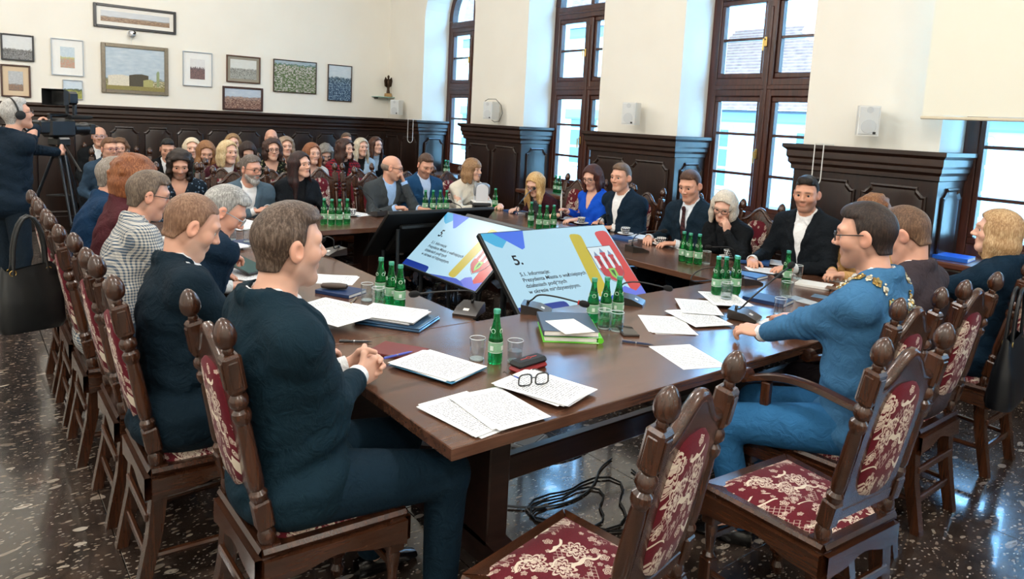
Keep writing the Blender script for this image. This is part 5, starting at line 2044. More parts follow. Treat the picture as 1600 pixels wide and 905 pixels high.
def m_print(name, base='#e9ebec', ink='#4c4c55', rows=95.0):
    """sheet of paper with rows of small grey print"""
    t = NT(name)
    o = t.coord('Object')
    sep = t.n('ShaderNodeSeparateXYZ')
    t.l(o, sep.inputs[0])
    row = t.math('GREATER_THAN', t.math('SINE', t.math('MULTIPLY', sep.outputs[1], rows * 6.283)), .25)
    words = t.math('GREATER_THAN', t.noise(t.coord('Object', (170, rows, 1)), 1.0, 1).outputs[0], .46)
    inx = t.math('LESS_THAN', t.math('ABSOLUTE', sep.outputs[0]), .085)
    iny = t.math('LESS_THAN', t.math('ABSOLUTE', sep.outputs[1]), .125)
    m = t.math('MULTIPLY', t.math('MULTIPLY', row, words), t.math('MULTIPLY', inx, iny))
    t.col(t.mix(t.math('MULTIPLY', m, .8), srgb(base), srgb(ink)))
    t.set(rough=.75, spec=.2)
    return t.m


M_PRINT = m_print('printed_paper')
M_PAPER = plain('blank_paper', '#f3f1ea', .75, var=.02)
ZTOP = ZT0


def rect_on(a, b, c, z):
    """frame (centre, angle, w, h) from three pixel corners a-b-c of a rectangle lying at height z; ab = width"""
    A, B, C_ = onz(*a, z), onz(*b, z), onz(*c, z)
    w, h = (B - A).length, (C_ - B).length
    ang = math.atan2((B - A).y, (B - A).x)
    side = 1 if (B - A).cross(C_ - B).z > 0 else -1
    return A, ang, w, h, side


def slab_thing(name, label, cat, cx, cy, z, ang, w, h, t, mats, group=None, bev=.001):
    """flat block: mats = material or (cover, pages)"""
    o = None
    z = rest(cx, cy, ang, w, h, t, z)
    if isinstance(mats, tuple):
        o = empty(name, (cx, cy, z), ang, label, cat, group)
        cov = .003
        MB().box((0, 0, t / 2), (w - .006, h - .006, t - 2 * cov), .001).build('pages', mats[1], o)
        MB().box((0, 0, t - cov / 2), (w, h, cov), .001).build('cover', mats[0], o)
        MB().box((0, 0, cov / 2), (w, h, cov), .001).build('back_cover', mats[0], o)
        MB().box((-w / 2, 0, t / 2), (.004, h, t - .001), .001).build('spine', mats[0], o)
    else:
        o = MB().box((0, 0, t / 2), (w, h, t), min(bev, t * .3)).build(name, mats, loc=(cx, cy, z), rotz=ang)
        tag(o, label, cat, group)
    return o


RECTS = []


def corners(cx, cy, ang, w, h):
    c, s_ = math.cos(ang), math.sin(ang)
    return [(cx + c * x - s_ * y, cy + s_ * x + c * y) for x, y in ((-w / 2, -h / 2), (w / 2, -h / 2), (w / 2, h / 2), (-w / 2, h / 2))]


def rest(cx, cy, ang, w, h, t, z=None, add=True):
    """height of the highest flat thing under this rectangle; remembers the new one"""
    P = corners(cx, cy, ang, w + .004, h + .004)
    base = ZTOP
    for (Q, zt) in RECTS:
        hit = True
        for poly in (P, Q):
            for i in range(4):
                ax, ay = poly[(i + 1) % 4][1] - poly[i][1], poly[i][0] - poly[(i + 1) % 4][0]
                a = [ax * p[0] + ay * p[1] for p in P]
                b = [ax * p[0] + ay * p[1] for p in Q]
                if max(a) <= min(b) or max(b) <= min(a):
                    hit = False
        if hit:
            base = max(base, zt)
    if z is not None:
        base = max(base, z)
    if add:
        RECTS.append((P, base + t + .0003))
    return base


def sheet(name, label, px, py, ang, z=None, w=.21, h=.297, t=.0012, mat=None, cat='paper', group='papers on the council tables', n=1, seed=0):
    """a sheet (n=1) or a loose pile of n sheets, centred at a pixel"""
    z = ZTOP if z is None else z
    c = onz(px, py, z)
    if n == 1:
        return slab_thing(name, label, cat, c.x, c.y, z, ang, w, h, t, mat or M_PRINT, group)
    rng = random.Random(seed + n)
    z = rest(c.x, c.y, ang, w + .03, h + .03, n * t * 1.8 + .001 + (.002 if name == 'document_folder' else 0), z)
    o = empty(name, (c.x, c.y, z), ang, label, cat, group)
    zz = .002 if name == 'document_folder' else 0
    for i in range(n):
        tt = t * rng.uniform(.6, 1.8)
        s_ = MB().box((0, 0, tt / 2), (w, h, tt), .0003).build('sheet', mat or M_PRINT, o, smooth=0, loc=(rng.uniform(-.012, .012), rng.uniform(-.012, .012), zz), rotz=rng.uniform(-.07, .07))
        zz += tt + .0002
    return o


# ---- papers on the near table
sheet('paper_pile', 'fanned pile of printed pages at the near left corner of the table', 735, 648, .12, n=4, seed=1)
sheet('paper_pile', 'printed page lying half under the fanned pile', 778, 640, -.02, n=2, seed=5)
sheet('paper_pile', 'pile of printed pages under the folded eyeglasses', 850, 612, .28, n=6, seed=2)
c = onz(622, 550, ZTOP)
slab_thing('burgundy_diary', 'burgundy leather diary under the blue pen', 'book', c.x, c.y, ZTOP, .55, .15, .21, .010, (plain('burgundy_cover', '#6d2a2a', .4), M_PAPER))
pf = sheet('document_folder', 'blue-edged folder of printed pages in front of the clasped hands', 683, 576, .33, n=5, seed=3)
MB().box((-.004, -.006, .001), (.225, .312, .002), .0005).build('cover', plain('folder_blue', '#2f6f92', .5), pf)
sheet('paper_sheet', 'single printed sheet near the empty chair at the table edge', 1073, 557, -.36)
sheet('paper_pile', 'pile of printed pages beside the black smartphone', 1040, 508, -.62, n=4, seed=4)
sheet('paper_sleeve', 'clear sleeve with pages in front of the blue suit', 1090, 500, -.30, n=2, seed=8)
sheet('paper_pile', 'loose pages between the bottles and the microphone', 1090, 484, -.75, n=2, seed=9)
sheet('paper_pile', 'thick loose pages behind the microphone of the blue-suited man', 1132, 473, -.6, n=3, seed=10)
sheet('paper_sheet', 'sheet under the writing hand of the blue-suited man', 1238, 510, .1, n=2, seed=11)
sheet('paper_pile', 'ring of open pages beside the white notebook', 1330, 440, .25, n=2, seed=12)
c = onz(1200, 471, ZTOP)
slab_thing('navy_notebook', 'navy blue notebook in front of the blue-suited man', 'notebook', c.x, c.y, ZTOP, .2, .17, .24, .022, (plain('navy_cover', '#16305a', .45), M_PAPER), 'notebooks on the council tables')
c = onz(1272, 447, ZTOP)
slab_thing('white_notebook', 'white covered notebook with dark edges beside the tumbler', 'notebook', c.x, c.y, ZTOP, .3, .15, .21, .018, (plain('white_cover', '#e9e8e4', .5), plain('dark_pages', '#23262c', .6)), 'notebooks on the council tables')
rng = random.Random(3)
for i, (px, py) in enumerate(((1250, 468), (1290, 465), (1268, 474), (1310, 456))):
    sheet('photo_card', ['grey printed card under the tumblers', 'blue printed card beside the white notebook', 'pale printed card near the blue sleeve', 'brown printed card by the clasped hands'][i], px, py, rng.uniform(-.5, .9), w=.10, h=.15, mat=plain('card_' + str(i), ('#8fa0ad', '#5f7d96', '#c3c7c9', '#6e5a4c')[i], .3, var=.5, scale=40), cat='card', group='printed cards')

# ---- green and grey ring binders with a sheet on top
A, ang, w, h, sd_ = rect_on((812, 512), (884, 551), (961, 536), ZTOP)
bx_, by_ = onz(887, 520, ZTOP).x, onz(887, 520, ZTOP).y
ang = -.62
M_GREEN = plain('lime_plastic', '#63d22c', .35, coat=.2)
g = empty('green_folder', (bx_, by_, ZTOP), ang, 'bright green plastic folder at the bottom of the binder stack', 'folder')
MB().box((0, 0, .0015), (.26, .31, .003), .001).build('back_cover', M_GREEN, g)
MB().box((0, 0, .0265), (.26, .31, .003), .001).build('cover', M_GREEN, g)
MB().lathe([(.0135, -.155), (.0135, .155)], (.13, 0, .014), 14, rot=rotm(x=PI / 2)).build('spine', M_GREEN, g)
MB().box((-.004, 0, .014), (.235, .297, .021), .002).build('pages', M_PAPER, g)
MB().lathe([(.010, -.157), (.010, -.1545)], (.13, 0, .014), 14, rot=rotm(x=PI / 2)).build('ring_hole', M_STEEL, g)
slab_thing('grey_binder', 'dark grey-blue binder lying on the green folder', 'binder', bx_ - .005, by_ + .005, ZTOP + .0285, ang + .02, .25, .315, .026, (plain('binder_slate', '#3d4a5c', .45, var=.08), M_PAPER))
cc = onz(890, 510, ZTOP + .055)
slab_thing('paper_sheet', 'white sheet lying on top of the grey binder', 'paper', cc.x, cc.y, ZTOP + .0547, ang + .35, .15, .21, .001, M_PAPER, 'papers on the council tables')

# ---- left table papers and books
c = onz(622, 503, ZTOP)
tr_ = empty('document_tray', (c.x, c.y, ZTOP), .62, 'blue transparent document wallet under a thick stack of pages', 'document wallet')
MB().box((0, 0, .006), (.25, .33, .012), .004).box((0, 0, .016), (.24, .32, .006), .002).build('wallet', plain('wallet_blue', '#1d4260', .25, coat=.4), tr_)
sheet('paper_pile', 'thick stack of pages on the blue document wallet', 612, 494, .62, z=ZTOP + .0195, n=12, seed=21)
c = onz(533, 458, ZTOP)
slab_thing('navy_notebook', 'navy notebook behind the front man with a glasses pouch on it', 'notebook', c.x, c.y, ZTOP, .5, .16, .22, .02, (plain('navy_cover', '#16305a', .45), M_PAPER), 'notebooks on the council tables')
c2 = onz(512, 450, ZTOP + .02)
po = MB()
po.lathe([(.004, -.075), (.022, -.065), (.027, -.02), (.027, .03), (.02, .066), (.004, .074)], (0, 0, .018), 12, rot=rotm(x=PI / 2))
po.M = None
po_o = po.build('glasses_pouch', plain('brown_leather', '#3c2c22', .5, var=.2), loc=(c.x - .03, c.y + .02, rest(c.x - .03, c.y + .02, .9, .05, .14, 0, add=False) + .007), rotz=.9)
po_o.scale = (1.1, 1, .62)
tag(po_o, 'soft brown glasses pouch on the navy notebook', 'pouch')
sheet('paper_pile', 'printed booklet beside the front man and the pens', 520, 480, .45, n=3, seed=22)
sheet('paper_pile', 'cream pages behind the head of the front man', 515, 437, .9, n=3, seed=23)
sheet('paper_sheet', 'page corner beside the black pen', 520, 508, .3, n=2, seed=24)
c = onz(383, 382, ZTOP)
slab_thing('navy_notebook', 'navy notebook beside the two tumblers on the left', 'notebook', c.x, c.y, ZTOP, .2, .15, .21, .018, (plain('navy_cover', '#16305a', .45), M_PAPER), 'notebooks on the council tables')
sheet('paper_pile', 'stack of pages in front of the grey-haired man', 348, 388, .3, n=5, seed=25)
sheet('paper_pile', 'open pages under the tablet', 378, 430, .5, n=4, seed=26)
for i, (px, py, a_) in enumerate(((380, 348, .2), (370, 356, .5), (440, 335, .1), (555, 335, .3), (600, 334, -.2), (650, 331, .1), (700, 331, .0))):
    sheet('paper_pile', ['papers in front of the bearded man', 'papers with a blue cover near the tumblers', 'papers in front of the dark-haired woman', 'papers by the dotted cup at the far table', 'papers under the fist of the bald man',
                         'papers between the bald man and the blue suit', 'papers in front of the woman in cream'][i], px, py, a_, n=2, seed=30 + i)
tb = onz(382, 415, ZTOP + .045)
t_ = empty('tablet', (tb.x, tb.y, ZTOP + .05), .5, 'dark tablet held by the grey-haired man', 'tablet')
MB().box((0, 0, 0), (.17, .24, .008), .003, rot=rotm(x=.25)).build('body', M_BLACK, t_)
MB().box((0, -.001, .0046), (.155, .22, .001), rot=rotm(x=.25)).build('screen', plain('tablet_screen', '#2a4a48', .12), t_)

# ---- window side papers, books
for i, (px, py, a_, n) in enumerate(((900, 343, .4, 3), (925, 349, 1.0, 2), (1010, 372, .3, 3), (1060, 385, -.2, 2), (1110, 384, .2, 3), (1135, 388, .5, 3), (1210, 410, .4, 2), (1205, 424, .9, 2), (855, 330, .2, 2))):
    sheet('paper_pile', ['papers below the raised sheet', 'loose notes beside the dotted cup of the blue blouse', 'papers in front of the man with the tie', 'papers at the saucer of the man with the tie', 'papers behind the three bottles',
                         'papers under the elbow of the silver-blonde woman', 'white papers in front of the young man', 'pages beside the blue book of the young man', 'writing paper of the blonde woman'][i], px, py, a_, n=n, seed=50 + i)
for px, py, a_, lab in ((972, 374, .2, 'navy book beside the screen and the dotted cup'), (1178, 412, .5, 'blue book in front of the young bearded man'), (1168, 432, .1, 'blue book behind the four bottles'), (806, 332, .1, 'navy book in front of the writing woman')):
    c = onz(px, py, ZTOP)
    slab_thing('blue_book', lab, 'book', c.x, c.y, ZTOP, a_, .16, .22, .02, (plain('blue_cover', '#1d4478', .45), M_PAPER), 'blue books on the window side')
c = onz(884, 326, .86)
hs_ = MB().box((0, 0, 0), (.21, .0012, .297), .0003, rot=rotm(y=.55)).build('held_sheet', M_PAPER, loc=(c.x - .05, c.y + .02, .885), rotz=.9)
tag(hs_, 'white sheet held upright by the woman in blue', 'paper')

# ---- bottles
def make_bottle():
    b = empty('water_bottle', label='x', cat='bottle')
    MB().lathe([(.004, .002), (.026, .001), (.0295, .006), (.030, .02), (.0295, .095), (.0275, .115), (.021, .145), (.0155, .170), (.0128, .195), (.0128, .212)], n=16).build('glass', M_BOTTLE, b, smooth=50)
    MB().lathe([(.0140, .206), (.0145, .208), (.0145, .221), (.0135, .2235), (.003, .2238)], n=16).build('cap', plain('teal_cap', '#4aa58a', .35, metal=.3), b, smooth=40)
    lab = MB()
    lab.lathe([(.0302, .052), (.0302, .090)], n=24, cap=False)
    lb = lab.build('label', plain('pale_label', '#7fae8a', .4, var=.2, scale=120), b)
    for z in (.050, .0915):
        MB().lathe([(.0303, z - .0012), (.0303, z + .0012)], n=24, cap=False).build('label_band', plain('label_white', '#d8e4da', .4), b)
    for k in range(4):
        a = k * PI / 2 + .4
        MB().box((.0305 * math.cos(a), .0305 * math.sin(a), .068), (.001, .014, .018), rot=rotm(z=a)).build('label_mark', plain('label_white', '#d8e4da', .4), b, smooth=0)
        q = .0232
        MB().tube([(q * math.cos(a) + -math.sin(a) * .009 * math.cos(t), q * math.sin(a) + math.cos(a) * .009 * math.cos(t), .137 + .009 * math.sin(t)) for t in [i * PI / 5 for i in range(10)]], .0011, 5, closed=True).build('emblem', plain('label_white', '#d8e4da', .4), b)
    return b


bottle0 = make_bottle()
GB = 'green mineral water bottles'
BOT = [(773, 567, 'single green bottle beside the tumblers near the glasses case'),
       (594, 467, 'green bottle at the back of the left trio'), (610, 475, 'middle green bottle of the left trio'), (624, 481, 'nearest green bottle of the left trio'),
       (925, 503, 'leftmost green bottle of the trio behind the binders'), (945, 501, 'middle green bottle of the trio behind the binders'), (964, 499, 'rightmost green bottle of the trio behind the binders'),
       (1118, 467, 'front left bottle of the cluster on the right table'), (1131, 458, 'rear bottle of the cluster on the right table'), (1148, 466, 'front right bottle of the cluster on the right table'), (1147, 455, 'hidden rear right bottle of the cluster on the right table'),
       (1066, 408, 'left bottle of the trio before the tie-wearing man'), (1076, 411, 'middle bottle of the trio before the tie-wearing man'), (1090, 413, 'right bottle of the trio before the tie-wearing man'),
       (1228, 444, 'single green bottle in front of the young man'),
       (506, 350, 'first bottle from the left on the far table'), (518, 351, 'second bottle from the left on the far table'), (530, 351, 'third bottle from the left on the far table'), (542, 350, 'fourth bottle from the left on the far table'),
       (664, 332, 'first of four bottles before the blue suit at the far table'), (676, 332, 'second of four bottles before the blue suit at the far table'), (687, 332, 'third of four bottles before the blue suit at the far table'), (697, 332, 'fourth of four bottles before the blue suit at the far table'),
       (773, 326, 'green bottle right of the white camera'), (829, 352, 'green bottle before the writing woman'), (842, 358, 'left of the three bottles below the raised sheet'), (853, 359, 'middle of the three bottles below the raised sheet'), (864, 358, 'right of the three bottles below the raised sheet')]
for i, (px, py, lab) in enumerate(BOT):
    c = onz(px, py, ZTOP)
    place(bottle0, (c.x, c.y, rest(c.x, c.y, 0, .05, .05, 0, add=False)), i * 1.3, 'green glass water bottle, ' + lab, GB)
for px, py, lab in ((695, 280, 'left bottle on the far window sill'), (699, 281, 'right bottle on the far window sill'), (868, 290, 'left bottle on the sill of the second window'), (874, 291, 'right bottle on the sill of the second window')):
    c = onx(px, py, XW + .12)
    place(bottle0, (XW + .12, c.y, SILL + .005), .3, 'green glass water bottle, ' + lab, 'bottles on the window sills')


def make_tumbler():
    b = empty('tumbler', label='x', cat='glass')
    MB().lathe([(.001, .008), (.027, .008), (.0315, .092), (.0330, .092), (.0300, .0), (.001, .0)], n=20, cap=False).build('glass', M_CLEAR, b, smooth=40)
    MB().lathe([(.0322, .0905), (.0332, .092), (.0322, .0935), (.0312, .092), (.0322, .0905)], n=20, cap=False).build('rim', plain('glass_rim', '#dfe8ea', .05), b)
    MB().lathe([(.001, .001), (.0285, .001), (.0288, .007), (.001, .0075)], n=20, cap=False).build('base', plain('glass_base', '#b9c6c8', .05), b)
    return b


tum0 = make_tumbler()
for i, (px, py, lab) in enumerate(((745, 562, 'empty tumbler left of the single bottle'), (804, 566, 'tumbler half full of water behind the glasses case'), (573, 470, 'rear tumbler beside the left bottle trio'), (590, 480, 'front tumbler beside the left bottle trio'),
                                   (943, 513, 'left tumbler in front of the trio behind the binders'), (963, 517, 'right tumbler in front of the trio behind the binders'), (1103, 412, 'tumbler beside the trio before the tie-wearing man'), (362, 375, 'left tumbler by the navy notebook'), (387, 382, 'right tumbler by the navy notebook'),
                                   (1218, 492, 'tumbler next to the hand with the pen'), (1228, 470, 'tumbler behind the navy notebook on the right'), (1245, 440, 'tumbler beside the single bottle of the young man'), (1134, 474, 'tumbler before the right table cluster'))):
    c = onz(px, py, ZTOP)
    o = place(tum0, (c.x, c.y, rest(c.x, c.y, 0, .05, .05, 0, add=False)), i * .7, 'clear glass ' + lab, 'tumblers on the tables')
    if i in (1, 4, 5, 12):
        MB().lathe([(.001, .0085), (.0268, .0085), (.0288, .05), (.001, .05)], n=20, cap=False).build('water', M_CLEAR, o, smooth=40)


def m_dots():
    t = NT('dotted_china')
    o = t.coord('Object')
    sep = t.n('ShaderNodeSeparateXYZ')
    t.l(o, sep.inputs[0])
    ang = t.math('MULTIPLY', t.math('ARCTAN2', sep.outputs[1], sep.outputs[0]), 14 / 6.283)
    row = t.math('MULTIPLY', sep.outputs[2], 62)
    fx = t.math('SUBTRACT', t.math('FRACT', t.math('ADD', ang, t.math('MULTIPLY', t.math('FLOOR', row), .5))), .5)
    fy = t.math('SUBTRACT', t.math('FRACT', row), .5)
    d = t.math('ADD', t.math('MULTIPLY', fx, fx), t.math('MULTIPLY', fy, fy))
    t.col(t.mix(t.math('LESS_THAN', d, .085), srgb('#10131f'), srgb('#e9e9ea')))
    t.set(rough=.15, coat=.3)
    return t.m


cup0 = empty('coffee_cup', label='x', cat='cup')
MB().lathe([(.02, .006), (.026, .008), (.034, .03), (.038, .062), (.0365, .062), (.032, .03), (.02, .012)], n=20, cap=False).build('cup', m_dots(), cup0)
MB().lathe([(.0382, .060), (.0386, .064), (.0362, .064), (.0362, .058)], n=20, cap=False).build('rim', M_WHITE, cup0)
MB().tube([(.035, 0, .05), (.055, 0, .052), (.058, 0, .035), (.045, 0, .022), (.031, 0, .02)], .004, 6).build('handle', M_WHITE, cup0)
MB().lathe([(.02, 0), (.05, .004), (.072, .012), (.071, .014), (.045, .007), (.001, .005)], n=24).build('saucer', M_WHITE, cup0)
for i, (px, py, lab) in enumerate(((908, 352, 'in front of the woman in blue'), (977, 370, 'beside the navy book by the screen'), (1033, 384, 'with saucer before the man with the tie'), (1138, 403, 'behind the bottle cluster on the window side'), (550, 338, 'at the far table next to the four bottles'))):
    c = onz(px, py, ZTOP)
    place(cup0, (c.x, c.y, rest(c.x, c.y, 0, .12, .12, 0, add=False)), i + .5, 'black cup with white dots ' + lab, 'dotted coffee cups')


# ---- gooseneck microphones
def microphone(bpx, bpy_, heading, neck, label, ring=False):
    """base centre pixel, heading of the base, neck: list of (pixel x, pixel y, height)"""
    c = onz(bpx, bpy_, ZTOP)
    zb = rest(c.x, c.y, heading, .12, .15, 0, add=False)
    o = empty('table_microphone', (c.x, c.y, zb), heading, label, 'microphone', 'gooseneck table microphones')
    b = MB()
    L_, W_ = .075, .062
    top = [(-W_, -L_, .012), (W_, -L_, .012), (W_ * .92, L_, .048), (-W_ * .92, L_, .048)]
    bot = [(-W_, -L_, 0), (W_, -L_, 0), (W_, L_, 0), (-W_, L_, 0)]
    mid = [(-W_, -L_ * .2, .036), (W_, -L_ * .2, .036)]
    b.add(bot + top + mid, [(3, 2, 1, 0), (0, 1, 5, 4), (4, 5, 9, 8), (8, 9, 6, 7), (1, 2, 6, 9), (1, 9, 5), (0, 8, 7, 3), (0, 4, 8), (2, 3, 7, 6)])
    b.build('base', plain('mic_base', '#2c2623', .3, var=.15), o, smooth=15)
    MB().box((-.005, -.034, .0275), (.03, .022, .002), .0005, rot=rotm(x=.40)).build('name_plate', M_PLATE, o)
    MB().lathe([(.008, .044), (.009, .056), (.006, .06)], (0, L_ * .6, 0), 12).build('socket', M_BLACK, o)
    inv = Matrix.Rotation(-heading, 3, 'Z')
    pts = [Vector((0, L_ * .6, .05))]
    for (px, py, z) in neck:
        w = onz(px, py, z)
        pts.append(inv @ (w - Vector((c.x, c.y, zb))))
    sm_ = []
    n = len(pts)
    for i in range(n - 1):                                 # smooth the gooseneck
        p0, p1, p2, p3 = pts[max(i - 1, 0)], pts[i], pts[i + 1], pts[min(i + 2, n - 1)]
        for k in range(5):
            t = k / 5
            sm_.append(.5 * ((2 * p1) + (p2 - p0) * t + (2 * p0 - 5 * p1 + 4 * p2 - p3) * t * t + (-p0 + 3 * p1 - 3 * p2 + p3) * t ** 3))
    sm_.append(pts[-1])
    MB().tube(sm_, .0042, 8).build('gooseneck', M_BLACK, o, smooth=60)
    d = (sm_[-1] - sm_[-3]).normalized()
    r = Vector((0, 0, 1)).rotation_difference(d).to_matrix()
    MB().lathe([(.004, -.004), (.009, .0), (.0155, .012), (.017, .026), (.0145, .042), (.006, .050), (.001, .051)], sm_[-1], 14, rot=r).build('foam_head', plain('mic_foam', '#0c0d0f', .95, bump=.6, scale=700), o, smooth=60)
    if ring:
        MB().lathe([(.010, -.006), (.0125, -.003), (.010, .001)], sm_[-1], 14, rot=r, cap=False).build('light_ring', plain('ring_red', '#b4221c', .3), o)
    return o


microphone(733, 490, -.95, ((742, 463, .86), (733, 455, .90), (700, 455, .90), (655, 459, .89)), 'table microphone bending left beside the left screen')
microphone(838, 488, .75, ((832, 468, .87), (843, 461, .90), (870, 464, .905), (905, 473, .89)), 'table microphone with a red ring bending right behind the binders', True)
microphone(985, 474, .6, ((968, 455, .85), (975, 443, .89), (1000, 441, .90), (1037, 449, .88)), 'table microphone behind the bottle trio of the binders')
microphone(1163, 499, .35, ((1157, 482, .85), (1175, 465, .92), (1205, 440, 1.0), (1232, 418, 1.06)), 'tall table microphone in front of the blue-suited man')
microphone(995, 393, 1.3, ((988, 378, .84), (994, 368, .88), (1010, 362, .90), (1033, 361, .91)), 'table microphone on the window side left of the cup with saucer')
microphone(1168, 443, 1.3, ((1085, 440, .80), (1090, 424, .86), (1125, 418, .90), (1210, 430, .88)), 'table microphone behind the bottle cluster arching right')
microphone(1158, 400, 1.5, ((1150, 393, .84), (1140, 387, .87), (1127, 386, .875), (1112, 386, .87)), 'table microphone in front of the silver-blonde woman')
microphone(590, 338, 3.3, ((587, 325, .83), (582, 312, .90), (573, 303, .97), (566, 296, 1.01)), 'table microphone in front of the bald man')
microphone(835, 340, 1.6, ((808, 330, .85), (812, 318, .95), (825, 302, 1.02), (834, 295, 1.04)), 'table microphone the writing woman speaks into')
microphone(520, 398, -1.4, ((522, 388, .82), (521, 375, .88), (512, 370, .90), (508, 372, .89)), 'table microphone hidden behind the front man')
microphone(722, 334, 3.2, ((722, 326, .82), (719, 322, .84), (713, 319, .86), (706, 316, .88)), 'table microphone before the woman in cream')
microphone(940, 358, 1.6, ((935, 350, .84), (938, 343, .87), (945, 338, .89), (950, 336, .90)), 'table microphone in front of the man in the open white shirt')

# ---- small things on the near table
c = onz(825, 577, ZTOP)
gc = empty('glasses_case', (c.x, c.y, ZTOP), .12, 'black and red hard glasses case next to the tumblers', 'glasses case')
MB().box((0, 0, .0115), (.165, .068, .021), .009).build('lower_shell', plain('case_red', '#8f1c22', .4), gc)
MB().box((0, 0, .034), (.165, .068, .026), .012).build('lid', plain('case_black', '#12161a', .6, bump=.2, scale=300), gc)
e_ = MB().tube([(.012 * math.cos(t), .008 * math.sin(t), .0475) for t in [i * PI / 6 for i in range(12)]], .0012, 5, closed=True)
for dx in (-.03, .03):
    e_.box((dx, 0, .0475), (.03, .004, .001))
e_.build('red_logo', plain('logo_red', '#c03a2c', .4), gc)

c = onz(833, 607, ZTOP + .02)
eg = empty('eyeglasses', (c.x, c.y, rest(c.x, c.y, -.28, .12, .1, 0, add=False) + .001), -.28, 'black-framed eyeglasses with blue temples lying on the pages', 'eyeglasses')
fr = MB()
for sx in (-1, 1):
    pts = []
    for i in range(20):
        a = 2 * PI * i / 20
        pw = lambda v: math.copysign(abs(v) ** .6, v)
        pts.append((sx * .033 + .026 * pw(math.cos(a)) * (1 - .08 * math.sin(a)), .002 * math.cos(a), .023 + .021 * pw(math.sin(a))))
    fr.tube(pts, .0032, 6, closed=True)
    ln = MB().add(pts, [tuple(range(20))]).build('lens', M_CLEAR, eg, smooth=0)
fr.tube([(-.008, 0, .028), (0, -.002, .031), (.008, 0, .028)], .0024, 6)
fr.build('frame', plain('frame_black', '#0c0d10', .25, coat=.4), eg)
for sx in (-1, 1):
    MB().tube([(sx * .060, .002, .034), (sx * .064, .03, .030)], .003, 6).build('hinge', plain('temple_blue', '#2a4fa8', .35), eg)
    MB().tube([(sx * .064, .03, .030), (sx * .066, .09, .018), (sx * .064, .125, .012), (sx * .060, .145, .002)], .0022, 6).build('temple', plain('frame_black', '#0c0d10', .25, coat=.4), eg)


def pen(a, b, col, label, z=None):
    z = ZTOP + .006 if z is None else z
    A, B = onz(*a, z), onz(*b, z)
    d = (B - A)
    L_ = .14
    o = empty('pen', (A.x, A.y, z), math.atan2(d.y, d.x), label, 'pen', 'pens on the council tables')
    MB().lathe([(.0045, 0), (.005, .004), (.005, .10), (.0045, .118), (.002, .132), (.0008, .14)], n=10, rot=rotm(y=PI / 2)).build('barrel', plain('pen_' + col, col, .3, coat=.3), o)
    MB().box((.022, 0, .0062), (.04, .003, .0015), .0005).lathe([(.0052, .06), (.0052, .066)], n=10, rot=rotm(y=PI / 2)).build('clip', M_STEEL, o)
    return o


pen((972, 533), (1012, 538), '#14274a', 'navy pen beside the single sheet')
pen((600, 560), (654, 547), '#5a66c8', 'violet blue pen lying on the burgundy diary', ZTOP + .0165)
pen((530, 533), (578, 534), '#10181e', 'black pen behind the arm of the front man')
pen((548, 474), (558, 463), '#8d6f3a', 'brass pen beside the printed booklet')
pen((1198, 496), (1236, 489), '#7d4a2c', 'brown pen in the hand of the blue-suited man', ZTOP + .03)
pen((1012, 372), (1028, 370), '#15181c', 'black pen in front of the man with the tie', ZTOP + .012)
c = onz(980, 519, ZTOP)
ph = empty('smartphone', (c.x, c.y, ZTOP), -.55, 'black smartphone in a brown case beside the green folder', 'phone')
MB().box((0, 0, .0055), (.078, .155, .011), .003).build('case', plain('phone_case', '#2b211b', .45), ph)
MB().box((0, 0, .0114), (.070, .147, .0012), .0004).build('screen', plain('phone_screen', '#0a0b0d', .06), ph)

# ---- tilted display screens in the middle of the ring
def m_emit(name, c, s=.72):
    if name in MATS:
        return MATS[name]
    t = NT(name)
    cc = srgb(c) if isinstance(c, str) else c
    t.col([x * .1 for x in cc])
    t.b.inputs['Emission Color'].default_value = (*cc, 1)
    t.b.inputs['Emission Strength'].default_value = s
    t.set(rough=.25)
    MATS[name] = t.m
    return t.m


DW, DH = 1.03, .58


def text_mesh(body, size, name):
    cu = bpy.data.curves.new(name, 'FONT')
    cu.body = body
    cu.size = size
    cu.space_line = 1.12
    cu.offset = size * .018
    ob = bpy.data.objects.new(name, cu)
    COL.objects.link(ob)
    bpy.context.view_layer.update()
    me = bpy.data.meshes.new_from_object(ob.evaluated_get(bpy.context.evaluated_depsgraph_get()))
    bpy.data.objects.remove(ob)
    return me


TXT = {}


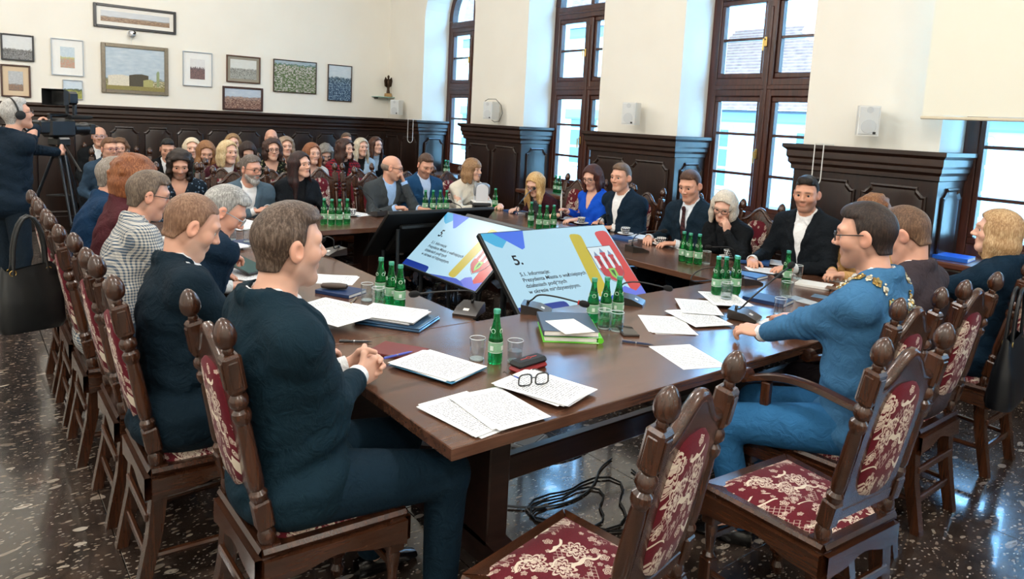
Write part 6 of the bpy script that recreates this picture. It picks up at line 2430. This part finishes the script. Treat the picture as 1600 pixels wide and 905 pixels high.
def display(centre, rz, tilt, label, lit=True):
    """screen in local XZ plane (front towards -Y), leaning back by tilt"""
    o = empty('display_screen', (centre[0], centre[1], 0), rz, label, 'screen', 'tilted display screens')
    R = rotm(x=-tilt)
    z0 = centre[2]
    P = lambda x, y, z: tuple(R @ Vector((x, y, z)) + Vector((0, 0, z0)))
    MB().box(P(0, .02, 0), (DW + .024, .035, DH + .024), .006, rot=R).build('bezel', M_BLACK, o)
    MB().box(P(0, .055, -.02), (DW * .72, .045, DH * .62), .015, rot=R).build('back_housing', M_BLACK, o)
    for sx in (-1, 1):
        a, b = Vector(P(sx * .38, .06, .12)), Vector(P(sx * .38, .05, -.2))
        MB().tube([(a.x, a.y, a.z), (a.x, a.y + .05, .012)], .016, 8).tube([(b.x, b.y, b.z), (b.x, b.y, .012)], .016, 8).box((sx * .38, (a.y + b.y) / 2, .012), (.04, abs(a.y - b.y) + .2, .024), .004).build('stand_leg', plain('stand_metal', '#3a3f44', .35, metal=.8), o)
    def flat(name, poly, mat, d):
        """polygon in screen fractions (x right, y down)"""
        vs = [P((x - .5) * DW, -.0005 - d, (.5 - y) * DH) for x, y in poly]
        return MB().add(vs, [tuple(range(len(vs)))]).build(name, mat, o, smooth=0)
    flat('screen', [(0, 0), (1, 0), (1, 1), (0, 1)], m_emit('screen_blue', '#b3dcf0', .78) if lit else M_BLACK, 0)
    if not lit:
        return o
    def bar(x0, y0, x1, y1, w, n=8):
        """rounded bar polygon, aspect corrected"""
        ax, ay = x0 * DW, y0 * DH
        bx, by = x1 * DW, y1 * DH
        d = Vector((bx - ax, by - ay)).normalized()
        nn = Vector((-d.y, d.x))
        w *= DW
        pts = []
        for c_, s_ in (((bx, by), 1), ((ax, ay), -1)):
            for i in range(n + 1):
                a = -PI / 2 + PI * i / n
                # rounded corners: superellipse cap
                ca, sa = math.cos(a), math.sin(a)
                v = d * s_ * (w * .42 * abs(ca) ** .6) + nn * s_ * (w * .5 * math.copysign(abs(sa) ** .6, sa))
                pts.append(((c_[0] + v.x) / DW, (c_[1] + v.y) / DH))
        return [(min(1, max(0, x)), min(1, max(0, y))) for x, y in pts]
    flat('cyan_shape', [(0, 0), (.13, 0), (.17, .09), (.10, .20), (.06, .17), (0, .08)], m_emit('scr_cyan', '#4fb7e6'), .0005)
    flat('blue_shape', [(.08, 0), (.31, 0), (.26, .22), (.235, .24)], m_emit('scr_blue', '#4a78f0'), .001)
    flat('navy_shape', bar(-.06, 1.02, .30, 1.02, .13), m_emit('scr_navy', '#1c3c9c'), .001)
    flat('yellow_bar', bar(.695, .17, .655, .86, .10), m_emit('scr_yellow', '#c9b830'), .0005)
    flat('red_bar', bar(.93, .17, .955, .86, .12), m_emit('scr_red', '#d8433f'), .0005)
    flat('violet_shape', [(.76, 1), (.80, .88), (.86, .84), (.93, .92), (1, .86), (1, 1)], m_emit('scr_violet', '#6a78e8'), .0010)
    flat('navy_wedge', [(.40, 1), (.72, .93), (.80, .95), (.86, 1)], m_emit('scr_navy2', '#2a52c8'), .0012)
    # coat of arms: shield, three towers, wall and small green shield
    sx0, sy0, sw, sh = .735, .30, .20, .50
    S = lambda pts: [(sx0 + u * sw, sy0 + v * sh) for u, v in pts]
    shield = [(0, 0), (1, 0), (1, .55), (.92, .75), (.72, .90), (.5, 1), (.28, .90), (.08, .75), (0, .55)]
    flat('shield_outline', S([((u - .5) * 1.04 + .5, (v - .5) * 1.03 + .5) for u, v in shield]), m_emit('scr_line', '#3a3a44', .6), .0015)
    flat('shield', S(shield), m_emit('scr_white', '#dff0f7'), .0020)
    red = m_emit('scr_brick', '#c23a44')
    wall = [(.03, .56), (.12, .56), (.12, .60), (.2, .60), (.2, .56), (.3, .56), (.3, .60), (.4, .60), (.4, .56), (.6, .56), (.6, .60), (.7, .60), (.7, .56), (.8, .56), (.8, .60), (.88, .60), (.88, .56), (.97, .56), (.93, .74), (.72, .89), (.5, .985), (.28, .89), (.07, .74)]
    flat('castle_wall', S(wall), red, .0025)
    for cx, t0 in ((.2, .24), (.5, .16), (.8, .24)):
        tw = .085
        flat('tower', S([(cx - tw, .60), (cx - tw, t0 + .06), (cx - tw - .03, t0 + .06), (cx - tw - .03, t0), (cx + tw + .03, t0), (cx + tw + .03, t0 + .06), (cx + tw, t0 + .06), (cx + tw, .60)]), red, .0026)
        flat('tower_roof', S([(cx - tw, t0), (cx, t0 - .13), (cx + tw, t0)]), m_emit('scr_roof', '#7d8fb0'), .0026)
        flat('tower_window', S([(cx - .025, t0 + .26), (cx - .025, t0 + .13), (cx + .025, t0 + .13), (cx + .025, t0 + .26)]), m_emit('scr_dark', '#5a1c28', .6), .0030)
    flat('inner_shield', S([(.36, .60), (.64, .60), (.64, .78), (.5, .93), (.36, .78)]), m_emit('scr_green', '#8fd05a'), .0030)
    flat('inner_emblem', S([(.43, .65), (.57, .65), (.55, .74), (.5, .83), (.45, .74)]), m_emit('scr_dkgreen', '#3f6a35', .6), .0034)
    ink = m_emit('scr_ink', '#10182c', .25)
    for key, body, size, x, y in (('five', '5.', .098, .125, .42), ('line', '5.1. Informacje:\nPrezydenta Miasta o ważniejszych\ndziałaniach podjętych\nw okresie międzysesyjnym.', .0365, .125, .56)):
        if key not in TXT:
            TXT[key] = text_mesh(body, size, key)
            TXT[key].materials.clear()
            TXT[key].materials.append(ink)
        t = bpy.data.objects.new('headline' if key == 'five' else 'text_lines', TXT[key])
        COL.objects.link(t)
        t.parent = o
        m4 = (R.to_4x4() @ Matrix.Rotation(PI / 2, 4, 'X'))
        m4.translation = P((x - .5) * DW, -.0016, (.5 - y) * DH)
        t.matrix_local = m4
    return o


def disp_at(tl, tr, bl, w_from, axis):
    pass


# centres and tilts measured from the corners of the two lit screens
display((2.945, 3.15, .862), 0, math.atan2(.40, .37), 'lit display screen facing the camera with presentation text in the middle')
display((3.03, 4.45, .74), -PI / 2, math.atan2(.443, .424), 'lit display screen facing the left row with presentation text')
display((3.22, 5.22, .76), PI, .80, 'display screen seen from behind, facing the far table', lit=False)
display((3.56, 4.30, .74), PI / 2, .80, 'display screen seen from behind, facing the window side', lit=False)

# ---- white PTZ camera by the woman in cream
c = onz(750, 336, ZTOP)
pz = empty('conference_camera', (c.x, c.y, ZTOP), 1.1, 'white motorised conference camera on a black box at the far corner', 'camera')
MB().box((0, 0, .05), (.16, .15, .10), .012).build('mount_box', M_BLACK, pz)
MB().box((0, 0, .118), (.21, .19, .036), .01).build('base', plain('ptz_dark', '#2a2e32', .4), pz)
MB().box((0, 0, .140), (.20, .18, .012), .005).build('base_plate', M_WHITE, pz)
for sx in (-1, 1):
    pts = [(-.06, .145), (.06, .145), (.06, .27)] + [(.06 * math.cos(a), .27 + .05 * math.sin(a)) for a in [PI * i / 8 for i in range(1, 8)]] + [(-.06, .27)]
    MB().prism(pts, sx * .07 - .02, sx * .07 + .02, axes=(1, 2, 0)).build('yoke_arm', plain('ptz_silver', '#d8dade', .3), pz)
MB().lathe([(.06, -.07), (.068, -.06), (.068, .05), (.055, .075), (.045, .085), (.045, .07), (.001, .068)], (0, 0, .262), 20, rot=rotm(x=PI / 2)).build('head', plain('ptz_grey', '#7b8086', .35), pz)
MB().lathe([(.04, 0), (.038, .012), (.001, .016)], (0, -.07, .262), 20, rot=rotm(x=PI / 2)).build('lens', plain('lens_black', '#07080a', .05), pz)
MB().tube([(.1, 0, .1), (.15, -.05, .12), (.17, -.08, .06), (.16, -.1, .004)], .005, 6).build('white_cable', M_WHITE, pz)

# ---- chain of office on the blue-suited man
tp_, TLm, offm = mi_['tp'], mi_['TL'], mi_['off']
ch = empty('chain_of_office')
ch.parent = mayor
M_GOLD = plain('old_gold', '#b59a62', .28, metal=1, var=.25, scale=90)
from mathutils.bvhtree import BVHTree
jk = [o for o in mayor.children if o.name.startswith('jacket')][0].data
bvh = BVHTree.FromPolygons([v.co for v in jk.vertices], [p.vertices for p in jk.polygons])
fa = .12
for i in range(24):
    a = PI * 2 * i / 24
    x_ = .150 * math.cos(a)
    v_ = -.02 + (.135 if math.sin(a) > 0 else .105) * math.sin(a)
    q = Vector(tp_(x_, v_, TLm) - offm)
    hit, nn, _, _ = bvh.ray_cast(Vector((q.x, q.y, 1.7)), Vector((0, 0, -1)))
    if hit is None:
        continue
    zz = nn.normalized()
    tx = Vector((-math.sin(a), math.cos(a), 0))
    tx = Matrix.Rotation(fa, 3, 'Z') @ tx
    tx = (tx - zz * tx.dot(zz)).normalized()
    ty = zz.cross(tx)
    Rm = Matrix((tx, ty, zz)).transposed()
    big = i % 2
    k_ = MB().box((0, 0, 0), (.036 if big else .022, .040 if big else .026, .007), .003, rot=Rm)
    k_.lathe([(.001, .002), (.011, .003), (.009, .008), (.001, .010)], (0, 0, 0), 10, rot=Rm)
    for sy in (-1, 1):
        k_.lathe([(.001, 0), (.006, .003), (.001, .008)], Rm @ Vector((0, sy * .021, 0)), 8, rot=Rm)
    k_.build('chain_link', M_GOLD if big else plain('chain_enamel', '#c9bfa8', .3, metal=.6), ch, loc=tuple(hit + zz * .005))

wt = mi_['arms'][1]
for arms_, par, off_, lab in ((mi_['arms'][1], mayor, offm, None),):
    e_, w_ = arms_[1], arms_[2]
    d = nrm(w_ - e_)
    r = Vector((0, 0, 1)).rotation_difference(Vector(d)).to_matrix()
    MB().lathe([(.033, -.004), (.037, 0), (.037, .014), (.033, .018)], Vector(w_ + d * .012 - off_), 18, rot=r, cap=False).build('watch', plain('watch_brown', '#2c1a14', .4), par)

# ---- pictures and fittings on the back wall
def m_land(name, sky, mid, land, spots, hz=.5, sc=9.0, gray=False):
    """painted landscape: sky over a broken horizon with a speckled town"""
    t = NT(name)
    tc = t.n('ShaderNodeTexCoord')
    sep = t.n('ShaderNodeSeparateXYZ')
    t.l(tc.outputs['Generated'], sep.inputs[0])
    n1 = t.noise(tc.outputs['Generated'], sc, 5, .6)
    z = t.math('ADD', sep.outputs[2], t.math('MULTIPLY_ADD', n1.outputs[0], .34, -.17))
    col = t.ramp(z, ((0.0, srgb(land)), (hz - .12, srgb(land)), (hz, srgb(mid)), (hz + .07, srgb(sky)), (1, srgb(sky))))
    cl = t.noise(t.coord('Generated', (2, 1, 5)), 3.2, 4)
    col = t.mix(t.math('MULTIPLY', t.math('GREATER_THAN', z, hz + .05), t.math('MULTIPLY', cl.outputs[0], .7)), col, srgb('#e8ecec'))
    n3 = t.noise(t.coord('Generated', (1.4, 1, 2.4)), 11, 4, .7)
    lowz = t.math('LESS_THAN', z, hz)
    col = t.mix(t.math('MULTIPLY', lowz, t.math('GREATER_THAN', n3.outputs[0], .53)), col, srgb(spots))
    col = t.mix(t.math('MULTIPLY', lowz, t.math('LESS_THAN', n3.outputs[0], .41)), col, [c_ * .35 for c_ in srgb(mid)])
    v = t.n('ShaderNodeTexVoronoi', i_Scale=22.0)
    t.l(tc.outputs['Generated'], v.inputs['Vector'])
    band = t.math('LESS_THAN', t.math('ABSOLUTE', t.math('SUBTRACT', z, hz - .12)), .13)
    sp_ = t.math('MULTIPLY', band, t.math('LESS_THAN', v.outputs['Distance'], .34))
    col = t.mix(sp_, col, srgb(spots))
    t.col(col)
    t.set(rough=.35)
    return t.m


def picture(tl, br, fw_, fc, mw, mc, art, label, extra=None):
    A, B = ony(*tl, YB - .03), ony(*br, YB - .03)
    w, h = B.x - A.x, A.z - B.z
    o = empty('framed_picture', ((A.x + B.x) / 2, YB - .002, B.z), 0, label, 'picture', 'framed pictures on the back wall')
    fm = fc if not isinstance(fc, str) else plain('frame_' + fc, fc, .35, coat=.2)
    f = MB()
    for sx in (-1, 1):
        f.box((sx * (w / 2 - fw_ / 2), -.016, h / 2), (fw_, .032, h), .005)
    for z in (fw_ / 2, h - fw_ / 2):
        f.box((0, -.016, z), (w - 2 * fw_, .03, fw_), .005)
    f.build('frame', fm, o)
    if mw > 0:
        MB().box((0, -.008, h / 2), (w - 2 * fw_ + .004, .008, h - 2 * fw_ + .004)).build('mat', plain('mat_' + mc, mc, .8, var=.03), o, smooth=0)
    iw, ih = w - 2 * fw_ - 2 * mw, h - 2 * fw_ - 2 * mw
    MB().box((0, -.0135, h / 2), (iw, .004, ih)).build('print', art, o, smooth=0)
    if extra:
        extra(o, w, h, iw, ih)
    return o


def town(o, w, h, iw, ih):
    """town hall, dark hill and church tower painted on the big oil picture"""
    z0 = h / 2 - ih / 2
    for q_, (x0, x1, za, zb, c_, nm) in enumerate(((-.46, -.10, .10, .36, '#d9d2c0', 'painted_town_hall'), (-.11, .22, .08, .40, '#4a4434', 'painted_hill'), (.13, .30, .08, .28, '#a9a56a', 'painted_house'), (.36, .41, .12, .50, '#8f9a70', 'painted_tower'), (-.5, .5, 0, .10, '#8a8048', 'painted_meadow'))):
        poly = [(x0 * iw, z0 + za * ih), (x1 * iw, z0 + za * ih), (x1 * iw, z0 + zb * ih * .93), ((x0 * .35 + x1 * .65) * iw, z0 + zb * ih), ((x0 * .7 + x1 * .3) * iw, z0 + zb * ih * .97), (x0 * iw, z0 + zb * ih * .9)]
        MB().prism(poly, -.0168 - .0006 * q_, -.0158, axes=(0, 2, 1)).build(nm, plain('paint_' + c_, c_, .5, var=.35, scale=60), o, smooth=0)


gilt = plain('gilt_frame', '#7d7464', .35, metal=.4, var=.3)
picture((145.5, 3), (275.5, 54.5), .035, '#26282c', .05, '#e9e6de', m_land('art_pan', '#a9aeb6', '#8c8a86', '#7c5c40', '#a98f72', .45, 5), 'long panoramic print in a dark frame above the small camera')
picture((157.5, 65.5), (263.5, 150), .05, gilt, 0, '#fff', m_land('art_town', '#8fa9bd', '#8a8660', '#7a7440', '#c8bfa0', .22, 7), 'large oil painting of a town hall under clouds in a silvered frame', town)
picture((0, 51), (54, 97), .02, '#2a2c30', .0, '#eee', m_land('art_street', '#c9cdcf', '#7c7c7a', '#8d8f90', '#3c3c3c', .4, 8), 'black and white street photograph at the upper left edge')
picture((0, 99.5), (49, 153), .02, '#4a2d22', .06, '#d8c2a4', m_land('art_faded', '#8f9298', '#8a7f74', '#7d7068', '#a0785a', .3, 6), 'faded picture with beige mount below the street photograph')
picture((79, 58.5), (131.5, 120), .012, '#b9c0c8', .09, '#ecece8', m_land('art_water', '#9fb8c8', '#c9bd6a', '#c98a78', '#8fae9a', .5, 5), 'bright watercolour in a thin silver frame behind the video camera')
picture((98, 124), (130, 156), .01, '#b9c0c8', 0, '#eee', m_land('art_field', '#b7cde0', '#3b4a3a', '#b9b85a', '#5a6a3a', .5, 4), 'small field landscape partly hidden by the video camera')
picture((285.5, 79), (332, 136.5), .012, '#aab2ba', .09, '#ebebe7', m_land('art_etch', '#d8d4d2', '#7a6c70', '#8a6a66', '#4a4248', .55, 10), 'etching of a house with wide white mount in a silver frame')
picture((354, 85), (407, 131.5), .018, '#5a3a28', .04, '#9a9484', m_land('art_draw', '#cfd0c8', '#a9aaa4', '#b3b4ac', '#6a6c66', .5, 9), 'pencil drawing of cottages in a brown frame')
picture((348, 134), (411, 174.5), .03, '#3a1d16', 0, '#eee', m_land('art_city', '#9fb0c4', '#9a8a84', '#6a4438', '#b89a88', .55, 8), 'panorama of a red-roofed city in a dark frame above the rail')
picture((427.5, 91.5), (494.5, 147.5), .014, '#3d2a1e', 0, '#eee', m_land('art_aerial', '#6f8fa0', '#5f7a4a', '#5a7040', '#c9c0bc', .85, 9), 'aerial photograph of a green town with a pale crest')
picture((513, 100), (549.5, 159.5), .014, '#3a241a', 0, '#eee', m_land('art_river', '#b9c9d4', '#2f4450', '#2a4868', '#8aa0b0', .62, 5), 'tall photograph of a blue river in a narrow frame')

# small security camera on the wall
c = ony(206, 52, YB - .06)
sc_ = empty('security_camera', (c.x, YB, c.z), 0, 'small round security camera above the big painting', 'camera')
MB().lathe([(.05, 0), (.05, .02), (.02, .03)], (0, 0, 0), 16, rot=rotm(x=PI / 2)).build('wall_plate', M_WHITE, sc_)
MB().lathe([(.02, -.045), (.042, -.03), (.048, 0), (.042, .03), (.02, .045)], (0, -.075, -.01), 16).build('body', plain('silver_ball', '#b9bcc0', .25, metal=.6), sc_)
MB().lathe([(.022, 0), (.02, .012), (.001, .014)], (.02, -.115, .005), 14, rot=rotm(x=PI / 2)).build('lens', plain('lens_black', '#07080a', .05), sc_)
MB().tube([(0, -.004, -.04), (0, -.004, -.7)], .004, 6).build('cable', M_WHITE, sc_)

# white wall loudspeakers
def speaker(px, py, w, h, yaw, label, cable=False, xw=None):
    c = onx(px, py, (XW if xw is None else xw) - .16)
    o = empty('wall_speaker', (c.x, c.y, c.z), yaw, label, 'speaker', 'white wall loudspeakers')
    pts = [(-w / 2, -.10), (w / 2, -.10), (w / 2 * .8, .08), (-w / 2 * .8, .08)]
    MB().prism(pts, -h / 2, h / 2).build('cabinet', plain('speaker_white', '#dedfdc', .45), o, smooth=20)
    MB().box((0, -.102, 0), (w * .9, .008, h * .92), .004).build('grille', plain('speaker_grille', '#d3d6d6', .6, bump=.4, scale=900), o)
    for z, r in ((-.045, w * .36), (.085, w * .16)):
        MB().lathe([(r, 0), (r * .95, .003), (r * .1, .004)], (0, -.106, z), 24, rot=rotm(x=PI / 2)).build('driver', plain('driver_grey', '#c3c7c9', .5), o)
    MB().box((w * .28, -.107, -h * .40), (.022, .003, .018), .001).build('badge', plain('badge_black', '#17191c', .4), o)
    MB().box((0, .10, 0), (.05, .08, .06), .006).build('bracket', M_WHITE, o)
    if cable:
        MB().tube([(-.06, -.09, .12), (-.03, -.06, .15), (.04, .02, .155), (.10, .06, .08), (.10, .1, -.03), (.05, .1, -.14), (.0, .06, -.15), (-.02, .02, -.125)], .004, 6).build('cable', M_BLACK, o)
    return o


speaker(1354, 189, .155, .235, -.95, 'white wall speaker right of the third tall window')
speaker(988, 178, .15, .235, -1.25, 'white wall speaker between the second and third windows')
speaker(769, 173, .15, .235, -1.3, 'white wall speaker with a dangling black cable', True)
speaker(621, 168, .15, .235, -1.0, 'white wall speaker in the far corner under the glass shelf')
# glass shelf with bronze eagle
c = ony(598, 152, YB)
sh = empty('glass_shelf', (c.x, YB, c.z), 0, 'small glass corner shelf carrying a bronze figure', 'shelf')
MB().box((0, -.12, 0), (.42, .24, .012), .003).build('shelf_plate', plain('shelf_glass', '#8fb5aa', .08), sh)
for dx in (-.15, .15):
    MB().box((dx, -.05, -.02), (.025, .10, .03), .004).build('bracket', M_BLACK, sh)
st = empty('eagle_statuette', (c.x + .03, YB - .13, c.z + .0065), 0, 'bronze winged statuette on a wooden block on the glass shelf', 'statuette')
MB().box((0, 0, .03), (.10, .08, .06), .004).build('block', plain('statue_block', '#b08a58', .4), st)
M_BRZ = plain('bronze', '#3a2b1e', .35, metal=.7)
MB().lathe([(.03, .06), (.028, .09), (.02, .13), (.028, .19), (.036, .24), (.026, .29), (.014, .31), (.02, .33), (.018, .35), (.004, .365)], (0, 0, 0), 12).build('figure', M_BRZ, st)
for sx in (-1, 1):
    MB().add([(sx * .015, 0, .28), (sx * .055, -.01, .33), (sx * .075, -.005, .27), (sx * .06, 0, .18), (sx * .02, .01, .16), (sx * .015, .018, .28), (sx * .055, .008, .33), (sx * .075, .013, .27), (sx * .06, .018, .18), (sx * .02, .028, .16)], [(0, 1, 2, 3, 4), (9, 8, 7, 6, 5), (0, 5, 6, 1), (1, 6, 7, 2), (2, 7, 8, 3), (3, 8, 9, 4), (4, 9, 5, 0)]).build('wing', M_BRZ, st)

# blind cords hanging over the rail
def cord(a, b, bottom, label):
    A, B = onx(*a, XW - .17), onx(*b, XW - .17)
    zb = onx(*bottom, XW - .17).z
    n = 10
    pts = [(.16, A.y, 1.665), (0, A.y, 1.665), (0, A.y, zb + .06)] + [(0, A.y + (B.y - A.y) * (1 - math.cos(PI * i / n)) / 2, zb + .06 - .06 * math.sin(PI * i / n)) for i in range(1, n)] + [(0, B.y, zb + .06), (0, B.y, 1.665), (.16, B.y, 1.665)]
    o = MB().tube(pts, .0045, 6).build('blind_cord', M_WHITE, loc=(XW - .175, 0, 0))
    tag(o, label, 'cord', 'white blind cord loops')


cord((638, 190), (646, 190), (642, 223), 'white cord loop hanging down the panelling in the far corner')
cord((1274, 225), (1288, 225), (1282, 290), 'white cord loop hanging in front of the right pier panelling')

# projection screen pulled down in front of the nearest window
ps = empty('projection_screen', (5.6, 0, 0), 0, 'white roll-down projection screen hanging at the upper right', 'projection screen')
MB().box((0, 1.19, 2.95), (.003, 2.2, 2.06)).build('sheet', plain('screen_fabric', '#eceadb', .8), ps, smooth=0)
MB().box((0, 1.19, 1.905), (.02, 2.22, .024), .006).build('weight_bar', plain('screen_bar', '#d9cdb4', .5), ps)
MB().box((.02, 1.19, 4.03), (.1, 2.4, .1), .02).build('casing', M_WHITE, ps)
for dy in (.2, 2.2):
    MB().box((.02, dy, 4.38), (.03, .03, .64), .004).build('hanger', M_WHITE, ps)

# blue folders on the right window sill
c = onx(1470, 437, XW + .05)
slab_thing('blue_folder', 'blue folders lying on the window sill behind the blonde woman', 'folder', XW + .13, c.y, SILL + .006, .1, .23, .32, .03, (plain('folder_bright', '#1f5fc4', .35), M_PAPER))

# ---- video camera on its tripod
tvx, tvy, tvz = tv
vc = empty('video_camera', (tvx, tvy, tvz), FX + .75, 'black professional video camera on the tripod at the left', 'video camera')
MB().box((0, 0, 0), (.11, .30, .16), .02).box((0, -.20, .01), (.10, .12, .12), .015).build('body', M_BLACK, vc)
MB().lathe([(.05, 0), (.055, .03), (.05, .10), (.062, .13), (.062, .17), (.05, .165)], (0, .15, -.01), 20, rot=rotm(x=-PI / 2)).build('lens', M_BLACK, vc)
MB().box((0, .34, -.01), (.13, .07, .10), .008).build('lens_hood', M_BLACK, vc)
MB().lathe([(.045, 0), (.03, .004), (.001, .005)], (0, .318, -.01), 20, rot=rotm(x=-PI / 2)).build('front_glass', plain('lens_coat', '#1b3a5c', .05, coat=1), vc)
MB().box((0, .0, .115), (.035, .24, .03), .01).box((0, .10, .095), (.03, .03, .05), .005).box((0, -.10, .095), (.03, .03, .05), .005).build('top_handle', M_BLACK, vc)
MB().box((-.01, .10, .27), (.17, .13, .12), .02).build('monitor_hood', M_BLACK, vc)
MB().add([(-.095, .035, .21), (.075, .035, .21), (.075, .035, .33), (-.095, .035, .33), (-.12, -.05, .20), (.10, -.05, .20), (.10, -.05, .345), (-.12, -.05, .345)], [(0, 1, 5, 4), (1, 2, 6, 5), (2, 3, 7, 6), (3, 0, 4, 7), (0, 3, 2, 1)]).build('hood_flaps', M_BLACK, vc)
MB().lathe([(.014, 0), (.014, .1)], (0, .10, .12), 10).box((.06, .12, .16), (.03, .03, .10), .005).build('monitor_arm', plain('stand_metal', '#3a3f44', .35, metal=.8), vc)
MB().box((-.07, .03, .06), (.05, .22, .055), .015).build('side_handle', M_BLACK, vc)
MB().lathe([(.018, -.12), (.02, 0), (.02, .14)], (.075, .18, .10), 12, rot=rotm(x=PI / 2)).build('microphone', plain('mic_foam', '#0c0d0f', .95), vc)
tr = empty('tripod', (tvx, tvy, 0), .5, 'black video tripod under the video camera', 'tripod')
hz_ = tvz - .082
MB().box((0, 0, hz_ - .04), (.12, .16, .08), .015).lathe([(.05, hz_ - .19), (.065, hz_ - .14), (.06, hz_ - .08)], (0, 0, 0), 16).build('head', M_BLACK, tr)
MB().tube([(0, -.05, hz_ - .05), (-.10, -.42, hz_ - .28)], .010, 8).build('pan_bar', M_BLACK, tr)
for k in range(3):
    a = k * 2 * PI / 3 + .3
    d = Vector((math.cos(a), math.sin(a), 0))
    s_ = Vector((-d.y, d.x, 0)) * .022
    top, mid_, bot = Vector((0, 0, hz_ - .16)) + d * .05, d * .26 + Vector((0, 0, hz_ * .45)), d * .45 + Vector((0, 0, .02))
    MB().tube([top + s_, mid_ + s_], .011, 8).tube([top - s_, mid_ - s_], .011, 8).tube([mid_, bot], .012, 8).box(tuple(mid_), (.05, .05, .04), .006).lathe([(.02, 0), (.025, .01), (.012, .03)], (bot.x, bot.y, 0), 10).build('leg', plain('tripod_grey', '#2a3036', .35, metal=.5), tr)
MB().tube([(.10, .05, hz_ * .62), (-.08, .07, hz_ * .62), (.02, -.11, hz_ * .62)], .007, 6, closed=True).build('spreader', M_BLACK, tr)

# ---- handbags on the chairs
def handbag(name, label, c, rz, w, h, d, col):
    o = empty(name, c, rz, label, 'handbag')
    m = MB()
    vs, fs = [], []
    prof = [(0, .92, .86), (.10, 1.0, 1.0), (.55, .95, .72), (.93, .82, .34), (1.0, .80, .30)]
    n = 20
    for t, kx, ky in prof:
        for i in range(n):
            a = 2 * PI * i / n
            pw = lambda v, e: math.copysign(abs(v) ** e, v)
            vs.append((w / 2 * kx * pw(math.cos(a), .45), d / 2 * ky * pw(math.sin(a), .45), t * h + .012 * math.sin(3 * a + 5 * t) * (t > .3)))
    for j in range(len(prof) - 1):
        for i in range(n):
            fs.append((j * n + i, j * n + (i + 1) % n, j * n + n + (i + 1) % n, j * n + n + i))
    fs.append(tuple(range(n))[::-1])
    m.add(vs, fs)
    leather = plain('bag_leather_' + col, col, .35, var=.25, scale=25, bump=.15)
    m.build('bag_body', leather, o, smooth=50)
    for sy in (-1, 1):
        pts = [(-w * .26, sy * d * .14, h * .90)] + [(-w * .24 * math.cos(PI * i / 10), sy * d * .10 * (1 - i * 0), h + .22 * math.sin(PI * i / 10) + .02) for i in range(11)] + [(w * .26, sy * d * .14, h * .90)]
        MB().tube(pts, .008, 8).build('strap', leather, o, smooth=60)
        for sx in (-1, 1):
            MB().tube([(sx * w * .26 + .013 * math.cos(t), sy * d * .15, h * .93 + .013 * math.sin(t)) for t in [i * PI / 5 for i in range(10)]], .003, 5, closed=True).build('ring', M_BRASS, o)
    return o


handbag('handbag', 'large black tote bag hanging on the left row of chairs', (.255, 3.97, .64), .25, .28, .30, .15, '#15181a')
handbag('handbag', 'black leather handbag hanging behind the blonde woman', (4.06, 1.12, .47), .1, .38, .34, .13, '#0c0f14')

# ---- black cables on the floor under the near table
rng = random.Random(12)
for k, lab in enumerate(('coiled black cable under the right part of the near table', 'thin black cable trailing below the near table edge', 'black cable loop on the floor behind the trestle', 'black power cable along the stretcher')):
    cx, cy = ((2.25, 2.9), (1.95, 2.45), (2.2, 2.15), (2.6, 2.7))[k]
    pts = []
    for i in range(60):
        t = i / 59
        a = t * PI * (5.5 if k in (0, 2) else 1.6) + k
        r_ = (.10 + .12 * t) * (1 + .25 * math.sin(3 * a))
        pts.append((cx + r_ * math.cos(a) * 1.4 + (t - .5) * (.2 if k in (0, 2) else .9), cy + r_ * math.sin(a), .006 + .004 * math.sin(a * 2) ** 2))
    tag(MB().tube(pts, .005, 6).build('floor_cable', M_BLACK), lab, 'cable', 'cables on the floor')
bxp = onz(925, 735, .03)
pb = empty('power_block', (2.35, 2.72, 0), .4, 'small grey floor socket box among the cables', 'socket box')
MB().box((0, 0, .03), (.22, .12, .06), .01).build('box', plain('box_grey', '#8d9092', .5), pb)
MB().box((0, 0, .061), (.18, .08, .004), .001).build('lid', plain('box_lid', '#6d7072', .5), pb)
